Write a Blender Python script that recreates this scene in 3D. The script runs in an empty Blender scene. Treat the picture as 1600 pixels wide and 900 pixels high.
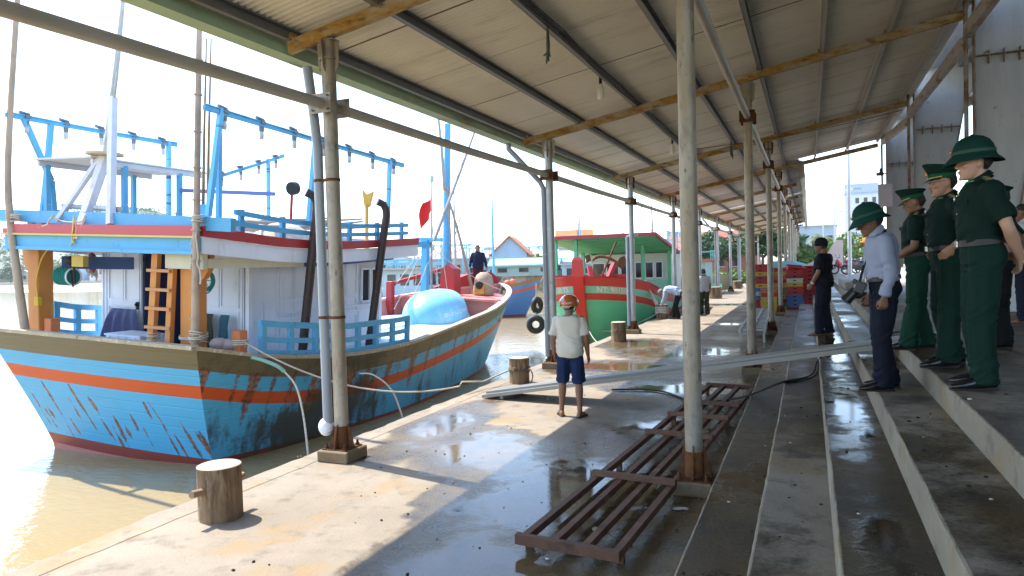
import bpy, math, random
from mathutils import Vector, Matrix, Quaternion, noise
random.seed(7)
R = math.radians
S = bpy.context.scene
C = S.collection
V = Vector
ORG = {}

# ------------------------------------------------------------------ materials
MC = {}
def mat(name, c, rough=.6, metal=0., var=.14, sc=4., bump=.12, bsc=30., stains=(), rvar=.12, coat=0., bdist=.01):
    """weathered surface: base colour with cloudy variation, optional stains (colour, (sx,sy,sz), lo, hi, amount), bump"""
    if name in MC: return MC[name]
    m = bpy.data.materials.new(name); m.use_nodes = True
    nt = m.node_tree; N = nt.nodes; L = nt.links
    b = N['Principled BSDF']
    tc = N.new('ShaderNodeTexCoord')
    n1 = N.new('ShaderNodeTexNoise'); n1.inputs['Scale'].default_value = sc; n1.inputs['Detail'].default_value = 6
    L.new(tc.outputs['Object'], n1.inputs['Vector'])
    mx = N.new('ShaderNodeMix'); mx.data_type = 'RGBA'
    mx.inputs['A'].default_value = (*[max(0, x*(1-var*1.6)) for x in c], 1)
    mx.inputs['B'].default_value = (*[min(1, x*(1+var)) for x in c], 1)
    L.new(n1.outputs['Fac'], mx.inputs['Factor'])
    col = mx.outputs['Result']
    for k, (scol, ss, lo, hi, amt) in enumerate(stains):
        mp = N.new('ShaderNodeMapping'); mp.inputs['Scale'].default_value = ss
        mp.inputs['Location'].default_value = (3.1*k+1, 1.7*k, .9*k)
        L.new(tc.outputs['Object'], mp.inputs['Vector'])
        nn = N.new('ShaderNodeTexNoise'); nn.inputs['Scale'].default_value = 1; nn.inputs['Detail'].default_value = 7
        nn.inputs['Roughness'].default_value = .65
        L.new(mp.outputs['Vector'], nn.inputs['Vector'])
        mr = N.new('ShaderNodeMapRange'); mr.inputs['From Min'].default_value = lo; mr.inputs['From Max'].default_value = hi
        mr.inputs['To Max'].default_value = amt
        L.new(nn.outputs['Fac'], mr.inputs['Value'])
        m2 = N.new('ShaderNodeMix'); m2.data_type = 'RGBA'
        m2.inputs['B'].default_value = (*scol, 1)
        L.new(col, m2.inputs['A']); L.new(mr.outputs['Result'], m2.inputs['Factor'])
        col = m2.outputs['Result']
    L.new(col, b.inputs['Base Color'])
    n2 = N.new('ShaderNodeTexNoise'); n2.inputs['Scale'].default_value = bsc; n2.inputs['Detail'].default_value = 5
    L.new(tc.outputs['Object'], n2.inputs['Vector'])
    mr = N.new('ShaderNodeMapRange'); mr.inputs['To Min'].default_value = max(.02, rough-rvar); mr.inputs['To Max'].default_value = min(1, rough+rvar)
    L.new(n1.outputs['Fac'], mr.inputs['Value']); L.new(mr.outputs['Result'], b.inputs['Roughness'])
    if bump:
        bp = N.new('ShaderNodeBump'); bp.inputs['Strength'].default_value = bump; bp.inputs['Distance'].default_value = bdist
        L.new(n2.outputs['Fac'], bp.inputs['Height']); L.new(bp.outputs['Normal'], b.inputs['Normal'])
    b.inputs['Metallic'].default_value = metal
    if rough >= .75: b.inputs['Specular IOR Level'].default_value = .18
    b.inputs['Coat Weight'].default_value = coat
    MC[name] = m
    return m

RUST = (.16, .06, .02); DRUST = (.07, .03, .015); GRIME = (.05, .04, .03)
def m_galv(): return mat('galvanised steel', (.42, .43, .42), .45, .35, .18, 3, .12, 60, [((.22, .18, .13), (4, 4, .8), .48, .74, .6), ((.55, .56, .56), (9, 9, 6), .56, .66, .5), (RUST, (7, 7, 3), .62, .72, .8)])
def m_galvold(): return mat('stained galvanised steel', (.37, .325, .26), .5, .25, .2, 3, .15, 60, [((.27, .19, .10), (5, 5, .8), .44, .66, .75), ((.16, .15, .13), (9, 9, 5), .5, .66, .7), (DRUST, (8, 8, 4), .6, .7, .85)])
def m_pvc(): return mat('grey pvc pipe', (.27, .30, .34), .35, 0, .1, 2, .02, 20, [((.2, .18, .15), (3, 3, .6), .55, .8, .5)])
def m_rustbeam(): return mat('rusty painted beam', (.42, .37, .28), .75, 0, .2, 5, .25, 45, [((.37, .205, .035), (2.5, 8, 8), .38, .58, .95), ((.40, .33, .20), (7, 12, 12), .56, .64, .8), ((.13, .055, .015), (4, 8, 12), .5, .66, .9)])
def m_rust(): return mat('rust', (.13, .055, .025), .8, .1, .35, 9, .4, 60, [((.26, .11, .03), (8, 8, 8), .5, .7, .7), ((.04, .02, .015), (5, 5, 5), .55, .7, .7)])
def m_purlin(): return mat('grey steel purlin', (.20, .205, .205), .55, .3, .15, 3, .1, 40, [((.22, .12, .05), (7, .8, 7), .58, .75, .7)])
def m_wood(): return mat('bare wood', (.30, .20, .11), .75, 0, .25, 3, .3, 25, [((.12, .07, .03), (18, 18, 1.5), .45, .7, .7)])
def m_blue(): return mat('sky blue paint', (.085, .37, .62), .5, 0, .14, 3, .12, 30, [((.07, .12, .12), (5, 5, 3), .6, .75, .7), ((.5, .6, .62), (9, 9, 9), .66, .72, .6)])
def m_white(): return mat('white paint', (.75, .78, .87), .5, 0, .08, 3, .08, 30, [((.3, .27, .22), (4, 4, 1.2), .58, .8, .5)])
def m_red(): return mat('red paint', (.40, .022, .025), .5, 0, .15, 3, .1, 30, [((.15, .03, .03), (6, 6, 6), .6, .75, .6)])
def m_orange(): return mat('orange paint', (.56, .22, .045), .55, 0, .12, 2, .12, 30, [((.25, .10, .03), (6, 6, 1.5), .6, .75, .6)])
def m_pink(): return mat('faded red paint', (.62, .20, .15), .6, 0, .15, 2, .15, 25, [((.2, .06, .05), (2, 2, 9), .6, .72, .7)])
def m_black(): return mat('black rubber', (.012, .012, .013), .6, 0, .2, 6, .1)
def m_rope(): return mat('pale rope', (.52, .48, .40), .85, 0, .2, 20, .4, 120)
def m_glass(): return mat('dark window glass', (.02, .025, .03), .08, 0, .1, 3, 0)
def m_skin(): return mat('tan skin', (.42, .22, .14), .5, 0, .10, 6, .06, 90)
def m_skin_dark(): return mat('sun browned skin', (.22, .105, .06), .5, 0, .10, 6, .06, 90)
def m_hair(): return mat('black hair', (.012, .010, .009), .5, 0, .3, 30, .5, 150)

# ------------------------------------------------------------------ mesh builder
def frame(d, up=(0, 0, 1)):
    d = V(d).normalized(); up = V(up)
    if abs(d.dot(up)) > .98: up = V((0, 1, 0)) if abs(d.y) < .9 else V((1, 0, 0))
    x = d.cross(up).normalized(); y = x.cross(d).normalized()
    return x, y, d

class MB:
    def __init__(s): s.v = []; s.f = []; s.m = []; s.s = []; s.M = None
    def add(s, vs, fs, mi=0, sm=False):
        k = len(s.v)
        vs = [V(a) for a in vs]
        if s.M is not None: vs = [s.M @ a for a in vs]
        s.v += vs
        for f in fs: s.f.append([a+k for a in f]); s.m.append(mi); s.s.append(sm)
        return s
    def box(s, c, d, rz=0, mi=0, rx=0, ry=0):
        m = Matrix.Translation(V(c)) @ Matrix.Rotation(rz, 4, 'Z') @ Matrix.Rotation(ry, 4, 'Y') @ Matrix.Rotation(rx, 4, 'X')
        x, y, z = d[0]/2, d[1]/2, d[2]/2
        vs = [m @ V(p) for p in ((-x,-y,-z),(x,-y,-z),(x,y,-z),(-x,y,-z),(-x,-y,z),(x,-y,z),(x,y,z),(-x,y,z))]
        return s.add(vs, [(3,2,1,0),(4,5,6,7),(0,1,5,4),(1,2,6,5),(2,3,7,6),(3,0,4,7)], mi)
    def bb(s, a, b, mi=0):
        return s.box([(a[i]+b[i])/2 for i in range(3)], [abs(b[i]-a[i]) for i in range(3)], mi=mi)
    def beam(s, p, q, w, h, up=(0, 0, 1), mi=0, w2=None, h2=None):
        x, y, d = frame(V(q)-V(p), up); w2 = w if w2 is None else w2; h2 = h if h2 is None else h2
        vs = []
        for P, a, b in ((V(p), w, h), (V(q), w2, h2)):
            vs += [P+x*i*a/2+y*j*b/2 for i, j in ((-1,-1),(1,-1),(1,1),(-1,1))]
        return s.add(vs, [(3,2,1,0),(4,5,6,7),(0,1,5,4),(1,2,6,5),(2,3,7,6),(3,0,4,7)], mi)
    def tube(s, pts, r, n=8, mi=0, cap=True, sm=True, flat=None):
        pts = [V(p) for p in pts]; k = len(pts)
        rs = r if isinstance(r, (list, tuple)) else [r]*k
        vs = []; x0 = None
        for i in range(k):
            d = (pts[min(i+1, k-1)]-pts[max(i-1, 0)])
            if d.length < 1e-9: d = V((0, 0, 1))
            d.normalize()
            if x0 is None: x0, _, _ = frame(d)
            x0 = (x0 - d*x0.dot(d)).normalized(); y = d.cross(x0)
            for j in range(n):
                a = 2*math.pi*j/n
                vs.append(pts[i] + (x0*math.cos(a) + y*math.sin(a)*(flat or 1))*rs[i])
        fs = [(i*n+j, i*n+(j+1) % n, (i+1)*n+(j+1) % n, (i+1)*n+j) for i in range(k-1) for j in range(n)]
        s.add(vs, fs, mi, sm)
        if cap: s.add(vs[:n], [tuple(range(n))[::-1]], mi); s.add(vs[-n:], [tuple(range(n))], mi)
        return s
    def loft(s, rings, mi=0, sm=True, cap=True, closed=True):
        n = len(rings[0]); k = len(rings)
        vs = [p for r in rings for p in r]
        J = n if closed else n-1
        fs = [(i*n+j, i*n+(j+1) % n, (i+1)*n+(j+1) % n, (i+1)*n+j) for i in range(k-1) for j in range(J)]
        s.add(vs, fs, mi, sm)
        if cap: s.add(rings[0], [tuple(range(n))[::-1]], mi); s.add(rings[-1], [tuple(range(n))], mi)
        return s
    def lathe(s, prof, c=(0, 0, 0), n=20, mi=0, sm=True, cap=True, sx=1, sy=1, M=None):
        rings = []
        for r, z in prof:
            ring = [V((r*math.cos(2*math.pi*j/n)*sx, r*math.sin(2*math.pi*j/n)*sy, z)) for j in range(n)]
            if M: ring = [M @ p for p in ring]
            rings.append([p+V(c) for p in ring])
        return s.loft(rings, mi, sm, cap)
    def ell(s, c, r, mi=0, n=12, k=8, M=None):
        pr = [(math.sin(math.pi*i/k), -math.cos(math.pi*i/k)) for i in range(k+1)]
        rings = []
        for a, z in pr:
            a = max(a, .02)
            ring = [V((a*math.cos(2*math.pi*j/n)*r[0], a*math.sin(2*math.pi*j/n)*r[1], z*r[2])) for j in range(n)]
            if M: ring = [M @ p for p in ring]
            rings.append([p+V(c) for p in ring])
        return s.loft(rings, mi)
    def prism(s, pts, d, mi=0):
        """closed polygon pts (3D, planar) pushed along d"""
        n = len(pts); d = V(d); a = [V(p) for p in pts]; b = [p+d for p in a]
        return s.add(a+b, [tuple(range(n))[::-1], tuple(range(n, 2*n))] + [(i, (i+1) % n, n+(i+1) % n, n+i) for i in range(n)], mi)
    def ring(s, c, R0, r, n=20, k=8, M=None, mi=0):
        rings = []
        for i in range(n+1):
            a = 2*math.pi*i/n; rr = []
            for j in range(k):
                b = 2*math.pi*j/k
                p = V(((R0+r*math.cos(b))*math.cos(a), (R0+r*math.cos(b))*math.sin(a), r*math.sin(b)))
                if M: p = M @ p
                rr.append(p+V(c))
            rings.append(rr)
        return s.loft(rings, mi, True, False)
    def mesh(s, name, mats, org=(0, 0, 0)):
        me = bpy.data.meshes.new(name)
        o = V(org)
        me.from_pydata([tuple(a-o) for a in s.v], [], s.f)
        for m in (mats if isinstance(mats, (list, tuple)) else [mats]): me.materials.append(m)
        me.polygons.foreach_set('material_index', s.m)
        me.polygons.foreach_set('use_smooth', s.s)
        me.update()
        return me
    def build(s, name, mats, parent=None, bevel=0, o=None, fix=True):
        """links the mesh as one object; verts are world coordinates unless the parent is built locally (ORG says where it stands)"""
        org = V(o) if o is not None else (ORG[parent.name] if parent is not None else V((0, 0, 0)))
        me = s.mesh(name, mats, org)
        if fix:
            import bmesh
            bm = bmesh.new(); bm.from_mesh(me); bmesh.ops.recalc_face_normals(bm, faces=bm.faces); bm.to_mesh(me); bm.free()
        ob = bpy.data.objects.new(name, me); C.objects.link(ob)
        if parent is not None: ob.parent = parent; ORG[ob.name] = ORG[parent.name]
        else: ob.location = org; ORG[ob.name] = org
        if bevel:
            b = ob.modifiers.new('edge', 'BEVEL'); b.width = bevel; b.segments = 1; b.limit_method = 'ANGLE'; b.angle_limit = R(50)
        return ob

def tag(o, label=None, cat=None, group=None, kind=None):
    if label: o['label'] = label
    if cat: o['category'] = cat
    if group: o['group'] = group
    if kind: o['kind'] = kind
    return o
def thing(name, label, cat, loc=(0, 0, 0), rz=0, group=None, local=False):
    o = bpy.data.objects.new(name, None); C.objects.link(o); o.empty_display_size = .2
    o.location = loc; o.rotation_euler.z = rz
    ORG[o.name] = V((0, 0, 0)) if local else V(loc)
    return tag(o, label, cat, group)
def copy_tree(o, parent=None):
    c = o.copy(); C.objects.link(c); c.parent = parent
    ORG[c.name] = ORG.get(o.name, V((0, 0, 0)))
    for ch in list(o.children): copy_tree(ch, c)
    return c
def structure(o): o['kind'] = 'structure'; return o
def applied(ob):
    """bake an object's modifiers into its mesh"""
    dg = bpy.context.evaluated_depsgraph_get()
    me = bpy.data.meshes.new_from_object(ob.evaluated_get(dg))
    old = ob.data; ob.modifiers.clear(); ob.data = me
    me.name = ob.name
    bpy.data.meshes.remove(old)
    return ob
def lerp(a, b, t): return a+(b-a)*t
def interp(xs, ys, x):
    if x <= xs[0]: return ys[0]
    for i in range(len(xs)-1):
        if x <= xs[i+1]:
            t = (x-xs[i])/(xs[i+1]-xs[i]); return lerp(ys[i], ys[i+1], t)
    return ys[-1]
def smooth_interp(xs, ys, x):
    # Catmull-Rom through the points
    if x <= xs[0]: return ys[0]
    if x >= xs[-1]: return ys[-1]
    for i in range(len(xs)-1):
        if x <= xs[i+1]:
            h = xs[i+1]-xs[i]; t = (x-xs[i])/h
            m0 = (ys[i+1]-ys[max(i-1,0)])/(xs[i+1]-xs[max(i-1,0)])*h
            m1 = (ys[min(i+2,len(xs)-1)]-ys[i])/(xs[min(i+2,len(xs)-1)]-xs[i])*h
            return (2*t**3-3*t*t+1)*ys[i]+(t**3-2*t*t+t)*m0+(-2*t**3+3*t*t)*ys[i+1]+(t**3-t*t)*m1
def sag(p, q, d, n=14, wob=0):
    p, q = V(p), V(q)
    return [p.lerp(q, i/n) + V((random.uniform(-wob, wob), random.uniform(-wob, wob), -d*4*(i/n)*(1-i/n))) for i in range(n+1)]
def curve_pts(pts, n=6):
    pts = [V(p) for p in pts]; out = []
    for i in range(len(pts)-1):
        a, b, c, d = pts[max(i-1,0)], pts[i], pts[i+1], pts[min(i+2,len(pts)-1)]
        for k in range(n):
            t = k/n
            out.append(.5*((2*b)+(c-a)*t+(2*a-5*b+4*c-d)*t*t+(3*b-a-3*c+d)*t**3))
    return out+[pts[-1]]
def text_mesh(txt, size, font_bold=.0):
    """triangulated letters in the XY plane, baseline at y=0, list of verts and faces"""
    cu = bpy.data.curves.new('lettering', 'FONT'); cu.body = txt; cu.size = size; cu.offset = font_bold; cu.resolution_u = 2
    ob = bpy.data.objects.new('lettering', cu); C.objects.link(ob)
    dg = bpy.context.evaluated_depsgraph_get(); dg.update()
    me = bpy.data.meshes.new_from_object(ob.evaluated_get(dg))
    vs = [v.co.copy() for v in me.vertices]; fs = [tuple(p.vertices) for p in me.polygons]
    bpy.data.objects.remove(ob); bpy.data.curves.remove(cu); bpy.data.meshes.remove(me)
    return vs, fs

# ------------------------------------------------------------------ camera, sun, sky
cam = bpy.data.cameras.new('camera'); co = bpy.data.objects.new('camera', cam); C.objects.link(co)
f_px, yaw, pitch, roll = 1115.03, .39508, -.030149, -.028429
cy, sy, cp, sp = math.cos(yaw), math.sin(yaw), math.cos(pitch), math.sin(pitch)
fw = V((-sy*cp, cy*cp, sp)); rt = V((cy, sy, 0)); up = rt.cross(fw)
cr, sr = math.cos(roll), math.sin(roll)
rt, up = cr*rt+sr*up, -sr*rt+cr*up
co.matrix_world = Matrix(((rt.x, up.x, -fw.x, 0), (rt.y, up.y, -fw.y, 0), (rt.z, up.z, -fw.z, 2.0), (0, 0, 0, 1)))
cam.lens = f_px/1600*36; cam.sensor_width = 36; cam.clip_end = 5000; cam.clip_start = .05
S.camera = co
LD = V((.58, -.14, -1)).normalized()
sun = bpy.data.lights.new('sun', 'SUN'); sun.energy = 2.2; sun.angle = R(.5); sun.color = (1, .95, .87)
so = bpy.data.objects.new('sun', sun); C.objects.link(so); so.rotation_euler = LD.to_track_quat('-Z', 'Y').to_euler(); so.location = (-20, 5, 30)
w = bpy.data.worlds.new('World'); S.world = w; w.use_nodes = True
nt = w.node_tree; bg = nt.nodes['Background']
sk = nt.nodes.new('ShaderNodeTexSky'); sk.sky_type = 'NISHITA'; sk.sun_disc = False
sk.sun_elevation = math.asin(-LD.z); sk.sun_rotation = math.atan2(-LD.x, -LD.y)
sk.dust_density = .6; sk.air_density = 1.0; sk.ozone_density = 1.0
nt.links.new(sk.outputs['Color'], bg.inputs['Color']); bg.inputs['Strength'].default_value = .15
S.view_settings.view_transform = 'Standard'; S.view_settings.look = 'None'; S.view_settings.gamma = 1
S.view_settings.exposure = 2.1
S.render.engine = 'CYCLES'; S.cycles.use_denoising = True
S.cycles.max_bounces = 10; S.cycles.diffuse_bounces = 7; S.cycles.glossy_bounces = 3; S.cycles.caustics_reflective = False; S.cycles.caustics_refractive = False
# ================================================================== ground, quay, steps, water
def wet_mat(name, dry, damp, colvar=.2, mud=(.16, .115, .06), ochre=(.30, .20, .09), drough=.57):
    """concrete that goes from dry and pale through damp and dark to a mirror film of water, driven by the mesh attribute 'wet'"""
    m = bpy.data.materials.new(name); m.use_nodes = True
    nt = m.node_tree; N = nt.nodes; L = nt.links; b = N['Principled BSDF']
    tc = N.new('ShaderNodeTexCoord'); at = N.new('ShaderNodeAttribute'); at.attribute_name = 'wet'
    def nz(sc, det=6, ro=.6):
        n = N.new('ShaderNodeTexNoise'); n.inputs['Scale'].default_value = sc; n.inputs['Detail'].default_value = det; n.inputs['Roughness'].default_value = ro
        L.new(tc.outputs['Object'], n.inputs['Vector']); return n.outputs['Fac']
    def rng(v, a, b2, c=0, d=1):
        r = N.new('ShaderNodeMapRange'); r.interpolation_type = 'SMOOTHSTEP'
        for k, x in zip(('From Min', 'From Max', 'To Min', 'To Max'), (a, b2, c, d)): r.inputs[k].default_value = x
        L.new(v, r.inputs['Value']); return r.outputs['Result']
    def mth(op, a, b2):
        n = N.new('ShaderNodeMath'); n.operation = op
        for i, x in enumerate((a, b2)):
            if isinstance(x, (int, float)): n.inputs[i].default_value = x
            else: L.new(x, n.inputs[i])
        return n.outputs[0]
    def mix(f, a, b2):
        n = N.new('ShaderNodeMix'); n.data_type = 'RGBA'; L.new(f, n.inputs['Factor'])
        for k, x in (('A', a), ('B', b2)):
            if isinstance(x, tuple): n.inputs[k].default_value = (*x, 1)
            else: L.new(x, n.inputs[k])
        return n.outputs['Result']
    nb, nm, nf, ng = nz(.9), nz(4.5), nz(34), nz(85, 3)
    w0 = mth('ADD', at.outputs['Fac'], mth('MULTIPLY', mth('SUBTRACT', nm, .5), .55))
    w0 = mth('ADD', w0, mth('MULTIPLY', mth('SUBTRACT', nf, .5), .22))
    dampf = rng(w0, .22, .5); film = rng(w0, .55, .84)
    c = mix(rng(nb, .35, .68), tuple(x*.88 for x in dry), tuple(min(1, x*1.12) for x in dry))
    c = mix(rng(nm, .50, .72, 0, .85), c, tuple(x*.62 for x in dry))
    c = mix(rng(nf, .6, .78, 0, .5), c, tuple(x*.5 for x in dry))
    no = nz(1.7, 5); c = mix(rng(no, .52, .68, 0, .55), c, ochre)
    c2 = mix(rng(nb, .3, .7), damp, mud)
    c2 = mix(rng(nm, .45, .75, 0, .7), c2, tuple(x*.42 for x in damp))
    c2 = mix(rng(nf, .55, .72, 0, .7), c2, tuple(x*.4 for x in damp)); c2 = mix(rng(ng, .56, .70, 0, .6), c2, tuple(x*2.4 for x in damp)); c = mix(rng(ng, .58, .72, 0, .45), c, tuple(x*.55 for x in dry))
    c = mix(dampf, c, c2)
    L.new(c, b.inputs['Base Color'])
    ro = mth('SUBTRACT', .85, mth('MULTIPLY', dampf, drough))
    ro = mth('ADD', ro, mth('MULTIPLY', mth('SUBTRACT', nf, .5), .25))
    ro2 = N.new('ShaderNodeMix'); ro2.data_type = 'FLOAT'; L.new(film, ro2.inputs['Factor']); L.new(ro, ro2.inputs['A']); ro2.inputs['B'].default_value = .025
    L.new(ro2.outputs['Result'], b.inputs['Roughness'])
    b.inputs['IOR'].default_value = 1.34
    h = mth('ADD', mth('MULTIPLY', nf, .6), mth('MULTIPLY', ng, .35))
    h = mth('ADD', h, mth('MULTIPLY', nm, .8))
    st = mth('SUBTRACT', 1.0, film)
    bp = N.new('ShaderNodeBump'); bp.inputs['Distance'].default_value = .012
    L.new(mth('ADD', mth('MULTIPLY', st, .65), .03), bp.inputs['Strength']); L.new(h, bp.inputs['Height']); L.new(bp.outputs['Normal'], b.inputs['Normal'])
    return m

def fbm(x, y, s, k=0): return noise.fractal(V((x*s+k, y*s-k, k*1.7)), 1.0, 2.0, 4)
def ellmask(x, y, cx, cy, rx, ry, rot=0):
    dx, dy = x-cx, y-cy; c, s2 = math.cos(rot), math.sin(rot)
    u, v = (dx*c+dy*s2)/rx, (-dx*s2+dy*c)/ry
    return 1-math.sqrt(u*u+v*v)
PUD = [(-1.9, 6.0, 1.15, 1.5, -.2), (-2.0, 4.0, .85, 1.3, .1), (-3.4, 7.0, .75, 1.0, .5), (-4.3, 7.9, .45, 1.6, .1), (-1.6, 8.6, .8, .8, 0),
       (-2.6, 15.9, 1.5, 1.3, .1), (-3.3, 13.4, 1.6, 1.0, 0), (-3.9, 17.4, 1.1, 1.1, 0), (-1.9, 11.4, 1.2, .8, 0), (-3.0, 33.5, 2.0, 1.0, 0),
       (-2.2, 23.2, 1.0, .35, .1), (-1.7, 2.6, 1.3, 1.2, 0)]
def wet_quay(x, y):
    w = .30 if x > -2.85 else .12
    if x > -2.85: w += .16*min(1, (x+2.85)/.5)
    if y > 24: w -= .12
    w += (.30 if x > -2.85 else .17)*fbm(x, y, .55, 3)
    if x < -2.9 and y < 6.4: w -= .14
    for cx, cy, rx, ry, ro in PUD:
        e = ellmask(x, y, cx, cy, rx, ry, ro)
        if e > -.5: w = max(w, .52+.55*e+.22*fbm(x, y, 1.6, 9)) if e > -.2 else w+.15*(e+.5)
    return max(0, min(1, w))
def wet_step(k, x, y):
    w = .34+.28*fbm(x*2.2, y, .9, 11+k)
    if k == 0: w = .48+.3*fbm(x, y, .7, 4) + (.22 if 3 < y < 8.5 else .05)
    if k == 1: w = .34+.3*fbm(x, y*.8, .9, 8) + (.18 if y > 9 else 0)
    if k == 2: w = .50+.25*fbm(x, y, .8, 5)
    if k == 2:
        for cx, cy, rx, ry in ((.3, 3.9, .2, .55), (.32, 7.2, .25, 2.6), (.34, 12, .25, 3.5), (.3, 17, .3, 2)):
            e = ellmask(x, y, cx, cy, rx, ry)
            if e > -.2: w = max(w, .56+.4*e+.12*fbm(x, y, 3, 2))
    if k == 3: w = .36+.3*fbm(x, y, .9, 6)+(.2 if y > 8.5 else 0)
    if k == 4: w = .38+.26*fbm(x, y, .5, 7)
    return max(0, min(1, w))
def sheet(name, xs, ys, z, wf, m, dz=None):
    vs = []; wv = []
    for y in ys:
        for x in xs:
            vs.append((x, y, z+(dz(x, y) if dz else 0))); wv.append(wf(x, y))
    n = len(xs)
    fs = [(j*n+i, j*n+i+1, (j+1)*n+i+1, (j+1)*n+i) for j in range(len(ys)-1) for i in range(n-1)]
    return vs, fs, wv
def rngf(a, b, n): return [a+(b-a)*i/n for i in range(n+1)]

XQ = -5.11
SX = [-.749, -.319, .105, .5285, .946]
quay_mat = wet_mat('quay concrete', (.285, .24, .185), (.085, .069, .045), mud=(.15, .10, .042), ochre=(.33, .21, .085))
step_mat = wet_mat('step concrete', (.29, .25, .19), (.046, .036, .022), mud=(.10, .064, .024), drough=.40)
def wet_object(name, parts, m, extra=None):
    """parts: list of (verts, faces, wet)"""
    vs = []; fs = []; wv = []
    for a, b, c in parts:
        k = len(vs); vs += a; fs += [tuple(i+k for i in f) for f in b]; wv += c
    me = bpy.data.meshes.new(name); me.from_pydata(vs, [], fs); me.materials.append(m)
    at = me.attributes.new('wet', 'FLOAT', 'POINT'); at.data.foreach_set('value', wv)
    me.update()
    o = bpy.data.objects.new(name, me); C.objects.link(o); ORG[o.name] = V((0, 0, 0))
    return structure(o)
ysq = rngf(-4, 12, 120)+rngf(12, 40, 130)[1:]+rngf(40, 78, 40)[1:]
# quay top: an edge strip slightly raised, then the slab
def edge_w(x, y): return .12+.2*fbm(x, y, 1.2, 5)
ez = .005
def ex(y): return .035*fbm(0, y, 1.1, 2)+.03*fbm(3, y, 5, 4)
e_v = []; e_w = []; cols = [(XQ, -2.5), (XQ, -.06), (XQ+.03, ez), (XQ+.27, ez), (XQ+.275, 0.001)]
for y in ysq:
    for i, (x, z) in enumerate(cols):
        e_v.append((x+(ex(y) if 1 <= i <= 2 else (.6*ex(y+3) if i >= 3 else 0)), y, z+(.006*fbm(x, y, 2.1, 8) if i == 2 else 0))); e_w.append(.5 if z < -1 else edge_w(x, y))
n = len(cols)
edge = (e_v, [(j*n+i, j*n+i+1, (j+1)*n+i+1, (j+1)*n+i) for j in range(len(ysq)-1) for i in range(n-1)], e_w)
slab = sheet('q', rngf(XQ+.2, SX[0]+.05, 34), ysq, 0, wet_quay, quay_mat)
endface = ([(XQ, 78, 0), (SX[0]+.05, 78, 0), (SX[0]+.05, 78, -2.5), (XQ, 78, -2.5)], [(0, 1, 2, 3)], [.3]*4)
wet_object('quay', [edge, slab, endface], quay_mat)
# steps: each tread with a worn nose and a pale riser
ysst = rngf(-4, 10, 130)+rngf(10, 34, 90)[1:]
parts = []
for k in range(5):
    x0 = SX[k]; z1 = .2*(k+1); x1 = SX[k+1] if k < 4 else 1.9
    prof = [(x0, z1-.2), (x0, z1-.016), (x0+.007, z1-.004), (x0+.02, z1)] + [(lerp(x0+.02, x1+.01, t), z1) for t in ((.12, .3, .5, .7, .88, 1) if k < 4 else (.1, .25, .4, .6, .8, 1))]
    vs = []; wv = []
    ys_k = [y for y in ysst if y <= (27 if k < 2 else 34)]
    for y in ys_k:
        chip = .012*max(0, fbm(k*3, y, 2.4, 5))+.004*fbm(k, y, 9, 1)
        for i, (x, z) in enumerate(prof):
            xx = x+(chip if i in (1, 2) else 0); zz = z-(chip*.5 if i == 2 else 0)
            vs.append((xx, y, zz)); wv.append((.05+.3*max(0, fbm(y, z, 1.3, 7))) if i < 3 else wet_step(k, x, y))
    n = len(prof)
    parts.append((vs, [(j*n+i, (j+1)*n+i, (j+1)*n+i+1, j*n+i+1) for j in range(len(ys_k)-1) for i in range(n-1)], wv))
    ye = ys_k[-1]
    parts.append(([(x0, ye, -.05), (x0, ye, z1), (x1+.01, ye, z1), (x1+.01, ye, -.05)], [(0, 1, 2, 3)], [.2]*4))
wet_object('steps', parts, step_mat)
# platform behind the steps and the open yard
pl = sheet('p', rngf(1.89, 14, 20), rngf(-4, 30, 40), 1.0, lambda x, y: max(0, .36+.3*fbm(x, y, .5, 3)), step_mat)
wet_object('platform', [pl], step_mat)
yard_mat = mat('yard asphalt and dust', (.40, .37, .32), .85, 0, .2, .5, .2, 8)
y = MB()
y.add([(1.8, 30, .996), (60, 30, .996), (60, 100, .996), (1.8, 100, .996)], [(0, 1, 2, 3)])
y.add([(SX[0]-.0, 26.9, .05), (1.85, 26.9, .05), (1.85, 80, .05), (SX[0], 80, .05)], [(0, 1, 2, 3)])
y.add([(1.8, 34, .05), (1.8, 100, .05), (1.8, 100, .996), (1.8, 34, .996)], [(0, 1, 2, 3)])
y.add([(14, -4, .99), (60, -4, .99), (60, 30.2, .99), (14, 30.2, .99)], [(0, 1, 2, 3)])
structure(y.build('yard', yard_mat))
# far ground: one sheet to the horizon on the land side and beyond the inlet
g = MB()
dirt = mat('dry ground', (.30, .27, .17), .9, 0, .25, .08, .2, 3)
g.add([(-900, 138, -.6), (-30, 138, -.6), (-16, 84, -.6), (2, 80, -.2), (60, 100, .9), (900, 100, .9), (900, 2500, .9), (-900, 2500, .9), (-60, 175, .6)], [(0, 1, 8), (1, 2, 3, 8), (3, 4, 6, 8), (4, 5, 6), (6, 7, 8), (7, 0, 8)])
structure(g.build('ground', dirt))
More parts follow.
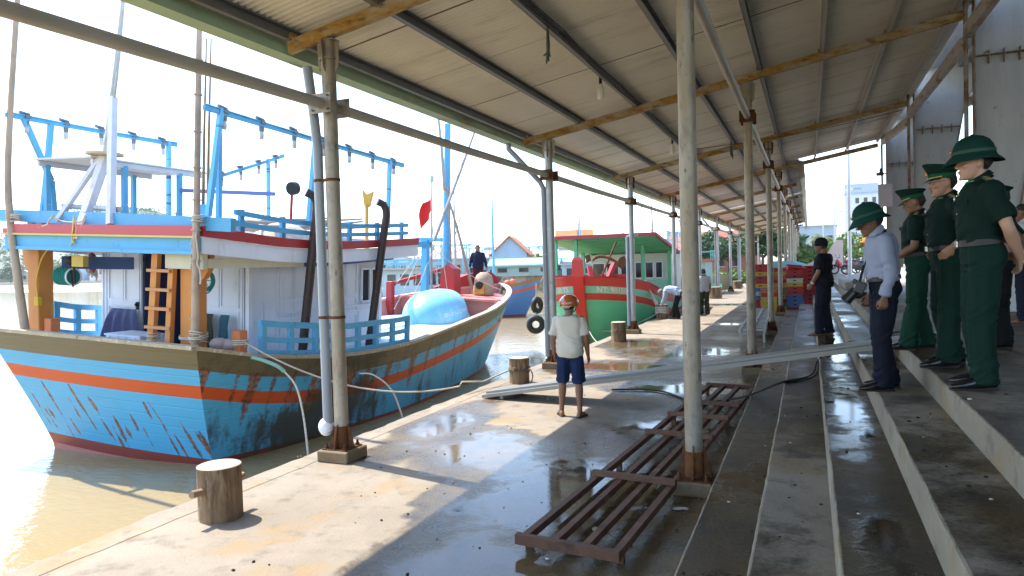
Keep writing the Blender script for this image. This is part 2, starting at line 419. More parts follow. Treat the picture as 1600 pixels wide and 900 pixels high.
# muddy water
wm = bpy.data.materials.new('muddy harbour water'); wm.use_nodes = True
nt = wm.node_tree; N = nt.nodes; L = nt.links; b = N['Principled BSDF']
b.inputs['Base Color'].default_value = (.50, .36, .17, 1); b.inputs['Roughness'].default_value = .07; b.inputs['IOR'].default_value = 1.33
tc = N.new('ShaderNodeTexCoord')
def wnoise(scale, det):
    mp = N.new('ShaderNodeMapping'); mp.inputs['Scale'].default_value = scale; mp.inputs['Rotation'].default_value = (0, 0, .5)
    L.new(tc.outputs['Object'], mp.inputs['Vector'])
    n = N.new('ShaderNodeTexNoise'); n.inputs['Scale'].default_value = 1; n.inputs['Detail'].default_value = det
    L.new(mp.outputs['Vector'], n.inputs['Vector']); return n.outputs['Fac']
a = N.new('ShaderNodeMath'); a.operation = 'ADD'; L.new(wnoise((1.3, 3.0, 1), 4), a.inputs[0]); L.new(wnoise((5, 9, 1), 3), a.inputs[1])
bp = N.new('ShaderNodeBump'); bp.inputs['Strength'].default_value = .16; bp.inputs['Distance'].default_value = .07
L.new(a.outputs[0], bp.inputs['Height']); L.new(bp.outputs['Normal'], b.inputs['Normal'])
mx = N.new('ShaderNodeMix'); mx.data_type = 'RGBA'; mx.inputs['A'].default_value = (.27, .20, .095, 1); mx.inputs['B'].default_value = (.38, .285, .14, 1)
L.new(wnoise((.15, .3, 1), 4), mx.inputs['Factor']); L.new(mx.outputs['Result'], b.inputs['Base Color'])
wv = MB(); wv.add([(-2000, -200, -1), (-5.0, -200, -1), (-5.0, 90, -1), (-2000, 400, -1)], [(0, 1, 2, 3)]); wv.add([(-5.0, 79, -1), (30, 79, -1), (30, 100, -1), (-5.0, 90, -1)], [(0, 1, 2, 3)])
structure(wv.build('water', wm))
# ================================================================== the open-sided landing shed
XO, XI, Y0, DY = -4.63, -.946, 6.27, 6.862
SL = .1752   # roof rise per metre
def zr(x): return 4.36+(x+5.12)*SL   # underside of the rafters' centre line
ROWS = list(range(-1, 11))
shed = thing('landing_shed', 'long open sided shed roof of corrugated sheets on grey pipe posts along the quay', 'shed', (-2.8, 6.27, 0))
rust_c = mat('corrugated roof sheet', (.77, .745, .69), .5, .0, .13, .45, .05, 20, [((.34, .31, .26), (.5, 2.5, 1), .52, .78, .6), ((.22, .14, .07), (2, 14, 2), .66, .8, .5)])
def xr(k): return 2.42 if k < 3 else -.28
ZS = .26   # sheets sit above the rafters on the purlins
for k in ROWS[:-1]:
    ya, yb = Y0+k*DY, Y0+(k+1)*DY
    if k == -1: ya = -2.5
    wl = .088 if k < 5 else .19
    step = wl/6 if k < 2 else wl/4
    n = int((yb-ya)/step)
    xs = [-5.27, -3.3, -1.4, .5, 2.42] if k < 3 else [-5.27, -3.3, -1.6, -.28]
    mb = MB()
    vs = []
    for x in xs:
        for j in range(n+1):
            y = ya+(yb-ya)*j/n
            vs.append((x, y, zr(x)+ZS+.028*math.cos(2*math.pi*y/wl)+(.004*noise.noise(V((x*.7, y*.5, 0))))))
    m = n+1
    fs = [(i*m+j, i*m+j+1, (i+1)*m+j+1, (i+1)*m+j) for i in range(len(xs)-1) for j in range(n)]
    mb.add(vs, fs, 0, True)
    # rusty overlap seams between sheets, hung just under the sheet
    for q in range(1, 5 if k < 6 else 1):
        y = ya+(yb-ya)*(q-.5)/4
        mb.beam((xs[0]+.1, y, zr(xs[0]+.1)+ZS-.020), (xs[-1]-.1, y, zr(xs[-1]-.1)+ZS-.020), .014, .006, mi=1)
    mb.build('roof_sheet', [rust_c, mat('seam rust', (.14, .075, .03), .8)], shed, fix=False)
# rafters
for k in ROWS:
    y = Y0+k*DY; x1 = xr(k) if k < 4 else -.35
    if k == 3: x1 = 2.3
    mb = MB()
    a, b = (-5.12, y, zr(-5.12)), (x1-.12, y, zr(x1-.12))
    mb.beam(a, b, .075, .012); 
    up_ = V((0, 0, .062))
    mb.beam(V(a)+up_, V(b)+up_, .012, .112)
    mb.beam(V(a)+2*up_, V(b)+2*up_, .075, .012)
    mb.beam(V(a)+V((0, -.042, .062)), V(b)+V((0, -.042, .062)), .01, .118)
    for x in (-5.05, -4.02, -2.92, -1.82, -.76, .22, 1.2, 2.1):
        if x < x1-.2: mb.box((x, y-.045, zr(x)+.15), (.06, .05, .06))
    mb.build('rafter', m_rustbeam(), shed)
# purlins
PX = [-5.12, -4.02, -2.92, -1.82, -.76, .22, 1.2, 2.1]
for i, x in enumerate(PX):
    ya, yb = -2.5, (Y0+10*DY if x < -.5 else Y0+3*DY-.4)
    mb = MB(); z = zr(x)+.19
    mb.beam((x, ya, z-.01), (x, yb, z-.01), .012, .13); mb.beam((x+.03, ya, z+.049), (x+.03, yb, z+.049), .06, .012); mb.beam((x+.03, ya, z-.069), (x+.03, yb, z-.069), .06, .012)
    mb.build('purlin', m_purlin() if x < 0 else mat('pale painted purlin', (.42, .39, .34), .6, .1, .15, 2, .1, 40, [((.25, .14, .06), (7, 1, 7), .6, .75, .6)]), shed)
# gutter along the eave
mb = MB(); zg = zr(-5.27)
pr = [(-5.24, zg+.26), (-5.24, zg+.05), (-5.40, zg+.03), (-5.43, zg+.16), (-5.41, zg+.16), (-5.39, zg+.05), (-5.26, zg+.065), (-5.26, zg+.26)]
mb.loft([[(x, y, z) for x, z in pr] for y in rngf(-2.5, Y0+10*DY, 12)], sm=False)
mb.build('gutter', mat('pale green gutter', (.42, .55, .37), .6, .0, .15, 2, .12, 30, [((.22, .13, .06), (4, .8, 6), .52, .7, .85), ((.10, .12, .07), (3, .5, 3), .6, .75, .6)]), shed)
# torn edge strip hanging from the gutter near the first post
# posts
def post(x, y, outer, k):
    zt = zr(x)-.01
    mb = MB(); mb.tube([(x, y, .12), (x, y, zt-.02)], .076, 16 if k < 3 else 8)
    if k < 3:
        for z in ((1.55, 2.9) if outer else (2.6,)): mb.tube([(x, y, z), (x, y, z+.012)], .0775, 16)
    p = mb.build('post', m_galv() if outer and k else m_galvold(), shed)
    cap = MB()
    cap.box((x, y, zt-.016), (.2, .13, .014))
    for sx, sy in ((1, 0), (-1, 0), (0, 1), (0, -1)):
        d = V((sx, sy, 0)); q = V((x, y, 0))+d*.077
        cap.prism([q+V((0, 0, zt-.03)), q+d*.055+V((0, 0, zt-.03)), q+d*.04+V((0, 0, zt-.3)), q+V((0, 0, zt-.36))], V((-d.y, d.x, 0))*.012)
    cap.tube([(x, y, zt-.22), (x, y, zt-.2)], .098, 10)
    cap.build('post_cap', m_rust() if k > 1 else m_galvold(), p)
    base = MB()
    base.box((x, y, .126), (.3, .3, .014))
    for sx, sy in ((1, 1), (-1, 1), (1, -1), (-1, -1)):
        base.tube([(x+sx*.115, y+sy*.115, .13), (x+sx*.115, y+sy*.115, .19)], .014, 6); base.tube([(x+sx*.115, y+sy*.115, .133), (x+sx*.115, y+sy*.115, .155)], .024, 6)
    for a in range(4):
        d = V((math.cos(a*math.pi/2), math.sin(a*math.pi/2), 0)); q = V((x, y, 0))+d*.07
        base.prism([q+V((0, 0, .13)), q+d*.08+V((0, 0, .13)), q+d*.065+V((0, 0, .21)), q+d*.012+V((0, 0, .42 if not outer else .38)), q+V((0, 0, .42 if not outer else .38))], V((-d.y, d.x, 0))*.012)
    base.tube([(x, y, .125), (x, y, .36)], [.082, .079], 14)
    base.build('base_plate', m_rust(), p)
    pl = MB(); s_ = .19 if outer else .17
    if k == 2 and outer or k < 2: pl.box((x, y, .058), (2*s_, 2*s_, .124))
    else: pl.box((x, y, .058), (2*s_, 2*s_, .124))
    pl.build('plinth', mat('stained concrete plinth', (.22, .17, .11), .85, 0, .25, 4, .3, 25, [((.20, .10, .03), (3, 3, 5), .5, .7, .8), ((.05, .04, .03), (4, 4, 4), .55, .7, .7)]), p, bevel=.012)
    # pipe bracket
    zb = 3.74 if outer else 4.47
    for s2 in (-1, 1):
        br = MB(); br.box((x, y+s2*.16, zb), (.26, .014, .2)); br.tube([(x, y+s2*.07, zb), (x, y+s2*.165, zb)], .05, 10)
        for ax, az in ((-1, -1), (1, -1), (1, 1), (-1, 1)): br.tube([(x+ax*.095, y+s2*.13, zb+az*.07), (x+ax*.095, y+s2*.2, zb+az*.07)], .012, 6)
        br.build('pipe_bracket', m_galvold() if k < 1 else m_rust(), p)
    if outer and k in (0, 1, 2, 5, 7):
        dp = MB(); X = x-.115 if k != 0 else x-.155
        yy = y-.02 if k else y-.03
        if k in (0,): pts = [(X-.06, yy-.05, zt-.28), (X-.03, yy-.02, 3.75), (X, yy, 3.3), (X+.0, yy, 1.5), (X+.005, yy, .28)]
        elif k == 2: pts = [(X, yy, 2.75), (X, yy, .22)]
        else: pts = [(-5.34, y-.3, zg+.06), (-5.34, y-.3, zg-.06), (-5.28, y-.28, zg-.13), (X-.05, yy-.04, zb-.12), (X, yy, zb-.25), (X, yy, .22)]
        dp.tube(pts, .052, 12)
        if k == 2: dp.tube([(X-.02, yy, 2.73), (X+.3, yy+.03, 2.78)], .05, 10)
        o = dp.build('downpipe', m_pvc(), p)
        if k == 0:
            sb = MB(); sb.ell((X-.02, yy, .34), (.085, .085, .1)); sb.build('pipe_trap', m_white(), o)
        for z in ((2.95, 1.5) if k == 0 else (2.2, 1.2)):
            tb = MB(); tb.tube([(x, y, z), (x, y, z+.03)], .083, 14); tb.tube([(X, yy, z), (X, yy, z+.03)], .058, 12); tb.box((x-.075, y-.045, z+.015), (.06, .012, .03)); tb.box((x-.075, y+.04, z+.015), (.06, .012, .03))
            tb.build('pipe_strap', m_rust() if k == 0 else m_galv(), o)
    return p
for k in ROWS:
    post(XO, Y0+k*DY, True, k); post(XI, Y0+k*DY, False, k)
# tie pipes between the posts
for k in ROWS[:-1]:
    for X, z in ((XO, 3.74), (XI, 4.47)):
        ya, yb = Y0+k*DY+.17, Y0+(k+1)*DY-.17
        za = z-.05 if (k == -1 and X == XO) else z
        mb = MB(); mb.tube([(X, ya, za), (X, (ya+yb)/2, (za+z)/2-.012), (X, yb, z)], .057, 14 if k < 2 else 8)
        mb.build('tie_pipe', mat('pale pipe', (.43, .41, .37), .55, .15, .15, 2, .08, 50, [((.28, .22, .16), (3, 1, 3), .5, .75, .5)]), shed)
# torn plastic edge of the narrow roof
mb = MB()
vs = []; yy = rngf(Y0+3*DY-.1, Y0+10*DY, 90)
for y in yy:
    q = .25*abs(fbm(0, y, .35, 3))
    for i, (dx, dz) in enumerate(((0, .24), (.16, .2), (.26, -.02), (.24, -.3-q), (.10, -.36-q))):
        vs.append((-.35+dx+.04*fbm(i, y, .9, 2), y, zr(-.35)+dz+.05*fbm(i*2, y, .8, 7)))
mb.add(vs, [(j*5+i, j*5+i+1, (j+1)*5+i+1, (j+1)*5+i) for j in range(len(yy)-1) for i in range(4)], 0, True)
mb.build('ragged_roof_edge', mat('weathered tarpaulin', (.36, .34, .31), .8, 0, .2, 2, .3, 12), shed)
# hanging wires, bulbs
def bulb(x, y, z, label):
    t = thing('light_bulb', label, 'lamp', (x, y, z), group='bulbs hanging under the shed roof')
    mb = MB(); mb.tube([(x, y, z+.1), (x, y, z+.26)], .024, 10); mb.tube([(x, y, z+.24), (x+.01, y, zr(x)+.15)], .007, 6); mb.build('socket', m_black(), t)
    mb = MB(); mb.lathe([(.012, -.13), (.045, -.125), (.06, -.1), (.062, -.02), (.055, .04), (.03, .1), (.025, .11)], (x, y, z), 14); mb.build('bulb', mat('milky bulb', (.75, .72, .62), .3, 0, .05, 5, 0), t)
bulb(-2.97, 10.95, 4.70, 'white bulb on a black socket hanging near the near grey post')
bulb(-2.95, 17.2, 4.68, 'smaller looking white bulb hanging deeper under the shed beside a rusty beam')
wires = MB()
for pts in ([(-2.83, -2.2, zr(-2.9)+.13), (-2.82, 3, zr(-2.9)+.14), (-2.82, 8.5, zr(-2.9)+.13), (-2.85, 13, zr(-2.9)+.13), (-2.82, 20, zr(-2.9)+.13), (-2.82, 34, zr(-2.9)+.13)],):
    for q in range(3): wires.tube([V(p)+V((.03*q, 0, .012*q)) for p in sag(pts[0], pts[1], .03)+sag(pts[1], pts[2], .04)+sag(pts[2], pts[3], .05)+sag(pts[3], pts[4], .06)+sag(pts[4], pts[5], .08)], .011, 6)
wires.tube(sag((-2.8, 19, 4.9), (2.2, 20.3, 5.62), .1), .008, 6)
tag(wires.build('cable', m_black()), 'black electric cables tied along the underside of a purlin', 'cable')
for (x, y, l, lab) in ((-2.86, 8.2, .30, 'dark frayed rag knotted on the cables under the roof near the frame top'), (-1.80, 19.2, .34, 'grey scrap of net hanging from the cables deeper under the roof')):
    mb = MB()
    for q in range(7):
        mb.tube(curve_pts([(x, y, zr(x)+.12), (x+random.uniform(-.03, .03), y+random.uniform(-.03, .03), zr(x)-l*.5), (x+random.uniform(-.06, .06), y+random.uniform(-.05, .05), zr(x)-l*random.uniform(.7, 1.1))], 4), [.012]*8+[.004], 5)
    tag(mb.build('hanging_rag', mat('dirty net', (.10, .12, .10), .9)), lab, 'rag', 'rags hanging from the roof cables')

# ================================================================== market hall frame on the platform
hall = thing('market_hall', 'grey rusty tapered steel frame of the market hall on the upper platform', 'building', (4, 14, 1.0))
plate = mat('grey painted plate with rust spots', (.40, .41, .42), .6, .1, .08, 1.2, .08, 40, [((.24, .20, .16), (1.6, 1.6, .3), .5, .72, .55), ((.20, .085, .03), (13, 13, 10), .64, .70, .8)])
flange = mat('rusty flange', (.30, .27, .22), .7, .1, .15, 3, .2, 40, [((.17, .07, .025), (6, 6, 4), .45, .62, .95)])
for k in range(-1, 4):
    y = Y0+k*DY
    x0 = 2.42
    mb = MB()
    zt = 7.1
    mb.prism([(x0, y-.006, 1.0), (x0+.28, y-.006, 1.0), (x0+1.05, y-.006, 5.6), (x0+1.5, y-.006, 6.4), (x0+1.5, y-.006, 7.1), (x0, y-.006, 6.6)], (0, .012, 0))
    c = mb.build('column', plate, hall)
    fb = MB()
    fb.beam((x0, y, 1.0), (x0, y, 6.6), .012, .2, (1, 0, 0)) if False else fb.box((x0-.008, y, 3.8), (.014, .2, 5.6))
    fb.beam((x0+.288, y, 1.0), (x0+1.058, y, 5.6), .2, .014, (1, 0, -.17)); fb.beam((x0+1.058, y, 5.6), (x0+1.51, y, 6.4), .2, .014, (1, 0, -.5))
    fb.build('flange', flange, c)
    st = MB()
    z = 5.05
    st.box((x0+.47, y-.055, z), (.94, .1, .014))
    for q in range(4): st.box((x0+.18+.2*q, y-.05, z-.03), (.012, .09, .2))
    st.build('stiffener', flange, c)
    rf = MB(); rf.beam((x0+1.5, y, 6.75), (14, y, 9.2), .2, .5); rf.build('rafter', plate, hall)
    pp = MB(); pp.tube([(2.28, y-.14, 3.2 if k != 1 else 3.4), (2.28, y-.14, 6.05)], .032, 8); pp.build('stay_pipe', flange, hall)
    if k < 3:
        bm = MB(); bm.beam((2.30, y+.12, 5.30), (2.30, y+DY-.12, 5.78 if k == 2 else 5.42), .10, .2)
        bm.build('eaves_beam', mat('pale rusty beam', (.44, .41, .36), .7, .05, .12, 2, .15, 30, [((.22, .10, .03), (5, 2.5, 6), .52, .66, .95)]), hall)
mb = MB()
n = 560
vs = []
for x in (2.7, 14):
    for j in range(n+1):
        yv = -2.5+(Y0+3*DY+2.5)*j/n; vs.append((x, yv, 6.75+(x-3.9)*.24+.02*math.cos(2*math.pi*yv/.2)))
mb.add(vs, [(j, j+1, n+2+j, n+1+j) for j in range(n)], 0, True)
mb.build('roof_sheet', mat('blue grey roof sheet', (.36, .40, .45), .5, .3, .1, 1, .05), hall, fix=False)
mb = MB()
for x in (3.4, 5, 6.6, 8.2): mb.box((x, Y0+1.0*DY, 6.64+(x-3.9)*.24), (.06, 3*DY+5, .14))
mb.build('purlin_set', m_purlin(), hall)
mb = MB(); mb.bb((13.9, -2.5, .98), (14.1, 27, 9.4)); mb.build('back_wall', mat('pale rendered wall', (.55, .53, .48), .85, 0, .15, 1, .1), hall)
nb = MB(); nb.box((2.36, 26.62, 4.0), (.42, .02, .75)); nb.build('notice_board', mat('pinkish white board', (.62, .55, .60), .6), hall)
nb = MB(); nb.tube([(2.38, 26.7, 4.72), (2.28, 26.6, 4.72)], .02, 6); nb.box((2.2, 26.5, 4.70), (.14, .2, .1), .5); nb.box((2.24, 26.55, 4.83), (.08, .1, .12), .3); nb.build('floodlight', m_black(), hall)
# white tiled block wall low at the right
mb = MB(); mb.bb((2.95, 14.3, 1.0), (3.25, 14.6, 2.15)); tag(mb.build('tiled_pillar', mat('white tiles', (.62, .64, .66), .3, 0, .06, 4, .05), bevel=.01, o=(3.1, 14.45, 1.0)), 'short white tiled pillar on the platform behind the officers', 'pillar')
# ================================================================== hull builder shared by the boats
def hull_mat(name, c, grime=(.045, .038, .025), rust=(.30, .10, .02), rough=.45):
    """plank paint; mesh attributes 'grime' and 'rust' say where the stains sit"""
    if name in MC: return MC[name]
    m = bpy.data.materials.new(name); m.use_nodes = True
    nt = m.node_tree; N = nt.nodes; L = nt.links; b = N['Principled BSDF']
    tc = N.new('ShaderNodeTexCoord')
    def nz(sc, det=6, ro=.62):
        mp = N.new('ShaderNodeMapping'); mp.inputs['Scale'].default_value = sc; L.new(tc.outputs['Object'], mp.inputs['Vector'])
        n = N.new('ShaderNodeTexNoise'); n.inputs['Scale'].default_value = 1; n.inputs['Detail'].default_value = det; n.inputs['Roughness'].default_value = ro
        L.new(mp.outputs['Vector'], n.inputs['Vector']); return n.outputs['Fac']
    def rng(v, a, b2, d=1.):
        r = N.new('ShaderNodeMapRange'); r.interpolation_type = 'SMOOTHSTEP'
        for k, x in zip(('From Min', 'From Max', 'To Max'), (a, b2, d)): r.inputs[k].default_value = x
        L.new(v, r.inputs['Value']); return r.outputs['Result']
    def add(a, b2, op='ADD'):
        n = N.new('ShaderNodeMath'); n.operation = op
        for i, x in enumerate((a, b2)):
            if isinstance(x, (int, float)): n.inputs[i].default_value = x
            else: L.new(x, n.inputs[i])
        return n.outputs[0]
    def mix(f, a, b2):
        n = N.new('ShaderNodeMix'); n.data_type = 'RGBA'; L.new(f, n.inputs['Factor'])
        for k, x in (('A', a), ('B', b2)):
            if isinstance(x, tuple): n.inputs[k].default_value = (*x, 1)
            else: L.new(x, n.inputs[k])
        return n.outputs['Result']
    streak = nz((7, 5, .55)); cloud = nz((.8, .8, 1.2)); fine = nz((14, 14, 14))
    ag = N.new('ShaderNodeAttribute'); ag.attribute_name = 'grime'; ar = N.new('ShaderNodeAttribute'); ar.attribute_name = 'rust'
    col = mix(cloud, tuple(x*.82 for x in c), tuple(min(1, x*1.13) for x in c))
    col = mix(rng(fine, .58, .75, .5), col, tuple(x*.6+.04 for x in c))
    g = rng(add(add(ag.outputs['Fac'], add(add(streak, .5, 'SUBTRACT'), 1.3, 'MULTIPLY')), add(add(fine, .5, 'SUBTRACT'), .5, 'MULTIPLY')), .3, .75, .93)
    r_ = rng(add(add(ar.outputs['Fac'], add(add(streak, .5, 'SUBTRACT'), .9, 'MULTIPLY')), add(add(fine, .5, 'SUBTRACT'), .6, 'MULTIPLY')), .35, .7, .9)
    col = mix(g, col, grime); col = mix(r_, col, mix(rng(fine, .4, .6), rust, tuple(x*.22+.008 for x in rust)))
    L.new(col, b.inputs['Base Color'])
    b.inputs['Roughness'].default_value = rough
    wv = N.new('ShaderNodeTexWave'); wv.bands_direction = 'Z'; wv.inputs['Scale'].default_value = 1.75; wv.inputs['Distortion'].default_value = .35; wv.inputs['Detail'].default_value = 1
    L.new(tc.outputs['Object'], wv.inputs['Vector'])
    seam = rng(wv.outputs['Fac'], .0, .06)
    bp = N.new('ShaderNodeBump'); bp.inputs['Strength'].default_value = .35; bp.inputs['Distance'].default_value = .012
    L.new(add(seam, add(fine, .5, 'MULTIPLY')), bp.inputs['Height']); L.new(bp.outputs['Normal'], b.inputs['Normal'])
    MC[name] = m; return m

def hull(name, parent, top, wl, bands, mats, mi_cap, red=.12, grime=None, rust=None, nu=110, transom=True, low=-.55, flare=1.35, ntr=90, tq=4, port=0.):
    """top / wl: lists of (half breadth, y, z) / (half breadth, y) from stern to bow; bands: depths below the gunwale where the colour changes"""
    k = len(top); us = [i/(k-1) for i in range(k)]
    T = lambda u: V((smooth_interp(us, [p[0] for p in top], u), smooth_interp(us, [p[1] for p in top], u), smooth_interp(us, [p[2] for p in top], u)))
    kw = len(wl); uw = [i/(kw-1) for i in range(kw)]
    W = lambda u: (max(.015, smooth_interp(uw, [p[0] for p in wl], u)), smooth_interp(uw, [p[1] for p in wl], u))
    def zs(gz):
        b = [gz]
        last = 0
        for d in bands:
            for q in (.5, 1): b.append(gz-lerp(last, d, q))
            last = d
        zb = gz-bands[-1]
        for q in rngf(0, 1, 8)[1:]: b.append(lerp(zb, red, q))
        b += [red*.3, 0, low*.5, low]
        return b
    nb = len(bands)*2+1
    matrow = [i//2 for i in range(nb-1)] + [len(bands)]*8 + [len(bands)+1]*4
    def P(u, z, side):
        t = T(u); wb, wy = W(u); s = (z)/t.z
        if s >= 0: x = wb+(t.x-wb)*(s**flare if s > 0 else 0); y = lerp(wy, t.y, s)
        else: x = max(.01, wb*(1+z*.35)); y = wy+(z*.25 if u < .5 else z*.5*(u-.5))
        if side < 0 and port: x *= 1+port*max(0, 1-u/.45)
        return V((x*side, y, z))
    vs = []; fs = []; ms = []
    for side in (1, -1):
        k0 = len(vs); n = nu if side == 1 else nu//2
        for i in range(n+1):
            u = i/n; col = zs(T(u).z)
            for z in col: vs.append(P(u, z, side))
        m = len(col)
        for i in range(n):
            for j in range(m-1):
                q = (k0+i*m+j, k0+(i+1)*m+j, k0+(i+1)*m+j+1, k0+i*m+j+1)
                fs.append(q if side == -1 else q[::-1]); ms.append(matrow[j])
    ntf = 0
    if transom:
        k0 = len(vs); col = zs(T(0).z); m = len(col); rows = []
        for z in col: rows.append(z)
        # finer rows on the transom so that stains keep their shape
        fine = []
        for a, b in zip(col, col[1:]):
            q = tq if a-b > .1 else 2
            fine += [(lerp(a, b, i/q), matrow[col.index(a)]) for i in range(q)]
        fine.append((col[-1], matrow[-1]))
        for z, _ in fine:
            e = P(0, z, 1)
            for i in range(ntr+1):
                t = -1+2*i/ntr
                vs.append(V((e.x*t*(1+port if t < 0 else 1), e.y-.10*(1-t*t), z)))
        w_ = ntr+1
        for j in range(len(fine)-1):
            for i in range(ntr):
                fs.append((k0+j*w_+i, k0+j*w_+i+1, k0+(j+1)*w_+i+1, k0+(j+1)*w_+i)); ms.append(fine[j][1])
        ntf = k0
    me = bpy.data.meshes.new(name); me.from_pydata([tuple(v) for v in vs], [], fs)
    for mm in mats: me.materials.append(mm)
    me.polygons.foreach_set('material_index', ms)
    sm = [True]*len(fs); me.polygons.foreach_set('use_smooth', sm)
    for nm, fn in (('grime', grime), ('rust', rust)):
        at = me.attributes.new(nm, 'FLOAT', 'POINT')
        at.data.foreach_set('value', [max(0., min(1., fn(v, transom and i >= ntf))) if fn else .12 for i, v in enumerate(vs)])
    me.update()
    o = bpy.data.objects.new(name, me); C.objects.link(o); o.parent = parent; ORG[o.name] = V((0, 0, 0))
    return o, T, P

PORT = .18
def pf(u, side, on=True): return 1+PORT*max(0, 1-u/.45) if side < 0 and on else 1
def rail_along(mb, T, u0, u1, w, h, side=1, dz=0., inset=0., n=60, mi=0, dzf=None):
    rings = []
    for i in range(n+1):
        u = lerp(u0, u1, i/n); p = T(u); q = T(min(1, u+.004)); d = (q-T(max(0, u-.004))); kx = pf(u, side, T is globals().get('T1'))
        nrm = V((d.y, -d.x, 0)).normalized(); z = p.z+dz+(dzf(u) if dzf else 0)
        a = V((p.x, p.y, 0))+nrm*(.03-inset); b = a-nrm*w
        a.x *= kx; b.x *= kx; rings.append([V((a.x*side, a.y, z)), V((a.x*side, a.y, z-h)), V((b.x*side, b.y, z-h)), V((b.x*side, b.y, z))])
    mb.loft(rings, mi, False)

def panel_wall(mb, o, u, n, L_, z0, z1, cells, mi=0):
    """flat wall with proud stiles and rails; cells: list of (a,b,c,d) in 0..1 giving sunk panels framed by raised strips"""
    o, u, n = V(o), V(u).normalized(), V(n).normalized(); zz = V((0, 0, 1)); H = z1-z0
    mb.prism([o+zz*z0, o+u*L_+zz*z0, o+u*L_+zz*z1, o+zz*z1], -n*.04, mi)
    for a, b, c, d in cells:
        x0, x1, y0, y1 = a*L_, b*L_, z0+c*H, z0+d*H; t = .032
        def strip(xa, ya, xb, yb):
            mb.prism([o+u*xa+zz*ya+n*.002, o+u*xb+zz*ya+n*.002, o+u*xb+zz*yb+n*.002, o+u*xa+zz*yb+n*.002], n*.018, mi)
        strip(x0, y0, x1, y0+t); strip(x0, y1-t, x1, y1); strip(x0, y0+t, x0+t, y1-t); strip(x1-t, y0+t, x1, y1-t)

def lamp(parent, p, ax):
    """a fishing lamp hung under its rail: clamp, cap and glass"""
    p = V(p); ax = V(ax).normalized()
    mb = MB(); mb.box(p+V((0, 0, .03)), (.10, .10, .05)); mb.tube([p+ax*.05+V((0, 0, .07)), p-ax*.12+V((0, 0, .09))], .03, 6)
    mb.tube([p+V((0, 0, -.04)), p+V((0, 0, -.12))], [.045, .04], 8)
    o = mb.build('lamp', mat('grey lamp cap', (.16, .18, .2), .5, .3), parent)
    mb = MB(); mb.lathe([(.02, -.25), (.035, -.24), (.042, -.18), (.035, -.12)], p, 8); mb.build('lamp_glass', mat('lamp glass', (.5, .5, .48), .15), o)

# ================================================================== the blue boat in front
B1 = thing('fishing_boat', 'big sky blue wooden fishing boat with orange stripe, white cabin and rust streaked stern', 'boat', (-10.45, 8.0, -1.0), local=True)
B1.rotation_euler = (0, .056, 0)
TOP = [(2.2, -.32, 2.06), (2.48, 1.0, 1.80), (2.64, 2.8, 1.62), (2.68, 4.7, 1.60), (2.60, 6.4, 1.70), (2.42, 8.2, 1.80), (2.15, 10.2, 1.90), (1.75, 12.1, 2.06), (1.15, 13.9, 2.20), (.5, 15.2, 2.30), (.03, 15.75, 2.36)]
WLN = [(1.74, .5), (2.02, 1.6), (2.25, 3.2), (2.38, 5.0), (2.25, 7.0), (2.0, 8.8), (1.6, 10.6), (.9, 12.4), (.02, 14.0)]
random.seed(11)
STRK = []
for q in range(24):
    x = -2.0+4.0*(q+random.uniform(-.4, .4))/23.5; z1 = random.uniform(.55, 1.24); ln = random.uniform(.25, .8); STRK.append((x, z1, ln, random.uniform(.012, .034), random.uniform(.05, .2)))
def grime1(v, tr):
    if tr:
        g = -.02+.12*noise.noise(V((v.x*1.5, v.z*1.2, 3)))
        for x, z1, ln, w_, sl in STRK:
            if z1-ln*1.15 < v.z < z1+.03:
                t = (z1-v.z)/ln; d = abs(v.x-x-sl*t*ln*2)/(w_*2.2)
                if d < 1: g += .42*(1-d)*(1 if t < .8 else max(0, (1.15-t)*2.8))
        if v.x > 1.5: g += .25*(v.x-1.5)
        if .1 < v.z < .4 : g += .18*max(0, v.x+.5)/2
        return g
    if v.x > 0:
        y, z = v.y, v.z
        g = .22+.30*noise.noise(V((y*.55, z*.5, 1)))+.25*noise.noise(V((y*1.7, z*1.2, 4)))
        if y < 9:
            a = max(0, 1-abs(y-2.5)/2.6); g += 1.0*a*max(0, 1-abs(z-.5)/1.05)
            a = max(0, 1-abs(y-2.55)/.30); g += .8*a*(1 if z < 1.2 else .3)
        if y > 5: g += .22*max(0, 1-abs(y-7.5)/3.5)*max(0, 1-z/1.2)
        if z > TOPZ(y)-.33: g += .12+.3*max(0, 1-abs(y-3)/3.5)
        return g
    return .3
def TOPZ(y): return interp([p[1] for p in TOP], [p[2] for p in TOP], y)
def rust1(v, tr):
    r = 0
    if tr:
        for x, z1, ln, w_, sl in STRK:
            if z1-ln < v.z < z1:
                t = (z1-v.z)/ln; xc = x+sl*t*ln*2; d = abs(v.x-xc)/(w_*(.7+.7*math.sin(math.pi*min(1, t*1.2))))
                if d < 1.6: r = max(r, (1.0-.55*d)*(1 if t < .6 else (1-t)*2.5)*(.85+.7*noise.noise(V((xc*4, v.z*5, ln*9))))+.08)
        return r
    if v.x > 0:
        y, z = v.y, v.z; tz = TOPZ(y)
        s = noise.noise(V((y*3.2, 0, 7)))*.55+noise.noise(V((y*7.5, 0, 2)))*.4
        if z < tz-.28: r = (s*2.3+.34)*max(0, 1-(tz-.28-z)/(.95+.7*max(s, -.5)))+.12
        if y > 6: r *= .7
        return r
    return .1
HB = (.065, .38, .69)
m_top = hull_mat('olive gunwale plank', (.125, .105, .058), rust=(.22, .08, .02)); m_sky = hull_mat('hull sky blue', HB); m_or = hull_mat('hull orange', (.52, .075, .012), rust=(.2, .05, .015)); m_bot = hull_mat('antifouling red', (.22, .035, .03), rust=(.10, .04, .03))
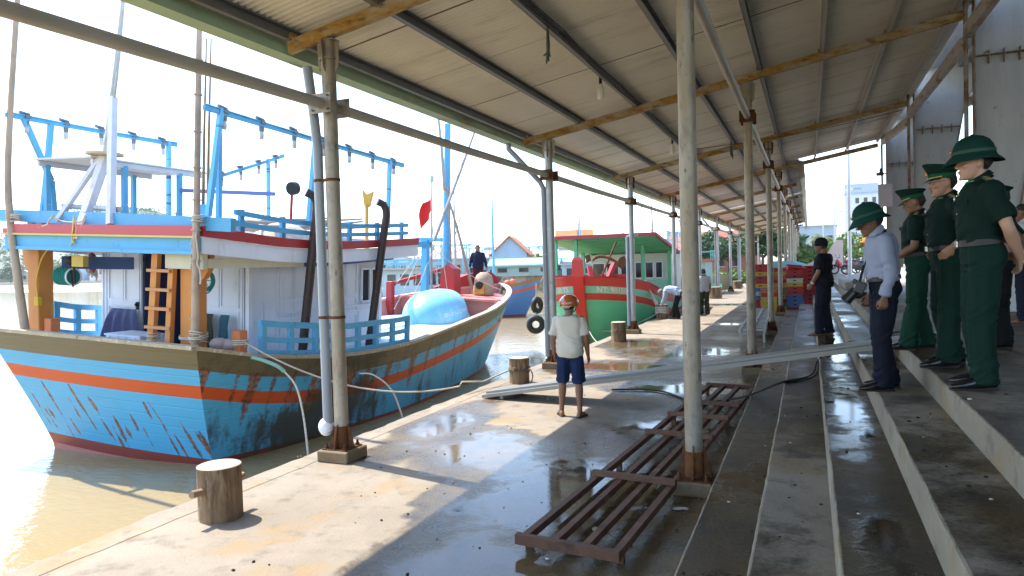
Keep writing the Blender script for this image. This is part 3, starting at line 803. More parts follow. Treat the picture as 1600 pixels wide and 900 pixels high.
h1, T1, P1 = hull('hull', B1, TOP, WLN, [.33, .585, .80], [m_top, m_sky, m_or, m_sky, m_bot], 0, grime=grime1, rust=rust1, nu=260, ntr=230, tq=9, port=PORT, red=.2)
# bow part of the top band is dark green
mb = MB(); rail_along(mb, T1, 0, .60, .15, .055, 1, .045)
rail_along(mb, T1, 0, .60, .13, .055, -1, .045)
e = T1(0); mb.beam((-e.x*(1+PORT), e.y-.02, e.z+.025), (e.x, e.y-.02, e.z+.025), .15, .055)
worn = mat('worn bare rail', (.40, .34, .24), .75, 0, .2, 3, .3, 25, [((.62, .58, .5), (9, 9, 9), .56, .66, .8), ((.10, .09, .06), (6, 6, 6), .6, .72, .8)])
mb.build('gunwale_rail', worn, B1)
mb = MB(); rail_along(mb, T1, .6, 1, .17, .06, 1, .05); mb.build('bow_rail', mat('pale bow rail', (.62, .52, .48), .6, 0, .12, 3, .15), B1)
# bulwark linings and decks
def inner(mb, ua, ub, side, z0, t=.10, mi=0, zt=0, n=50):
    a = []; 
    for i in range(n+1):
        u = lerp(ua, ub, i/n); p = T1(u); q = P1(u, z0, 1)
        a.append((V((max(0, q.x*pf(u, side)-t)*side, q.y-.05+(.2 if u < .02 else 0), z0)), V((max(0, p.x*pf(u, side)-t)*side, p.y-.05+(.12 if u < .02 else 0), p.z+zt))))
    mb.add([q for s_ in a for q in s_], [(2*i, 2*i+2, 2*i+3, 2*i+1) for i in range(n)], mi)
mb = MB(); inner(mb, 0, .6, 1, 1.45); inner(mb, 0, .62, -1, 1.45); mb.prism([(-1.95, .06, 1.45), (1.95, .06, 1.45), (2.1, -.17, 2.06), (-2.1, -.17, 2.06)], (0, .03, 0)); mb.build('bulwark_lining', m_white(), B1)
def deck(mb, ua, ub, z, camber=.05, n=40, mi=0):
    vs = []
    for i in range(n+1):
        p = P1(lerp(ua, ub, i/n), z, 1); x = max(.01, p.x-.07)
        for q in range(7): t = -1+q/3; vs.append((x*t, p.y-.05+(.12 if ua == 0 and i == 0 else 0), z+camber*(1-t*t)))
    mb.add(vs, [(i*7+q, i*7+q+1, (i+1)*7+q+1, (i+1)*7+q) for i in range(n) for q in range(6)], mi)
mb = MB(); deck(mb, 0, .70, 1.5, .06); mb.build('deck', mat('pale blue deck', (.42, .62, .72), .6, 0, .2, 1.5, .2, 20, [((.7, .72, .7), (2, 1, 2), .45, .6, .8), ((.2, .15, .1), (4, 4, 4), .62, .75, .6)]), B1)
mb = MB(); deck(mb, .665, 1, 2.04, .03)
mb.build('fore_deck', m_pink(), B1)
# forecastle wall, posts and raised far bulwark
mb = MB()
x1 = T1(.675).x-.1; y1 = T1(.675).y
mb.bb((-x1, y1-.05, 1.45), (x1, y1, 2.05)); mb.bb((-x1, y1-.09, 2.045), (x1, y1+.05, 2.10))
mb.build('forecastle_wall', m_pink(), B1)
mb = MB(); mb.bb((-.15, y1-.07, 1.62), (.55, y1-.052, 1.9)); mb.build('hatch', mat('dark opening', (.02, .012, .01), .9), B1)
mb = MB(); inner(mb, .60, 1, -1, 1.5, .10, 0, .02); mb.build('far_bulwark_panel', m_pink(), B1)
mb = MB(); rail_along(mb, T1, .59, 1, .17, .07, -1, .06); mb.build('far_bulwark_cap', mat('pale pink cap', (.68, .42, .38), .6), B1)
mb = MB()
rr = []
for i in range(41):
    u = lerp(.76, .975, i/40); p = T1(u); hh = .42*min(1, (u-.74)*9)*min(1, (1.0-u)*14)
    rr.append([V((-p.x+.10, p.y-.04, p.z+.06)), V((-p.x-.02, p.y-.02, p.z+.06)), V((-p.x-.02, p.y-.02, p.z+.08+hh)), V((-p.x+.10, p.y-.04, p.z+.08+hh))])
mb.loft(rr, sm=False); mb.build('far_topside', m_red(), B1)
for yy, zt in ((11.1, 2.55), (13.6, 2.95)):
    xx = -interp([p[1] for p in TOP], [p[0] for p in TOP], yy)+.2
    mb = MB(); mb.box((xx, yy, (1.5+zt)/2), (.2, .2, zt-1.5)); mb.build('bulwark_post', m_red(), B1, bevel=.01)
mb = MB(); mb.beam((-1.85, 11.2, 2.45), (-1.35, 13.55, 2.88), .08, .10); mb.build('bulwark_rail', m_red(), B1)
mb = MB(); mb.prism([(-1.0, 12.9, 2.08), (-.45, 12.9, 2.08), (-.5, 12.9, 2.95), (-.72, 12.9, 3.1), (-.95, 12.9, 2.95)], (0, .5, 0)); mb.build('vent_box', m_red(), B1)
# net covered winch on the bow
wt = MB(); rg = []
for i, (z, r) in enumerate(((2.08, .34), (2.2, .36), (2.4, .33), (2.6, .30), (2.75, .24), (2.84, .12))):
    rg.append([V((.15+r*math.cos(a)*(1+.12*noise.noise(V((math.cos(a)*2, z*3, math.sin(a)*2)))), 13.9+r*1.2*math.sin(a), z)) for a in rngf(0, 2*math.pi, 18)[:-1]])
wt.loft(rg); wo = wt.build('covered_winch', mat('beige netting', (.45, .36, .25), .9, 0, .3, 8, .6, 60), B1)
mb = MB(); mb.box((.2, 13.52, 2.28), (.34, .14, .3)); mb.build('winch_gear', mat('yellow machine', (.55, .33, .03), .5, 0, .3, 9), wo); mb = MB(); mb.tube([(.2, 13.42, 2.42), (.2, 13.5, 2.42)], .13, 12); mb.build('winch_drum', m_black(), wo)
# cabin
cx0, cx1, cy0, cy1, cz0, cz1 = -2.0, 1.46, 1.45, 5.5, 1.52, 3.46
mb = MB()
panel_wall(mb, (-2.0, cy0, 0), (1, 0, 0), (0, -1, 0), 1.0, cz0, cz1, [(.0, .12, 0, 1), (.16, .56, .5, .97), (.58, .97, .5, .97), (.16, .97, .02, .46)])
panel_wall(mb, (.41, cy0, 0), (1, 0, 0), (0, -1, 0), 1.05, cz0, cz1, [(.02, .44, .5, .95), (.46, .86, .5, .95), (.02, .86, .3, .47), (.02, .86, .02, .27), (.9, 1, 0, 1)])
mb.bb((-1.0, cy0, 3.38), (.41, cy0+.04, cz1))
mb.build('rear_wall', m_white(), B1)
mb = MB(); S4 = (cy1-cy0)/5
cells = []
for q in range(5):
    a, b = q/5+.006, (q+1)/5-.006; md = (a+b)/2
    if q == 4: cells += [(a, b, .03, .38)]; continue
    for (c, d) in ((a, md-.002), (md+.002, b)): cells += [(c, d, .56, .97), (c, d, .38, .54), (c, d, .04, .36)]
panel_wall(mb, (cx1, cy0, 0), (0, 1, 0), (1, 0, 0), cy1-cy0, cz0, cz1-.06, cells)
mb.box((cx1+.03, cy0+.03, (cz0+cz1)/2-.03), (.1, .1, cz1-cz0-.07)); mb.box((cx1+.03, cy1-.04, (cz0+cz1)/2-.03), (.1, .1, cz1-cz0-.07)); mb.box((cx1+.03, (cy0+cy1)/2, 1.58), (.05, cy1-cy0-.2, .12))
mb.box((cx1+.035, cy0+1.3, 2.36), (.05, 1.0, .035)); mb.box((cx1+.035, cy0+3.2, 2.36), (.05, 1.2, .035))
mb.build('side_wall', m_white(), B1)
for q in range(2):
    yy = cy0+4*S4+.12+q*.36; mb = MB(); mb.box((cx1+.014, yy+.14, 2.78), (.012, .24, .66)); w0 = mb.build('window', m_glass(), B1)
    mb = MB(); 
    for a, b in (((cx1+.03, yy-.01, 2.43), (cx1+.03, yy-.01, 3.13)), ((cx1+.03, yy+.29, 2.43), (cx1+.03, yy+.29, 3.13)), ((cx1+.03, yy-.01, 2.43), (cx1+.03, yy+.29, 2.43)), ((cx1+.03, yy-.01, 3.13), (cx1+.03, yy+.29, 3.13))): mb.beam(a, b, .04, .04)
    mb.build('window_frame', m_white(), w0)
mb = MB(); mb.bb((cx0, cy1-.04, cz0), (cx1-.05, cy1, cz1-.06)); mb.bb((cx0, cy0+.06, cz0), (cx0+.04, cy1-.05, cz1-.06)); mb.build('far_wall', m_white(), B1)
mb = MB(); mb.bb((-.96, cy0+1.1, cz0), (.40, cy0+1.14, cz1-.06)); mb.bb((-.99, cy0+.05, cz0), (-.96, cy0+1.1, cz1-.06)); mb.bb((.40, cy0+.05, cz0), (.43, cy0+1.1, cz1-.06)); mb.box((-.5, cy0+.9, 1.9), (.5, .3, .6)); mb.build('cabin_inside', mat('dark blue interior', (.02, .035, .12), .7), B1)
mb = MB(); mb.box((-1.055, cy0-.035, 2.42), (.05, .04, .14)); mb.ell((-1.06, cy0-.06, 2.44), (.03, .03, .03)); mb.build('door_lock', m_black(), B1)
# canopy roof with sheer
def zc(y): return smooth_interp([-.3, .6, 1.6, 3.0, 4.6, 6.1], [3.45, 3.38, 3.31, 3.29, 3.35, 3.43], y)
CY0, CY1 = -.14, 6.05
ysr = rngf(CY0, CY1, 24)
mb = MB(); vs = []
for yv in ysr:
    for x in (-2.12, -1, 0, 1, 2.06): vs.append((x, yv, zc(yv)+.10+.06*(1-(x/2.1)**2)))
n = len(ysr); mb.add(vs, [(j*5+i, j*5+i+1, (j+1)*5+i+1, (j+1)*5+i) for j in range(n-1) for i in range(4)])
vs = [(x, y_, z-.06) for x, y_, z in vs]; mb.add(vs, [(j*5+i, (j+1)*5+i, (j+1)*5+i+1, j*5+i+1) for j in range(n-1) for i in range(4)])
mb.build('canopy_roof', mat('grey painted boards', (.48, .47, .43), .7, 0, .15, 2, .2), B1)
mb = MB(); mb.bb((-2.2, CY0-.05, 3.47), (2.10, CY0, 3.66)); mb.bb((-2.2, CY0-.09, 3.42), (2.10, CY0-.03, 3.475)); mb.build('rear_fascia', m_blue(), B1)
mb = MB(); mb.beam((-2.2, CY0-.06, 3.675), (2.1, CY0-.06, 3.675), .10, .03); mb.build('yellow_trim', mat('yellow paint', (.62, .47, .12), .6), B1)
mb = MB(); mb.beam((-2.02, CY0-.04, 3.765), (2.05, CY0-.04, 3.765), .09, .15); mb.beam((-2.2, CY0-.04, 3.73), (-2.03, CY0-.04, 3.73), .09, .08); mb.build('rear_red_rail', mat('rose red paint', (.50, .08, .09), .55, 0, .1, 2, .12, 30, [((.2, .05, .05), (3, 3, 3), .6, .75, .5)]), B1)
for side, x in ((1, 2.09), (-1, -2.16)):
    mb = MB(); mb.loft([[V((x, yv, zc(yv)+.24)), V((x, yv, zc(yv)+.0)), V((x+side*.035, yv, zc(yv)+.0)), V((x+side*.035, yv, zc(yv)+.24))] for yv in ysr], sm=False); mb.build('side_fascia', m_white(), B1)
    mb = MB(); mb.loft([[V((x-.02, yv, zc(yv)+.40)), V((x-.02, yv, zc(yv)+.25)), V((x+.06, yv, zc(yv)+.25)), V((x+.06, yv, zc(yv)+.40))] for yv in ysr], sm=False); mb.build('side_red_rail', m_red(), B1)
    for dz in (.49, .66):
        mb = MB(); ys2 = rngf(.5, 5.6, 14); mb.loft([[V((x, yv, zc(yv)+dz+.07)), V((x, yv, zc(yv)+dz-.01)), V((x+.05, yv, zc(yv)+dz-.01)), V((x+.05, yv, zc(yv)+dz+.07))] for yv in ys2], sm=False); mb.build('roof_rail', m_blue(), B1)
    for q in range(6):
        yv = .7+q*.95; mb = MB(); mb.box((x-.035, yv, zc(yv)+.55), (.06, .09, .42)); mb.build('roof_rail_post', m_blue(), B1)
    mb = MB(); mb.loft([[V((x-side*.5, yv, zc(yv)+.02)), V((x-side*.5, yv, zc(yv)-.09)), V((x-side*.58, yv, zc(yv)-.09)), V((x-side*.58, yv, zc(yv)+.02))] for yv in rngf(1.7, 5.9, 10)], sm=False); mb.build('eave_batten', mat('deep blue paint', (.03, .09, .28), .6), B1)
mb = MB(); mb.bb((1.3, -.06, 3.2), (2.06, .02, 3.43)); mb.bb((1.88, .03, 3.22), (2.06, 2.2, 3.36)); mb.build('corner_bracket', mat('yellowed white paint', (.55, .52, .38), .6), B1)
mb = MB(); mb.beam((-2.6, -.05, 3.99), (.3, -.05, 3.93), .09, .2); mb.beam((.3, -.05, 3.93), (2.62, -.05, 3.86), .10, .2); mb.build('rear_beam', m_blue(), B1)
for x in (-1.75, -1.5, 1.98):
    mb = MB(); mb.box((x, -.04, 3.85), (.12, .07, .18)); mb.build('beam_block', m_blue(), B1)
# orange corner posts, ladder
for x in (1.62, -1.86):
    mb = MB(); mb.box((x, .18, 2.46), (.27, .27, 1.93)); po = mb.build('canopy_post', m_orange(), B1, bevel=.012)
    mb = MB(); sx = -1 if x < 0 else 1; mb.prism([(x+sx*.13, .12, 3.42), (x+sx*.38, .12, 3.42), (x+sx*.36, .12, 3.2), (x+sx*.25, .12, 3.05), (x+sx*.13, .12, 3.02)], (0, .1, 0)); mb.build('knee', m_orange(), po)
lad = MB(); lad.beam((.93, -.02, 1.55), (1.06, .0, 3.42), .12, .08, (0, 1, 0)); lo = lad.build('ladder_stile', m_orange(), B1)
mb = MB(); mb.beam((1.3, -.02, 1.55), (1.4, .0, 3.42), .1, .08, (0, 1, 0)); mb.build('ladder_stile', m_orange(), B1)
for q in range(5):
    z = 2.0+q*.29; mb = MB(); mb.beam((.88+q*.018, -.05, z), (1.42, -.05, z), .1, .045); mb.build('ladder_rung', mat('worn rung', (.50, .24, .10), .7, 0, .2, 5), B1)
# rear things hung on the boat
mb = MB(); mb.beam((-1.78, .5, 3.2), (-1.0, 1.3, 3.2), .05, .22); mb.build('rear_lintel', mat('deep blue paint', (0, 0, 0)), B1)
mb = MB(); mb.tube([(-1.62, .35, 2.97), (-1.30, .35, 2.97)], .13, 14)
for q in range(6): mb.ring((-1.60+q*.055, .35, 2.97), .135, .02, 14, 5, Matrix.Rotation(R(90), 4, 'Y'))
wn = mb.build('net_winch', mat('teal rope', (.03, .24, .22), .8, 0, .3, 12, .3), B1); 
mb = MB(); mb.ring((-1.28, .35, 2.97), .14, .016, 18, 6, Matrix.Rotation(R(90), 4, 'Y')); mb.build('winch_flange', m_white(), wn)
mb = MB(); mb.tube([(-1.3, .3, 3.2), (-1.25, .32, 2.8)], .015, 5); mb.tube([(-1.2, .3, 3.25), (-1.18, .3, 2.85)], .02, 5); mb.ell((-1.25, .28, 3.25), (.08, .08, .08)); mb.build('pulley', m_black(), B1)
mb = MB(); mb.box((-1.02, .28, 3.24), (.22, .12, .18), .2); mb.build('yellow_lamp', mat('yellow paint', (0, 0, 0)), B1)
mb = MB(); mb.box((-1.70, .02, 2.55), (.1, .07, .14)); mb.tube(curve_pts([(-1.70, .02, 2.6), (-1.73, .02, 2.9), (-1.62, .03, 3.25), (-1.45, .02, 3.42)]), .012, 5); mb.build('switch_box', mat('signal yellow', (.62, .40, .02), .4), B1)
# far side rail and near side rail
def fence_part(x0f, ya, yb, n, zt, zb):
    for dz, h in ((zt, .10), ((zt+zb)/2, .085), (zb+.05, .12)):
        mb = MB(); ys2 = rngf(ya, yb, 10); mb.loft([[V((x0f(yv)-.03, yv, TOPZ(yv)+dz)), V((x0f(yv)-.03, yv, TOPZ(yv)+dz-h)), V((x0f(yv)+.03, yv, TOPZ(yv)+dz-h)), V((x0f(yv)+.03, yv, TOPZ(yv)+dz))] for yv in ys2], sm=False); mb.build('side_rail', m_blue(), B1)
    for q in range(n):
        yv = lerp(ya+.06, yb-.06, q/(n-1)); mb = MB(); mb.box((x0f(yv), yv, TOPZ(yv)+(zt+zb)/2-.03), (.075, .10, zt-zb-.05)); mb.build('side_rail_post', m_blue(), B1)
gx = lambda yv: interp([p[1] for p in TOP], [p[0] for p in TOP], yv)
fence_part(lambda yv: gx(yv)-.10, .8, 4.95, 8, .57, .05)
fence_part(lambda yv: -gx(yv)+.3, .55, 1.6, 3, .62, .08)
# exhausts
for ya, yb in ((2.31, 2.62), (4.37, 4.85)):
    mb = MB(); a = V((2.16, ya-.28, 1.55)); b = V((2.26, yb-.33, 4.25))
    mb.tube([a.lerp(b, t) for t in rngf(0, 1, 8)]+[b+V((-.01, .0, .12)), b+V((-.05, -.04, .22)), b+V((-.13, -.13, .27))], .078, 12)
    ex_ = mb.build('exhaust_pipe', mat('brown exhaust', (.055, .03, .022), .5, .2, .3, 3, .2, 40, [((.012, .011, .012), (2, 2, .5), .45, .6, .8)]), B1)
    mb = MB()
    for t in (.12, .3, .42, .55, .8): p = a.lerp(b, t); mb.tube([p, p+(b-a)*.006], .084, 12)
    mb.build('exhaust_strap', m_rust(), ex_)
# lamp racks
def rack(a, b, posts, nl, zb, name='lamp_rack'):
    a, b = V(a), V(b)
    mb = MB(); mb.beam(a, b, .045, .075); mb.tube(sag(a+V((.03, 0, .05)), b+V((.03, 0, .05)), .02, 20, .01), .014, 5)
    o = mb.build(name, m_blue(), B1)
    for t, dx, dy in posts:
        p = a.lerp(b, t); mb = MB(); mb.beam(p+V((0, 0, .06)), (p.x+dx, p.y+dy, zb), .075, .075, (0, 1, 0)); 
        mb.build('rack_post', mat('banded blue post', (.14, .48, .74), .5, 0, .12, 3, .1, 30, [((.03, .05, .07), (.6, .6, 9), .60, .64, .9)]), o)
    for q in range(nl): lamp(o, a.lerp(b, (q+.5)/nl), b-a)
    return o
rack((1.9, .1, 5.60), (1.9, 5.75, 5.40), [(.06, 0, -.25, ), (.46, 0, -.18), (.9, .05, -.12)], 7, 4.0)
rack((-2.0, -.28, 5.62), (-2.0, 3.16, 5.62), [(.94, 0, 0)], 5, 4.0)
rack((-2.0, 4.1, 5.02), (-2.0, 6.45, 5.83), [(.76, 0, .03)], 4, 4.0)
for dy in (-.16, .3):
    mb = MB(); mb.beam((-2.0, .18+dy, 5.6), (-2.0, .42+(.06 if dy < 0 else -.03), 4.62), .085, .07, (1, 0, 0)); mb.beam((-2.0, .42+(.06 if dy < 0 else -.03), 4.62), (-2.0, .42+(.12 if dy < 0 else -.12), 3.9), .085, .07, (1, 0, 0)); mb.build('crossed_post', m_blue(), B1)
# sun board on legs
mb = MB(); mb.prism([(-1.9, .1, 4.93), (-.5, .1, 4.93), (-.5, 2.6, 4.93), (-1.9, 2.6, 4.93)], (0, 0, .03)); mb.beam((-.55, .15, 4.88), (-.55, 2.4, 4.88), .06, .09); mb.beam((-1.85, .15, 4.88), (-1.85, 2.4, 4.88), .06, .09); mb.build('shade_board', mat('pale board', (.6, .62, .64), .6), B1)
for x, yv in ((-.55, 1.9), (-.55, .75), (-1.85, 2.0), (-1.85, .3)):
    mb = MB(); mb.box((x, yv, 4.42), (.08, .08, .9)); mb.build('shade_leg', m_blue(), B1)
mb = MB(); mb.beam((-.55, 1.9, 4.56), (1.4, 2.2, 4.5), .06, .07); mb.build('cross_bar', mat('violet blue paint', (.15, .2, .5), .6), B1)
mb = MB(); mb.beam((1.5, .8, 3.6), (1.5, .8, 5.35), .07, .07, (0, 1, 0)); mb.build('roof_stake', m_blue(), B1)
for q, x in enumerate((1.16, 1.06)):
    mb = MB(); mb.tube([(x, .9, 3.9), (x+.02, .9, 5.2), (x+.05, .92, 6.9)], [.03, .022, .012], 6); mb.build('thin_pole', m_wood(), B1)
mb = MB(); mb.box((1.11, .9, 4.05), (.14, .1, .35)); mb.build('pole_socket', m_blue(), B1)
# tripod mast
wp = mat('flaking white wood', (.62, .62, .66), .7, 0, .15, 4, .3, 30, [((.4, .3, .2), (6, 6, 1), .58, .7, .7)])
for p, q, w_ in (((-1.0, -.12, 3.9), (-.42, .25, 5.0), .075), ((-.48, -.16, 3.6), (-.36, .25, 4.95), .13), ((.22, -.12, 3.85), (-.18, .25, 5.9), .10)):
    mb = MB(); mb.beam(p, q, w_, w_, (0, 1, 0)); mb.build('mast_leg', wp, B1)
mb = MB(); mb.tube([(-.38, .25, 4.9), (-.12, .28, 6.5), (.02, .3, 7.6)], [.05, .045, .03], 8); mb.tube([(-.30, .22, 4.95), (-.08, .25, 6.3)], .025, 6); mb.build('mast', m_galv(), B1)
mb = MB(); mb.tube([(-.38, .25, 4.98), (-.38, .25, 5.02)], .28, 18); mb.build('mast_disc', mat('yellowed plate', (.5, .42, .25), .7), B1)
for pts in ([(2.15, -.22, 6.9), (2.1, -.22, 4.2), (2.04, -.2, 1.9)],):
    bam = [V(p) for p in curve_pts(pts, 6)]
    mb = MB(); mb.tube(bam, [.038+.024*i/len(bam) for i in range(len(bam))], 9)
    for i in range(2, 12): mb.tube([bam[i], bam[i]+V((0, 0, .02))], .055+.025*i/12, 9)
    mb.build('bamboo_pole', mat('weathered bamboo', (.40, .31, .23), .7, 0, .2, 3, .2, 30, [((.16, .11, .08), (4, 4, 2), .5, .7, .7)]), B1)
bam = [V(p) for p in curve_pts([(-1.74, -.22, 7.6), (-1.98, -.22, 5.6), (-2.05, -.22, 4.3), (-1.85, -.22, 3.0), (-1.66, -.2, 1.9)], 4)]
mb = MB(); mb.tube(bam, [.04+.035*i/len(bam) for i in range(len(bam))], 8); mb.build('bamboo_pole', mat('weathered bamboo', (0, 0, 0)), B1)
# forward beam, posts, mast
mb = MB(); mb.beam((-.9, 5.8, 3.72), (-.9, 12.0, 3.72), .14, .18); mb.beam((-1.25, 11.8, 3.88), (-.35, 11.8, 3.88), .1, .12); mb.build('forward_beam', m_blue(), B1)
mb = MB(); mb.beam((-.9, 11.75, 1.5), (-.9, 11.75, 3.87), .2, .2, (0, 1, 0)); mb.build('forward_post', m_blue(), B1)
mb = MB(); mb.tube([(-.78, 11.95, 1.6), (-.8, 11.95, 3.6), (-.8, 11.9, 5.75)], [.04, .04, .03], 8); mb.box((-.8, 11.9, 5.8), (.09, .09, .18)); fp = mb.build('flag_pole', m_galv(), B1)
for q in (5.3, 5.1, 4.9):
    pass
mb = MB(); vs = []
for i in range(11):
    for j in range(8):
        a, b_ = i/10, j/7
        vs.append((-.82-.26*b_-.14*a*b_+.05*math.sin(5*a+3*b_), 11.9+.12*math.sin(4*b_+2*a)*b_, 5.25-.72*a-.22*b_-.3*a*b_*.5))
mb.add(vs, [(i*8+j, i*8+j+1, (i+1)*8+j+1, (i+1)*8+j) for i in range(10) for j in range(7)], 0, True); mb.build('flag', mat('red flag cloth', (.62, .02, .02), .8, 0, .1), fp)
mb = MB(); mb.tube([(-.9, 13.2, 1.6), (-.88, 13.1, 4.6), (-.86, 13.0, 7.7)], [.14, .125, .10], 12); mb.build('fore_mast', m_blue(), B1)
for a, b_ in (((-.35, 11.3, 3.85), (-.15, 14.2, 8.4)), ((-.28, 14.0, 2.1), (-.8, 12.8, 5.65)), ((-.8, 13.3, 2.1), (-.78, 12.95, 5.65)), ((-.8, 12.75, 5.5), (-1.1, 12.65, 8.4))):
    mb = MB(); a, b_ = V(a), V(b_); mb.tube([a, a.lerp(b_, .5)+V((.03, 0, .03)), b_], [.055, .05, .03], 7); mb.build('boom', mat('grey driftwood', (.36, .32, .28), .8, 0, .2, 3, .2), B1)
# speaker pole and oar standing on the roof
mb = MB(); mb.tube([(1.0, 3.1, 3.5), (1.0, 3.15, 4.65)], .03, 6); sp_ = mb.build('horn_pole', m_red(), B1); mb = MB(); mb.tube([(1.02, 3.1, 4.68), (1.02, 3.22, 4.70)], .13, 14); mb.build('horn', m_black(), sp_)
mb = MB(); mb.tube([(1.0, 5.7, 3.5), (1.0, 5.68, 4.55)], .045, 8); mb.prism([(.93, 5.68, 4.5), (1.07, 5.68, 4.5), (1.16, 5.68, 4.85), (.98, 5.68, 4.78), (.86, 5.68, 4.9)], (0, .05, 0)); mb.build('oar', mat('ochre paint', (.58, .33, .04), .6), B1)
# orange stubs on the gunwale
for x, yv in ((2.2, .52), (-1.58, .18)):
    mb = MB(); mb.box((x, yv, 2.02), (.17, .17, .48)); mb.build('mooring_bitt', mat('brick orange paint', (.56, .17, .06), .6, 0, .15, 3, .2), B1, bevel=.01)
# ropes lashed round poles
for cx, cyy, z, r in ((2.06, -.2, 2.2, .09), (2.1, -.2, 3.9, .075), (-1.9, -.2, 3.9, .07), (1.62, .18, 2.1, .2), (.98, 0, 2.1, .09)):
    mb = MB()
    for q in range(4): mb.ring((cx, cyy, z+q*.03), r*(.9+.2*random.random()), .011, 12, 5, Matrix.Rotation(random.uniform(-.3, .3), 4, 'X'))
    mb.build('lashing', m_rope(), B1)
for a, b_ in (((2.05, -.25, 3.95), (1.95, -.2, 3.2)), ((2.12, -.25, 3.9), (2.2, -.25, 3.0)), ((-1.0, -.2, 3.95), (-.3, -.2, 3.9)), ((-.9, -.25, 4.0), (-1.4, -.2, 3.8)), ((-.2, -.2, 4.0), (-.5, -.2, 3.8)), ((-.85, 11.7, 3.5), (-1.3, 13.4, 2.6)), ((-.6, 11.8, 3.7), (-.9, 10.6, 1.6)), ((-.85, 11.9, 3.7), (.9, 13.6, 2.3)), ((-1.2, 11.8, 3.7), (-1.7, 12.5, 2.4)), ((-1.0, 11.75, 3.6), (-1.5, 10.9, 1.7)), ((-1.1, 11.75, 3.6), (-1.6, 11.2, 2.5)), ((-.8, 11.9, 4.6), (-.3, 11.8, 1.7)), ((-.75, 12.0, 5.6), (-.5, 12.6, 2.1))):
    mb = MB(); mb.tube(sag(a, b_, random.uniform(.02, .15), 10, .02), .013, 5); mb.build('rope', m_rope(), B1)
mb = MB(); mb.tube(curve_pts([(-.5, -.2, 3.95), (-.46, -.24, 3.8), (-.52, -.22, 3.6), (-.44, -.24, 3.55)]), .012, 5); mb.tube(curve_pts([(-.48, -.22, 3.98), (-.42, -.22, 3.75), (-.55, -.22, 3.5)]), .012, 5); mb.build('yellow_tie', mat('yellow paint', (0, 0, 0)), B1)

mb = MB(); mb.ring((1.08, .95, 2.98), .15, .035, 20, 8, Matrix.Rotation(R(90), 4, 'X')); mb.ring((1.08, .9, 2.98), .22, .012, 22, 5, Matrix.Rotation(R(90), 4, 'X'))
for q in range(8): mb.tube([(1.08, .9, 2.98), (1.08+.22*math.cos(q*.785), .9, 2.98+.22*math.sin(q*.785))], .006, 4)
mb.build('line_reel', mat('teal rope', (0, 0, 0)), B1)
# ------- loose things on the boat: top-level, standing in the tilted boat's own coordinates
BM = Matrix.Translation((-10.45, 8.0, -1.0)) @ Matrix.Rotation(.056, 4, 'Y')
def on_boat(mb, name, m, label, cat, at, group=None, parts=()):
    """single-mesh thing lying on the boat; verts in boat coordinates"""
    o = BM @ V(at); mb.v = [BM @ p for p in mb.v]
    return tag(mb.build(name, m, o=o), label, cat, group)
def cloth(mb, x0, x1, y, zt, zb, amp=.06, out=-1, spread=.15, seed=0, nx=26, nz=12):
    vs = []
    for j in range(nz+1):
        t = j/nz
        for i in range(nx+1):
            s_ = i/nx; x = lerp(x0, x1, s_)+(s_-.5)*spread*t
            vs.append((x, y+out*(.03+.10*math.sin(min(1, t*3)*1.5)*.5+amp*t*math.sin(s_*22+seed+1.5*math.sin(t*3))), lerp(zt, zb+.06*math.sin(s_*9+seed), t)))
    k = nx+1; mb.add(vs, [(j*k+i, j*k+i+1, (j+1)*k+i+1, (j+1)*k+i) for j in range(nz) for i in range(nx)], 0, True)
mb = MB(); cloth(mb, -1.62, -.98, 1.36, 2.36, 1.72, spread=.45); on_boat(mb, 'tarpaulin', mat('navy cloth', (.03, .04, .13), .6, 0, .2, 3, .2), 'navy blue cloth draped over a rail beside the white cabin door', 'cloth', (-1.3, 1.3, 1.75))
for x0, x1, zb, c, lab in ((.50, .63, 1.95, (.05, .22, .25), 'teal cloth hanging behind the camouflage jacket on the cabin wall'), (.62, .86, 1.82, (.07, .06, .04), 'dark camouflage jacket hanging on the rear cabin wall'), (1.02, 1.22, 1.75, (.05, .13, .17), 'dark teal trousers hanging on the cabin wall nearest its corner')):
    mb = MB(); cloth(mb, x0, x1, 1.36, 2.38, zb, .035, spread=.08, seed=x0*9, nx=14)
    on_boat(mb, 'hanging_cloth', mat('cloth '+lab[:9], c, .85, 0, .35, 9, .2), lab, 'clothing', (x0, 1.3, zb), 'clothes hung on the cabin')
mb = MB(); mb.ell((-2.02, 1.25, 3.18), (.13, .06, .19)); mb.ell((-1.98, 1.2, 3.13), (.05, .05, .09)); on_boat(mb, 'float', mat('maroon float', (.22, .02, .02), .5), 'maroon float hanging under the canopy by the white cabin door', 'float', (-2.02, 1.25, 3.0))
mb = MB(); mb.box((-.3, .75, 1.86), (.8, .5, .3)); mb.box((-.3, .75, 2.015), (.84, .54, .03)); 
for q in range(4): mb.box((-.6+q*.2, .49, 1.86), (.03, .03, .26))
on_boat(mb, 'cool_box', m_white(), 'long white cool box with ribs behind the orange ladder', 'box', (-.3, .75, 1.7))
mb = MB()
for q in range(3): mb.ell((1.95+q*.1, .35+.1*q, 2.06-.02*q), (.13, .15, .09), M=Matrix.Rotation(q, 4, 'Z'))
on_boat(mb, 'sack', mat('dusty pink sack', (.45, .34, .31), .9, 0, .2, 8, .4), 'pale crumpled sack lying at the boat corner by the bamboo pole', 'sack', (2.0, .4, 1.95))
mb = MB(); mb.tube([(-1.3, .55, 3.86), (-.2, .55, 3.86)], .20, 18); mb.ring((-.95, .55, 3.86), .2, .012, 18, 5, Matrix.Rotation(R(90), 4, 'Y')); mb.ring((-.5, .55, 3.86), .2, .012, 18, 5, Matrix.Rotation(R(90), 4, 'Y'))
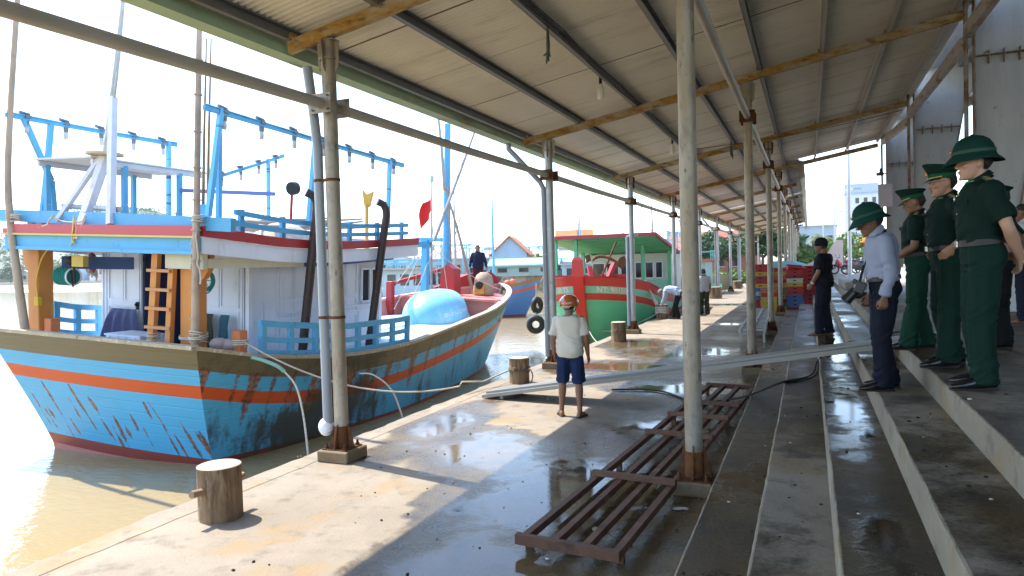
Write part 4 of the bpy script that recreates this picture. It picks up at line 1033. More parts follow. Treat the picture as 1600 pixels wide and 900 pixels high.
on_boat(mb, 'plastic_drum', mat('deep blue plastic', (.03, .13, .5), .35), 'deep blue plastic drum lying on the boat roof behind the white mast legs', 'drum', (-.75, .55, 3.6))
for q, (x0, x1, lab) in enumerate(((-1.05, -.5, 'grey drainpipe stub lying on the rear beam left of the mast legs'), (-.3, .25, 'pale grey drainpipe stub lying on the rear beam right of the mast legs'))):
    mb = MB(); mb.tube([(x0, .02, 4.15-.03*q), (x1, .02, 4.12-.03*q)], .045, 10); on_boat(mb, 'pipe_stub', m_pvc() if q == 0 else m_galv(), lab, 'pipe', (x0, .08, 4.0), 'pipes on the boat roof')
random.seed(5)
for q in range(9):
    x = -1.6+q*.36; mb = MB(); z = 3.98+.03*(q % 3)+(.1 if q % 2 else 0)
    mb.tube([(x, 1.0+random.random()*.6, z-.15), (x+.1, 3, z-.1), (x+.15+random.uniform(-.1, .1), 5.6+random.uniform(-.6, 1.6), z+.1)], [.04, .035, .025], 6)
    on_boat(mb, 'bamboo_rod', mat('grey driftwood', (0, 0, 0)), 'weathered grey pole lying lengthways among others on the boat roof', 'pole', (x, 1.2, 3.8), 'poles lying on the boat roof')
HEAP = ((.9, 1.3, .45, .6, .22, (.55, .55, .55), 'white crumpled tarpaulin on the near rear corner of the boat roof'), (1.2, 2.7, .5, .7, .25, (.62, .55, .42), 'cream net heap behind the blue roof rails'), (1.3, 4.0, .45, .6, .2, (.45, .50, .52), 'grey net heap on the boat roof between the two exhausts'), (-.7, 3.2, .8, 1.2, .2, (.35, .36, .36), 'dark grey net pile in the middle of the boat roof'))
for x, yv, rx, ry, rz, c, lab in HEAP:
    mb = MB(); rings = []
    for i in range(6):
        t = i/5; rr = math.cos(t*1.4); rings.append([V((x+rx*rr*math.cos(a)*(1+.25*noise.noise(V((math.cos(a)*2+x, math.sin(a)*2, t*2)))), yv+ry*rr*math.sin(a)*(1+.2*noise.noise(V((math.cos(a)*2, math.sin(a)*2+yv, t*3)))), zc(yv)+.12+2.3*rz*math.sin(t*1.5)+.05*noise.noise(V((math.cos(a)*3, math.sin(a)*3, yv))))) for a in rngf(0, 2*math.pi, 22)[:-1]])
    mb.loft(rings); on_boat(mb, 'net_heap', mat('heap '+lab[:8], c, .9, 0, .35, 9, .8, 40, bdist=.04), lab, 'net', (x, yv, zc(yv)+.12), 'heaps on the boat roof')
# coracle upside down on the foredeck
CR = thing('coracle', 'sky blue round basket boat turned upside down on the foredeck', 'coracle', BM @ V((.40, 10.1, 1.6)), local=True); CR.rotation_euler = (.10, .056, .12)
mb = MB(); pr = []
AX, AY, HZ = .86, 1.40, .80
def cor(a, t):
    r = math.cos(t)**.62; return V((AX*r*math.cos(a), AY*r*math.sin(a), HZ*math.sin(t)))
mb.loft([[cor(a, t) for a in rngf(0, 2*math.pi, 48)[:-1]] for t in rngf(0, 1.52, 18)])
mb.build('shell', mat('coracle blue', (.20, .50, .68), .42, 0, .10, 1.5, .08, 20, [((.62, .70, .72), (2.4, 2.4, 1.0), .56, .74, .45), ((.05, .1, .12), (9, 9, 9), .66, .74, .7)]), CR)  # pale wear patches and lightened base also paint in the shell's sunlit whiteness
mb = MB(); rr = []
for a in rngf(0, 2*math.pi, 60):
    p = cor(a, .0); d = V((p.x/AX**2, p.y/AY**2, 0)).normalized(); rr.append([p+d*.05*math.cos(b_)+V((0, 0, .05*math.sin(b_))) for b_ in rngf(0, 2*math.pi, 8)[:-1]])
mb.loft(rr, cap=False); mb.build('rim', mat('coracle rim', (.35, .42, .48), .6, 0, .3, 9, .3), CR)
tv, tf = text_mesh('SANN 72 PV 07105', .15, .003)
wmax = max(v.x for v in tv)
def wrap(v):
    # upside down letters: run clockwise, tops toward the deck
    a = .02-(v.x-wmax/2)/1.13; a = -a*1.0-.18; t = .40-v.y/.80
    p = cor(a, max(.02, t)); q = cor(a, max(.02, t)+.02); nrm = V((p.x/AX**2, p.y/AY**2, p.z/HZ**2)).normalized()
    return p+nrm*.006
mb = MB(); mb.add([wrap(V((-v.x+wmax, v.y, 0))) for v in tv], tf); mb.build('painted_number', mat('white lettering', (.75, .75, .75), .6, bump=0), CR, fix=False)
# ================================================================== green and red boat beyond the helmeted man
B2 = thing('fishing_boat', 'mint green fishing boat with red bands, tall red stem and green roof moored bow on', 'boat', (-7.3, 36.0, -1.0), R(180), local=True)
GT = [(1.6, 0, 1.62), (2.0, 3, 1.58), (2.15, 6, 1.64), (2.17, 8.0, 1.80), (2.12, 9.4, 2.05), (1.9, 10.6, 2.30), (1.4, 11.6, 2.46), (.75, 12.2, 2.54), (.03, 12.4, 2.57)]
GW = [(1.4, .3), (1.85, 3), (2.0, 6), (1.95, 8), (1.7, 9.3), (1.2, 10.4), (.6, 11.2), (.02, 11.7)]
gm = hull_mat('mint green hull', (.11, .55, .30)); gr = hull_mat('hull red', (.55, .035, .02)); gb = hull_mat('light mint band', (.22, .60, .42))
gh, T2, P2 = hull('hull', B2, GT, GW, [.31, .56, .80], [gr, gb, gr, gm, mat('tan antifouling', (.4, .22, .08))], 0, red=.1, grime=lambda v, t: .10+.12*noise.noise(v*.6), rust=lambda v, t: .08, nu=90, transom=True, low=-.5, flare=.8, ntr=10)
mb = MB(); rail_along(mb, T2, 0, 1, .14, .06, 1, .04); rail_along(mb, T2, 0, 1, .14, .06, -1, .04); mb.build('gunwale_rail', m_red(), B2)
mb = MB()
vs = []
for i in range(31):
    zd = 1.25 if i < 24 else 1.95; p = P2(i/30, zd, 1); x = max(.01, p.x-.1)
    for q in range(5): vs.append((x*(-1+q/2), p.y-.1, zd))
mb.add(vs, [(i*5+q, i*5+q+1, (i+1)*5+q+1, (i+1)*5+q) for i in range(30) for q in range(4)]); mb.build('deck', mat('worn deck boards', (.4, .25, .18), .8, 0, .2, 2, .2), B2)
mb = MB()
pp = [(12.62, 3.15), (12.60, 2.6), (12.45, 1.9), (12.15, .9), (11.9, 0), (11.8, -.4)]
rg = []
for (y_, z_), (wd, th) in zip(pp, ((.36, .12), (.40, .16), (.36, .2), (.32, .22), (.28, .22), (.26, .2))):
    rg.append([V((-wd/2, y_-th/2, z_)), V((wd/2, y_-th/2, z_)), V((wd/2, y_+th/2, z_)), V((-wd/2, y_+th/2, z_))])
rg.insert(0, [p+V((0, 0, .10)) for p in [v*1.0 for v in [V((-.10, 12.58, 3.15)), V((.10, 12.58, 3.15)), V((.10, 12.66, 3.15)), V((-.10, 12.66, 3.15))]]])
mb.loft(rg, sm=False); mb.build('stem_post', mat('bright red stem', (.62, .03, .015), .45, 0, .12, 2, .12, 20, [((.3, .02, .02), (8, 8, 1), .55, .7, .6)]), B2)
# raised fore bulwark with bitts and anchor
mb = MB(); mb.bb((-1.5, 11.2, 2.38), (1.4, 11.3, 2.62)); mb.beam((-.75, 11.6, 2.4), (-.95, 11.3, 3.0), .16, .16); mb.beam((-.2, 11.6, 2.4), (-.05, 11.35, 2.9), .16, .16); mb.build('bow_bitts', m_red(), B2)
AN = thing('anchor', 'rusty old anchor with a long shank resting on the green boat bow', 'anchor', (-6.45, 24.35, 1.6))
mb = MB(); mb.beam((-6.75, 24.1, 1.35), (-6.25, 24.6, 2.75), .05, .05); mb.tube(curve_pts([(-7.0, 24.2, 2.12), (-6.8, 24.2, 2.26), (-6.45, 24.2, 2.22), (-6.1, 24.2, 2.02)]), [.04]*4+[.06]*11+[.05]*4, 8)
mb.prism([(-5.85, 24.1, 2.25), (-5.75, 24.1, 1.95), (-5.95, 24.1, 1.8), (-6.15, 24.1, 1.95), (-6.0, 24.1, 2.2)], (0, .08, 0)); mb.prism([(-7.25, 24.1, 2.3), (-7.1, 24.1, 2.35), (-7.05, 24.1, 2.12), (-7.2, 24.1, 2.05)], (0, .08, 0))
mb.build('anchor_body', m_rust(), AN)
# roof, posts, cabin (local: bow is +y, so the near edge has the larger y)
mb = MB()
def rf(x, y_): return 3.42+(y_-3.8)*.125-.02*x*x
vs = []
for i in range(9):
    for q in range(9): x, y_ = -1.95+q*.53, 3.7+i*.665; vs.append((x, y_, rf(x, y_)))
fs = [(i*9+q, i*9+q+1, (i+1)*9+q+1, (i+1)*9+q) for i in range(8) for q in range(8)]
mb.add(vs, fs); mb.add([(x, y_, z+.05) for x, y_, z in vs], fs, 1)
mint = mat('mint green paint', (.10, .46, .25), .5, 0, .12, 2, .1)
mb.build('roof', [mint, mat('dusty pink roof', (.55, .28, .24), .7)], B2)
mb = MB()
for q in range(12): mb.beam((-1.95, 3.9+q*.46, rf(0, 3.9+q*.46)-.05), (2.28, 3.9+q*.46, rf(0, 3.9+q*.46)-.05), .05, .05)
o = mb.build('roof_batten', mint, B2); o['kind'] = 'stuff'
mb = MB(); mb.beam((-2.0, 9.06, rf(0, 9.06)+.0), (2.34, 9.06, rf(0, 9.06)+.0), .06, .13); mb.beam((-1.98, 3.7, rf(0, 3.7)), (-1.98, 9.06, rf(0, 9.06)), .06, .12); mb.beam((2.3, 3.7, rf(0, 3.7)), (2.3, 9.06, rf(0, 9.06)), .06, .12); mb.build('roof_edge', mat('maroon trim', (.36, .03, .05), .6), B2)
for x, y_ in ((2.1, 8.8), (1.3, 8.6), (-1.75, 5.0), (-.95, 6.6), (2.1, 5)):
    mb = MB(); mb.box((x, y_, (rf(x, y_)+1.25)/2), (.14, .14, rf(x, y_)-1.25)); mb.build('roof_post', mint, B2)
mb = MB(); mb.bb((-1.6, 1.2, 1.2), (1.9, 4.6, 3.4)); cb = mb.build('cabin', mat('pale cabin paint', (.58, .62, .60), .6, 0, .08), B2)
mb = MB(); mb.bb((-1.62, 4.6, 1.2), (1.92, 4.66, 2.25)); mb.build('cabin_skirt', mat('light mint paint', (.24, .58, .44), .55), cb)
for q, (xa, xb) in enumerate(((1.25, 1.75), (.6, 1.1), (-.05, .45), (-.5, -.2), (-.95, -.65), (-1.35, -1.1))):
    mb = MB(); mb.bb((xa, 4.6, 2.35), (xb, 4.63, 3.0)); w0 = mb.build('window', m_glass(), B2)
    mb = MB()
    for a, b_ in (((xa-.03, 4.64, 2.32), (xa-.03, 4.64, 3.03)), ((xb+.03, 4.64, 2.32), (xb+.03, 4.64, 3.03)), ((xa, 4.64, 3.03), (xb, 4.64, 3.03)), ((xa, 4.64, 2.32), (xb, 4.64, 2.32))): mb.beam(a, b_, .05, .05, (0, 1, 0))
    mb.build('window_frame', m_white(), w0)
# registration on both bows, bent round the planking
def hull_text(txt, size, u_of, zoff, side, name, rev):
    tv, tf = text_mesh(txt, size, .010); wmx = max(v.x for v in tv)
    vs = []
    for v in tv:
        s_ = v.x if not rev else wmx-v.x
        u = u_of(s_); t = T2(u); z = t.z-zoff+v.y
        p = P2(u, z, side); q = P2(min(1, u+.004), z, side); d = (q-p); nrm = V((d.y, -d.x, 0)).normalized()
        if nrm.x*side < 0: nrm = -nrm
        vs.append(p+nrm*.012)
    mb = MB(); mb.add(vs, tf); mb.build(name, mat('cream lettering', (.72, .70, .60), .6, bump=0), B2, fix=False)
AR = [0]
for i in range(400):
    p, q = T2(i/400), T2((i+1)/400); AR.append(AR[-1]+math.hypot(q.x-p.x, q.y-p.y))
def u_at(arc):
    # arc measured back from the stem
    t = AR[-1]-arc
    for i in range(400):
        if AR[i+1] >= t: return (i+(t-AR[i])/max(1e-6, AR[i+1]-AR[i]))/400
    return 1
# world right of the stem is local -x
hull_text('NT: 90150 TS', .27, lambda s_: u_at(.52+s_), .52, -1, 'registration_number', False)
hull_text('NT: 90150 TS', .25, lambda s_: u_at(.50+s_), .51, 1, 'registration_number', True)
# tyres on the far bow, fender by the quay
def tyre(c, r, rot, lab, grp='tyre fenders of the green boat'):
    t = thing('tyre_fender', lab, 'tyre', c, group=grp)
    mb = MB(); mb.ring(c, r-.115, .115, 24, 10, rot); mb.build('tyre', m_black(), t); return t
tyre((-9.58, 25.4, .50), .34, Matrix.Rotation(R(90), 4, 'X') @ Matrix.Rotation(R(75), 4, 'Y'), 'black tyre hung on the green boat bow, upper of two')
tyre((-9.50, 25.0, -.20), .36, Matrix.Rotation(R(90), 4, 'X') @ Matrix.Rotation(R(25), 4, 'Y'), 'black tyre hung below another on the green boat bow')
tyre((-5.22, 26.9, .05), .42, Matrix.Rotation(R(90), 4, 'Y'), 'large black tyre squeezed between the green boat and the quay')
mb = MB(); mb.tube([(-9.55, 25.3, 1.35), (-9.58, 25.35, .85), (-9.62, 25.3, .5), (-9.56, 25.2, .2), (-9.5, 25.05, .14)], .02, 5); tag(mb.build('fender_rope', m_rope(), o=(-9.55, 25.2, .8)), 'short rope holding the two tyres on the green boat bow', 'rope')

# ================================================================== plainer boats further off
def far_boat(name, label, L_, cols, roofc, frame_c, masts=2, rig=True, group='fishing boats moored in the harbour', clutter=True):
    """fishing boat built at its own origin, bow along +y"""
    t = thing(name, label, 'boat', (0, 0, 0), 0, group, local=True)
    k = L_/12
    top = [(1.7*k, 0, 1.5), (2.1*k, 3*k, 1.3), (2.2*k, 6*k, 1.35), (1.9*k, 9*k, 1.7), (1.0*k, 11.3*k, 2.15), (.03, 12*k, 2.4)]
    wl = [(1.5*k, .3), (1.9*k, 3*k), (1.9*k, 6*k), (1.3*k, 9*k), (.02, 10.8*k)]
    h, T, P = hull('hull', t, top, wl, [.25, .5, .72], cols, 0, nu=36, ntr=6, low=-.4, grime=lambda v, tr: .2+.2*noise.noise(v*.8), rust=lambda v, tr: .1)
    mb = MB(); vs = []
    for i in range(21):
        p = P(i/20, T(i/20).z-.3, 1); x = max(.01, p.x-.08)
        for q in range(3): vs.append((x*(q-1), p.y-.05, T(i/20).z-.3))
    mb.add(vs, [(i*3+q, i*3+q+1, i*3+q+4, i*3+q+3) for i in range(20) for q in range(2)]); mb.build('deck', mat('worn deck boards', (.4, .25, .18), .8, 0, .2, 2, .2), t)
    mb = MB(); mb.bb((-1.3*k, 1.6*k, 1.0), (1.3*k, 4.8*k, 3.0)); cb = mb.build('cabin', mat('cabin '+name+str(frame_c), tuple(.5*a+.3 for a in frame_c), .6), t)
    for q in range(3):
        mb = MB(); mb.bb((1.3*k, (2.0+q*.95)*k, 2.0), (1.3*k+.03, (2.6+q*.95)*k, 2.7)); mb.bb((-1.3*k-.03, (2.0+q*.95)*k, 2.0), (-1.3*k, (2.6+q*.95)*k, 2.7)) if False else None
        mb.build('window', m_glass(), cb)
    for q in range(2):
        mb = MB(); mb.bb((-.95*k+q*1.1*k, 4.8*k, 2.0), (-.15*k+q*1.1*k, 4.8*k+.03, 2.7)); mb.build('window', m_glass(), cb)
    mb = MB(); mb.bb((-1.7*k, .6*k, 3.0), (1.7*k, 5.4*k, 3.12)); mb.build('roof', mat('roof '+str(roofc), roofc, .7), t)
    fm = mat('frame '+str(frame_c), frame_c, .5)
    mb = MB()
    for s in (-1, 1):
        for z in (3.35, 3.6): mb.beam((s*1.65*k, .7*k, z), (s*1.65*k, 5.3*k, z), .06, .07)
        for q in range(5): mb.box((s*1.65*k, (.8+q*1.1)*k, 3.35), (.07, .07, .6))
    mb.beam((-1.7*k, .65*k, 3.6), (1.7*k, .65*k, 3.6), .07, .08); mb.build('roof_railing', fm, t)
    if rig:
        mb = MB()
        for s in (-1, 1):
            mb.beam((s*1.8*k, -.3, 5.2), (s*1.8*k, 9*k, 5.1), .06, .09)
            for q in range(4): mb.beam((s*1.8*k, .3+q*2.7*k, 1.3), (s*1.8*k, .3+q*2.7*k, 5.2), .09, .09, (0, 1, 0))
            for q in range(9): mb.tube([(s*1.8*k, q*k, 5.1), (s*1.8*k, q*k, 4.8)], .06, 5)
        for q in (0, 2, 3): mb.beam((-1.8*k, .3+q*2.7*k, 4.6), (1.8*k, .3+q*2.7*k, 4.6), .08, .08)
        for q in (1, 2): mb.beam((-1.8*k, .3+q*2.7*k, 3.9), (1.8*k, 3.0+q*2.7*k, 5.1), .06, .06)
        o = mb.build('lamp_frame', fm, t)
    for q in range(masts):
        mb = MB(); y_ = (6.2+q*2.6)*k; mb.tube([(0, y_, 1.2), (.05, y_, 5.5), (.1, y_+.1, 8.2-q)], [.09, .07, .03], 6); mb.tube([(0, y_, 5), (.8, y_+1.6, 8.0)], .035, 5) if q == 0 else None; mb.build('mast', fm if q else mat('grey driftwood', (.36, .32, .28), .8), t)
    if clutter:
        random.seed(len(label))
        mb = MB()
        for q in range(16):
            x, y_ = random.uniform(-1.3, 1.3)*k, random.uniform(5.3, 10)*k; mb.ell((x, y_, 1.6+random.random()*.5), (.2+.15*random.random(), .25, .2), n=7, k=4)
        o = mb.build('deck_gear', mat('floats '+name, (.6, .16, .06), .6, 0, .5, 3), t); o['kind'] = 'stuff'
    return t
def place(t, x, y_, rz, lab=None, z=-1.0):
    t.location = (x, y_, z); t.rotation_euler = (0, 0, rz)
    if lab: t['label'] = lab
    return t
bl = hull_mat('harbour blue', (.07, .19, .46)); br = hull_mat('worn plank brown', (.24, .15, .09)); rd = hull_mat('faded hull red', (.45, .09, .07)); wt_ = hull_mat('hull white', (.55, .56, .55)); sk_ = hull_mat('pale blue hull', (.20, .46, .62)); dk = hull_mat('dark slate hull', (.06, .08, .11))
b = far_boat('fishing_boat', 'x', 12, [br, bl, rd, bl, m_bot], (.35, .36, .38), (.12, .42, .62), 2, rig=False)
place(b, -26.6, 39.9, R(-90), 'dark blue fishing boat with red stripe lying across behind the front boat bow')
c1 = far_boat('fishing_boat', 'y', 13, [sk_, wt_, sk_, sk_, m_bot], (.42, .52, .58), (.16, .50, .70), 2)
place(c1, -36, 72, R(-70), 'pale blue fishing boat with lamp frame behind the man on the bow')
def cp(src, x, y_, rz, lab, sc=1):
    o = copy_tree(src); place(o, x, y_, rz, lab); o.scale = (sc, sc, sc); return o
cp(c1, -33.5, 88, R(-100), 'pale blue framed boat further out, beyond a nearer framed one')
cp(c1, -24.5, 76, R(-35), 'pale blue fishing boat with lamp frame moored close to the stone sea wall')
cp(c1, -19.5, 62, R(-160), 'framed pale blue fishing boat showing its lamp rack above the green roof')
c2 = far_boat('fishing_boat', 'red far', 11, [dk, rd, dk, dk, m_bot], (.5, .12, .09), (.16, .45, .62), 1)
place(c2, -36, 56, R(-60), 'dark hulled fishing boat with orange floats on deck seen past the cabin end')
cp(c2, -10.0, 58.0, R(175), 'dark hulled boat with red roof moored at the quay beyond the green boat')
c3 = far_boat('fishing_boat', 'teal far', 11, [hull_mat('teal hull', (.09, .42, .32)), rd, hull_mat('teal hull', (0, 0, 0)), hull_mat('teal hull', (0, 0, 0)), m_bot], (.5, .12, .10), (.10, .46, .36), 1, rig=False)
place(c3, -6.9, 48.5, R(180), 'teal green boat with red roof moored just beyond the green boat')
cp(c1, -92, 98, R(-80), 'small looking pale boat moored by the far left shore under the hill')
cp(c2, -86, 120, R(-95), 'dark boat moored by the far left shore under the tin roofs')
cp(c3, -118, 112, R(-60), 'teal boat moored at the far left shore beyond the orange post')
# small sampan on the mud beyond the crates
sp2 = thing('sampan', 'small grey open boat drawn up at the end of the quay', 'boat', (-5.9, 47, -.9), R(10), local=True)
hull('hull', sp2, [(.5, 0, .7), (.75, 1.5, .6), (.7, 3.2, .65), (.03, 4.6, .95)], [(.4, .1), (.6, 1.5), (.5, 3), (.02, 4.2)], [.1, .2, .3], [wt_, br, br, br, br], 0, nu=20, ntr=4, low=-.2)
# drum standing at the far boat
mb = MB(); mb.lathe([(.27, 0), (.29, .02), (.29, .28), (.30, .3), (.29, .32), (.29, .56), (.30, .58), (.29, .6), (.29, .86), (.26, .88)], (-4.95, 33.0, .0), 18); tag(mb.build('plastic_drum', mat('deep blue plastic', (.03, .13, .5), .35), o=(-4.95, 33.0, 0)), 'deep blue plastic drum standing on the quay edge behind the bending worker', 'drum')
# ================================================================== people
def remesh(mb, name, m, parent, vox, it=4, wr=None):
    ob = mb.build(name, m, parent, fix=True)
    r_ = ob.modifiers.new('r', 'REMESH'); r_.mode = 'VOXEL'; r_.voxel_size = vox; r_.use_smooth_shade = True
    if it: s_ = ob.modifiers.new('s', 'SMOOTH'); s_.factor = .5; s_.iterations = it
    applied(ob); me = ob.data
    if wr:
        nv = [v.normal.copy() for v in me.vertices]
        for v, n_ in zip(me.vertices, nv): v.co += n_*wr(v.co)
        me.update()
    if not me.materials: me.materials.append(m)
    for p in me.polygons: p.use_smooth = True
    return ob
def ering(c, ax, ay, rx, ry, n=20, pw=.82):
    out = []
    for j in range(n):
        a = 2*math.pi*j/n; ca, sa = math.cos(a), math.sin(a)
        out.append(V(c)+ax*(rx*math.copysign(abs(ca)**pw, ca))+ay*(ry*math.copysign(abs(sa)**pw, sa)))
    return out
def limb(mb, pts, rs, n=14, fl=1.):
    P = curve_pts(pts, 5); R_ = []
    k = len(pts)
    for i in range(len(P)):
        t = i/5; a = min(int(t), k-2); R_.append(smooth_interp(list(range(k)), rs, t))
    mb.tube(P, R_, n)
def hand(mb, W, d, n, t, s, curl=.5, spread=.06, side=1):
    W, d, n, t = V(W), V(d).normalized(), V(n), V(t)
    n = (n-d*n.dot(d)).normalized(); t = (t-d*t.dot(d)); t = (t-n*t.dot(n)).normalized()
    def rg(u, wd, th, off=0): return ering(W+d*u*s+t*off*s, t, n, wd*s, th*s, 14)
    mb.loft([rg(-.03, .025, .020), rg(.0, .027, .019), rg(.03, .037, .018), rg(.06, .042, .016), rg(.085, .042, .014), rg(.094, .037, .010)])
    for k, (o, ln, r0) in enumerate(((.031, .070, .0092), (.0105, .080, .0095), (-.0105, .074, .0092), (-.031, .058, .0082))):
        p = W+(d*.080+t*o)*s; a = 0.; pts = [p]
        dd = (d+t*(o*spread*22)*.3).normalized()
        for seg, (f_, c) in enumerate(((.45, .55), (.30, 1.0), (.25, .8))):
            a += curl*c*(1+.08*k); q = dd*math.cos(a)+n*math.sin(a); pts.append(pts[-1]+q*ln*f_*s)
        mb.tube(pts, [r0*s, r0*.97*s, r0*.88*s, r0*.66*s], 8)
    p = W+(d*.022+t*.022)*s; a = .35+.35*curl
    d1 = (d*.72+t*.62+n*.25).normalized(); d2 = (d*.9+t*(.35-.5*curl)+n*(.3+.4*curl)).normalized()
    mb.tube([p, p+d1*.038*s, p+d1*.038*s+d2*.032*s, p+d1*.038*s+d2*.056*s], [.0135*s, .012*s, .0105*s, .0075*s], 8)

HEADR = [(-.117, .020, .066, .020), (-.108, .036, .082, .0), (-.09, .048, .089, -.025), (-.065, .057, .0905, -.05), (-.04, .064, .088, -.074), (-.01, .070, .087, -.092), (.02, .073, .089, -.1), (.05, .074, .092, -.103), (.075, .070, .084, -.097), (.095, .058, .064, -.08), (.110, .036, .036, -.05), (.116, .014, .012, -.02)]
def skull(mb, Hd, hr, hf, hu, s, grow=0.):
    mb.loft([ering(Hd+hu*z*s+hf*(f+b)/2*s, hr, hf, (w+grow)*s, ((f-b)/2+grow)*s, 22, .9) for z, w, f, b in HEADR])

OUT = {}
def person(label, loc, rz, H=1.7, J=None, group=None, skin=None, vox=.0075, shirt=None, sleeve='short', tuck=True, trousers=None, short=False, shoes=None, hair=True, hatf=None, hands=None, loose=0., seed=0, uniform=False, belt=None, barefoot=False, face=True, category='person', collar=True):
    s = H/1.70
    t = thing('person', label, category, loc, rz, group, local=True)
    J0 = dict(P=(0, 0, .93), Wt=(0, .01, 1.09), Ch=(0, .0, 1.29), Nk=(0, -.012, 1.455), Hd=(0, .03, 1.585), hf=(0, 1, 0), hu=(0, 0, 1), sh=(1, 0, 0), hp=(1, 0, 0),
              SL=(-.176, -.005, 1.385), SR=(.176, -.005, 1.385), EL=(-.225, -.02, 1.12), ER=(.225, -.02, 1.12), WL=(-.235, .05, .87), WR=(.235, .05, .87),
              HL=(-.09, 0, .90), HR=(.09, 0, .90), KL=(-.10, .015, .49), KR=(.10, .015, .49), AL=(-.105, -.01, .085), AR=(.105, -.01, .085), fL=(-.15, 1, 0), fR=(.15, 1, 0))
    J0.update(J or {})
    j = {k: V(v)*(s if k[0] in 'PWCNHSEKA' else 1) for k, v in J0.items()}
    sk_m = skin or m_skin()
    hf = j['hf'].normalized(); hu = j['hu']; hu = (hu-hf*hu.dot(hf)).normalized(); hr = hf.cross(hu)
    Hd = j['Hd']
    OUT['Hd'], OUT['hr'], OUT['hf'], OUT['hu'], OUT['s'] = Hd, hr, hf, hu, s
    spine = [j['P'], j['Wt'], j['Ch'], j['Nk']]
    def sp(u):   # u 0..3 along the spine
        i = min(int(max(u, 0)), 2); f = u-i
        a, b, c, d = spine[max(i-1, 0)], spine[i], spine[i+1], spine[min(i+2, 3)]
        if i == 0: a = b-(c-b)
        p = .5*((2*b)+(c-a)*f+(2*a-5*b+4*c-d)*f*f+(3*b-a-3*c+d)*f**3)
        return p
    def tring(u, rx, ry, off=0, dy=0):
        p = sp(u); d = (sp(min(3, u+.05))-sp(max(-.8, u-.05))).normalized()
        ax = j['hp'].lerp(j['sh'], max(0, min(1, u/2.2))).normalized(); ax = (ax-d*ax.dot(d)).normalized(); ay = d.cross(ax)
        return ering(p+ay*dy*s, ax, ay, (rx+off)*s, (ry+off)*s, 24, .85)
    TT = [(-.62, .10, .075, 0), (-.35, .150, .108, -.008), (0, .168, .120, -.010), (.45, .158, .112, -.004), (.9, .148, .106, .004), (1.3, .150, .110, .008), (1.7, .163, .118, .010), (2.0, .172, .122, .008), (2.35, .172, .112, .0), (2.62, .158, .097, -.004), (2.82, .122, .082, -.004), (2.95, .072, .066, 0)]
    mb = MB()
    mb.loft([tring(u, a-.012, b-.012, 0, dy) for u, a, b, dy in TT])
    nb = j['Nk']; mb.tube([nb-(j['Nk']-j['Ch']).normalized()*.03*s, nb.lerp(Hd, .35)-hf*.008*s, Hd-hu*.05*s-hf*.018*s], [.064*s, .054*s, .056*s], 16)
    skull(mb, Hd, hr, hf, hu, s)
    def hp_(x, y_, z): return Hd+hr*x*s+hf*y_*s+hu*z*s
    HM = Matrix((hr, hf, hu)).transposed()
    if face:
        mb.tube([hp_(0, .086, .022), hp_(0, .098, .0), hp_(0, .108, -.022), hp_(0, .096, -.034)], [.008*s, .0105*s, .0135*s, .010*s], 10)
        for q in (-1, 1):
            mb.ell(hp_(q*.012, .094, -.027), (.010*s, .012*s, .008*s), n=8, k=6, M=HM)
            mb.ell(hp_(q*.030, .083, .035), (.022*s, .010*s, .008*s), n=10, k=6, M=HM)
            mb.ell(hp_(q*.042, .066, -.022), (.020*s, .018*s, .018*s), n=10, k=6, M=HM)
            mb.ell(hp_(q*.074, -.012, -.008), (.010*s, .022*s, .033*s), n=10, k=8, M=HM @ Matrix.Rotation(q*.35, 3, 'Z'))
        mb.ell(hp_(0, .086, -.105), (.022*s, .014*s, .013*s), n=10, k=6, M=HM)
        mb.ell(hp_(0, .088, -.060), (.024*s, .010*s, .012*s), n=10, k=6, M=HM)
    for q, S_, E_, W_ in (('L', j['SL'], j['EL'], j['WL']), ('R', j['SR'], j['ER'], j['WR'])):
        mb.ell(S_, (.056*s, .056*s, .056*s), n=12, k=8)
        d_ = (W_-E_).normalized()
        limb(mb, [S_, S_.lerp(E_, .5), E_, E_.lerp(W_, .3), E_.lerp(W_, .7), W_], [.050*s, .046*s, .039*s, .042*s, .033*s, .026*s])
        sd = -1 if q == 'L' else 1
        hd = (hands or {}).get(q, {})
        d = V(hd.get('d', d_+V((0, .1, 0)))); n_ = V(hd.get('n', (-sd, .15, 0))); tt = V(hd.get('t', (-sd*.2, 1, 0)))
        hand(mb, W_, d, n_, tt, s, hd.get('curl', .38), .06, sd)
    for q, Hp, K, A, f_ in (('L', j['HL'], j['KL'], j['AL'], j['fL']), ('R', j['HR'], j['KR'], j['AR'], j['fR'])):
        limb(mb, [Hp, Hp.lerp(K, .45), K, K.lerp(A, .3), K.lerp(A, .75), A], [.086*s, .074*s, .053*s, .057*s, .040*s, .036*s])
        f_ = V((f_.x, f_.y, 0)).normalized(); sx = V((f_.y, -f_.x, 0)); up_ = V((0, 0, 1)); b = V((A.x, A.y, A.z-.085*s))
        mb.loft([ering(b+f_*a*s+up_*h*s, sx, up_, w_*s, hh*s, 12) for a, h, w_, hh in ((-.065, .035, .022, .025), (-.04, .042, .033, .042), (.02, .048, .036, .046), (.09, .032, .042, .030), (.14, .022, .044, .020), (.175, .017, .030, .013))])
        mb.tube([A, b+up_*.05*s], [.036*s, .036*s], 10)
    body = remesh(mb, 'body', sk_m, t, vox*s, 3)
    def ncl(k, ax, ay, az): return lambda c: 0
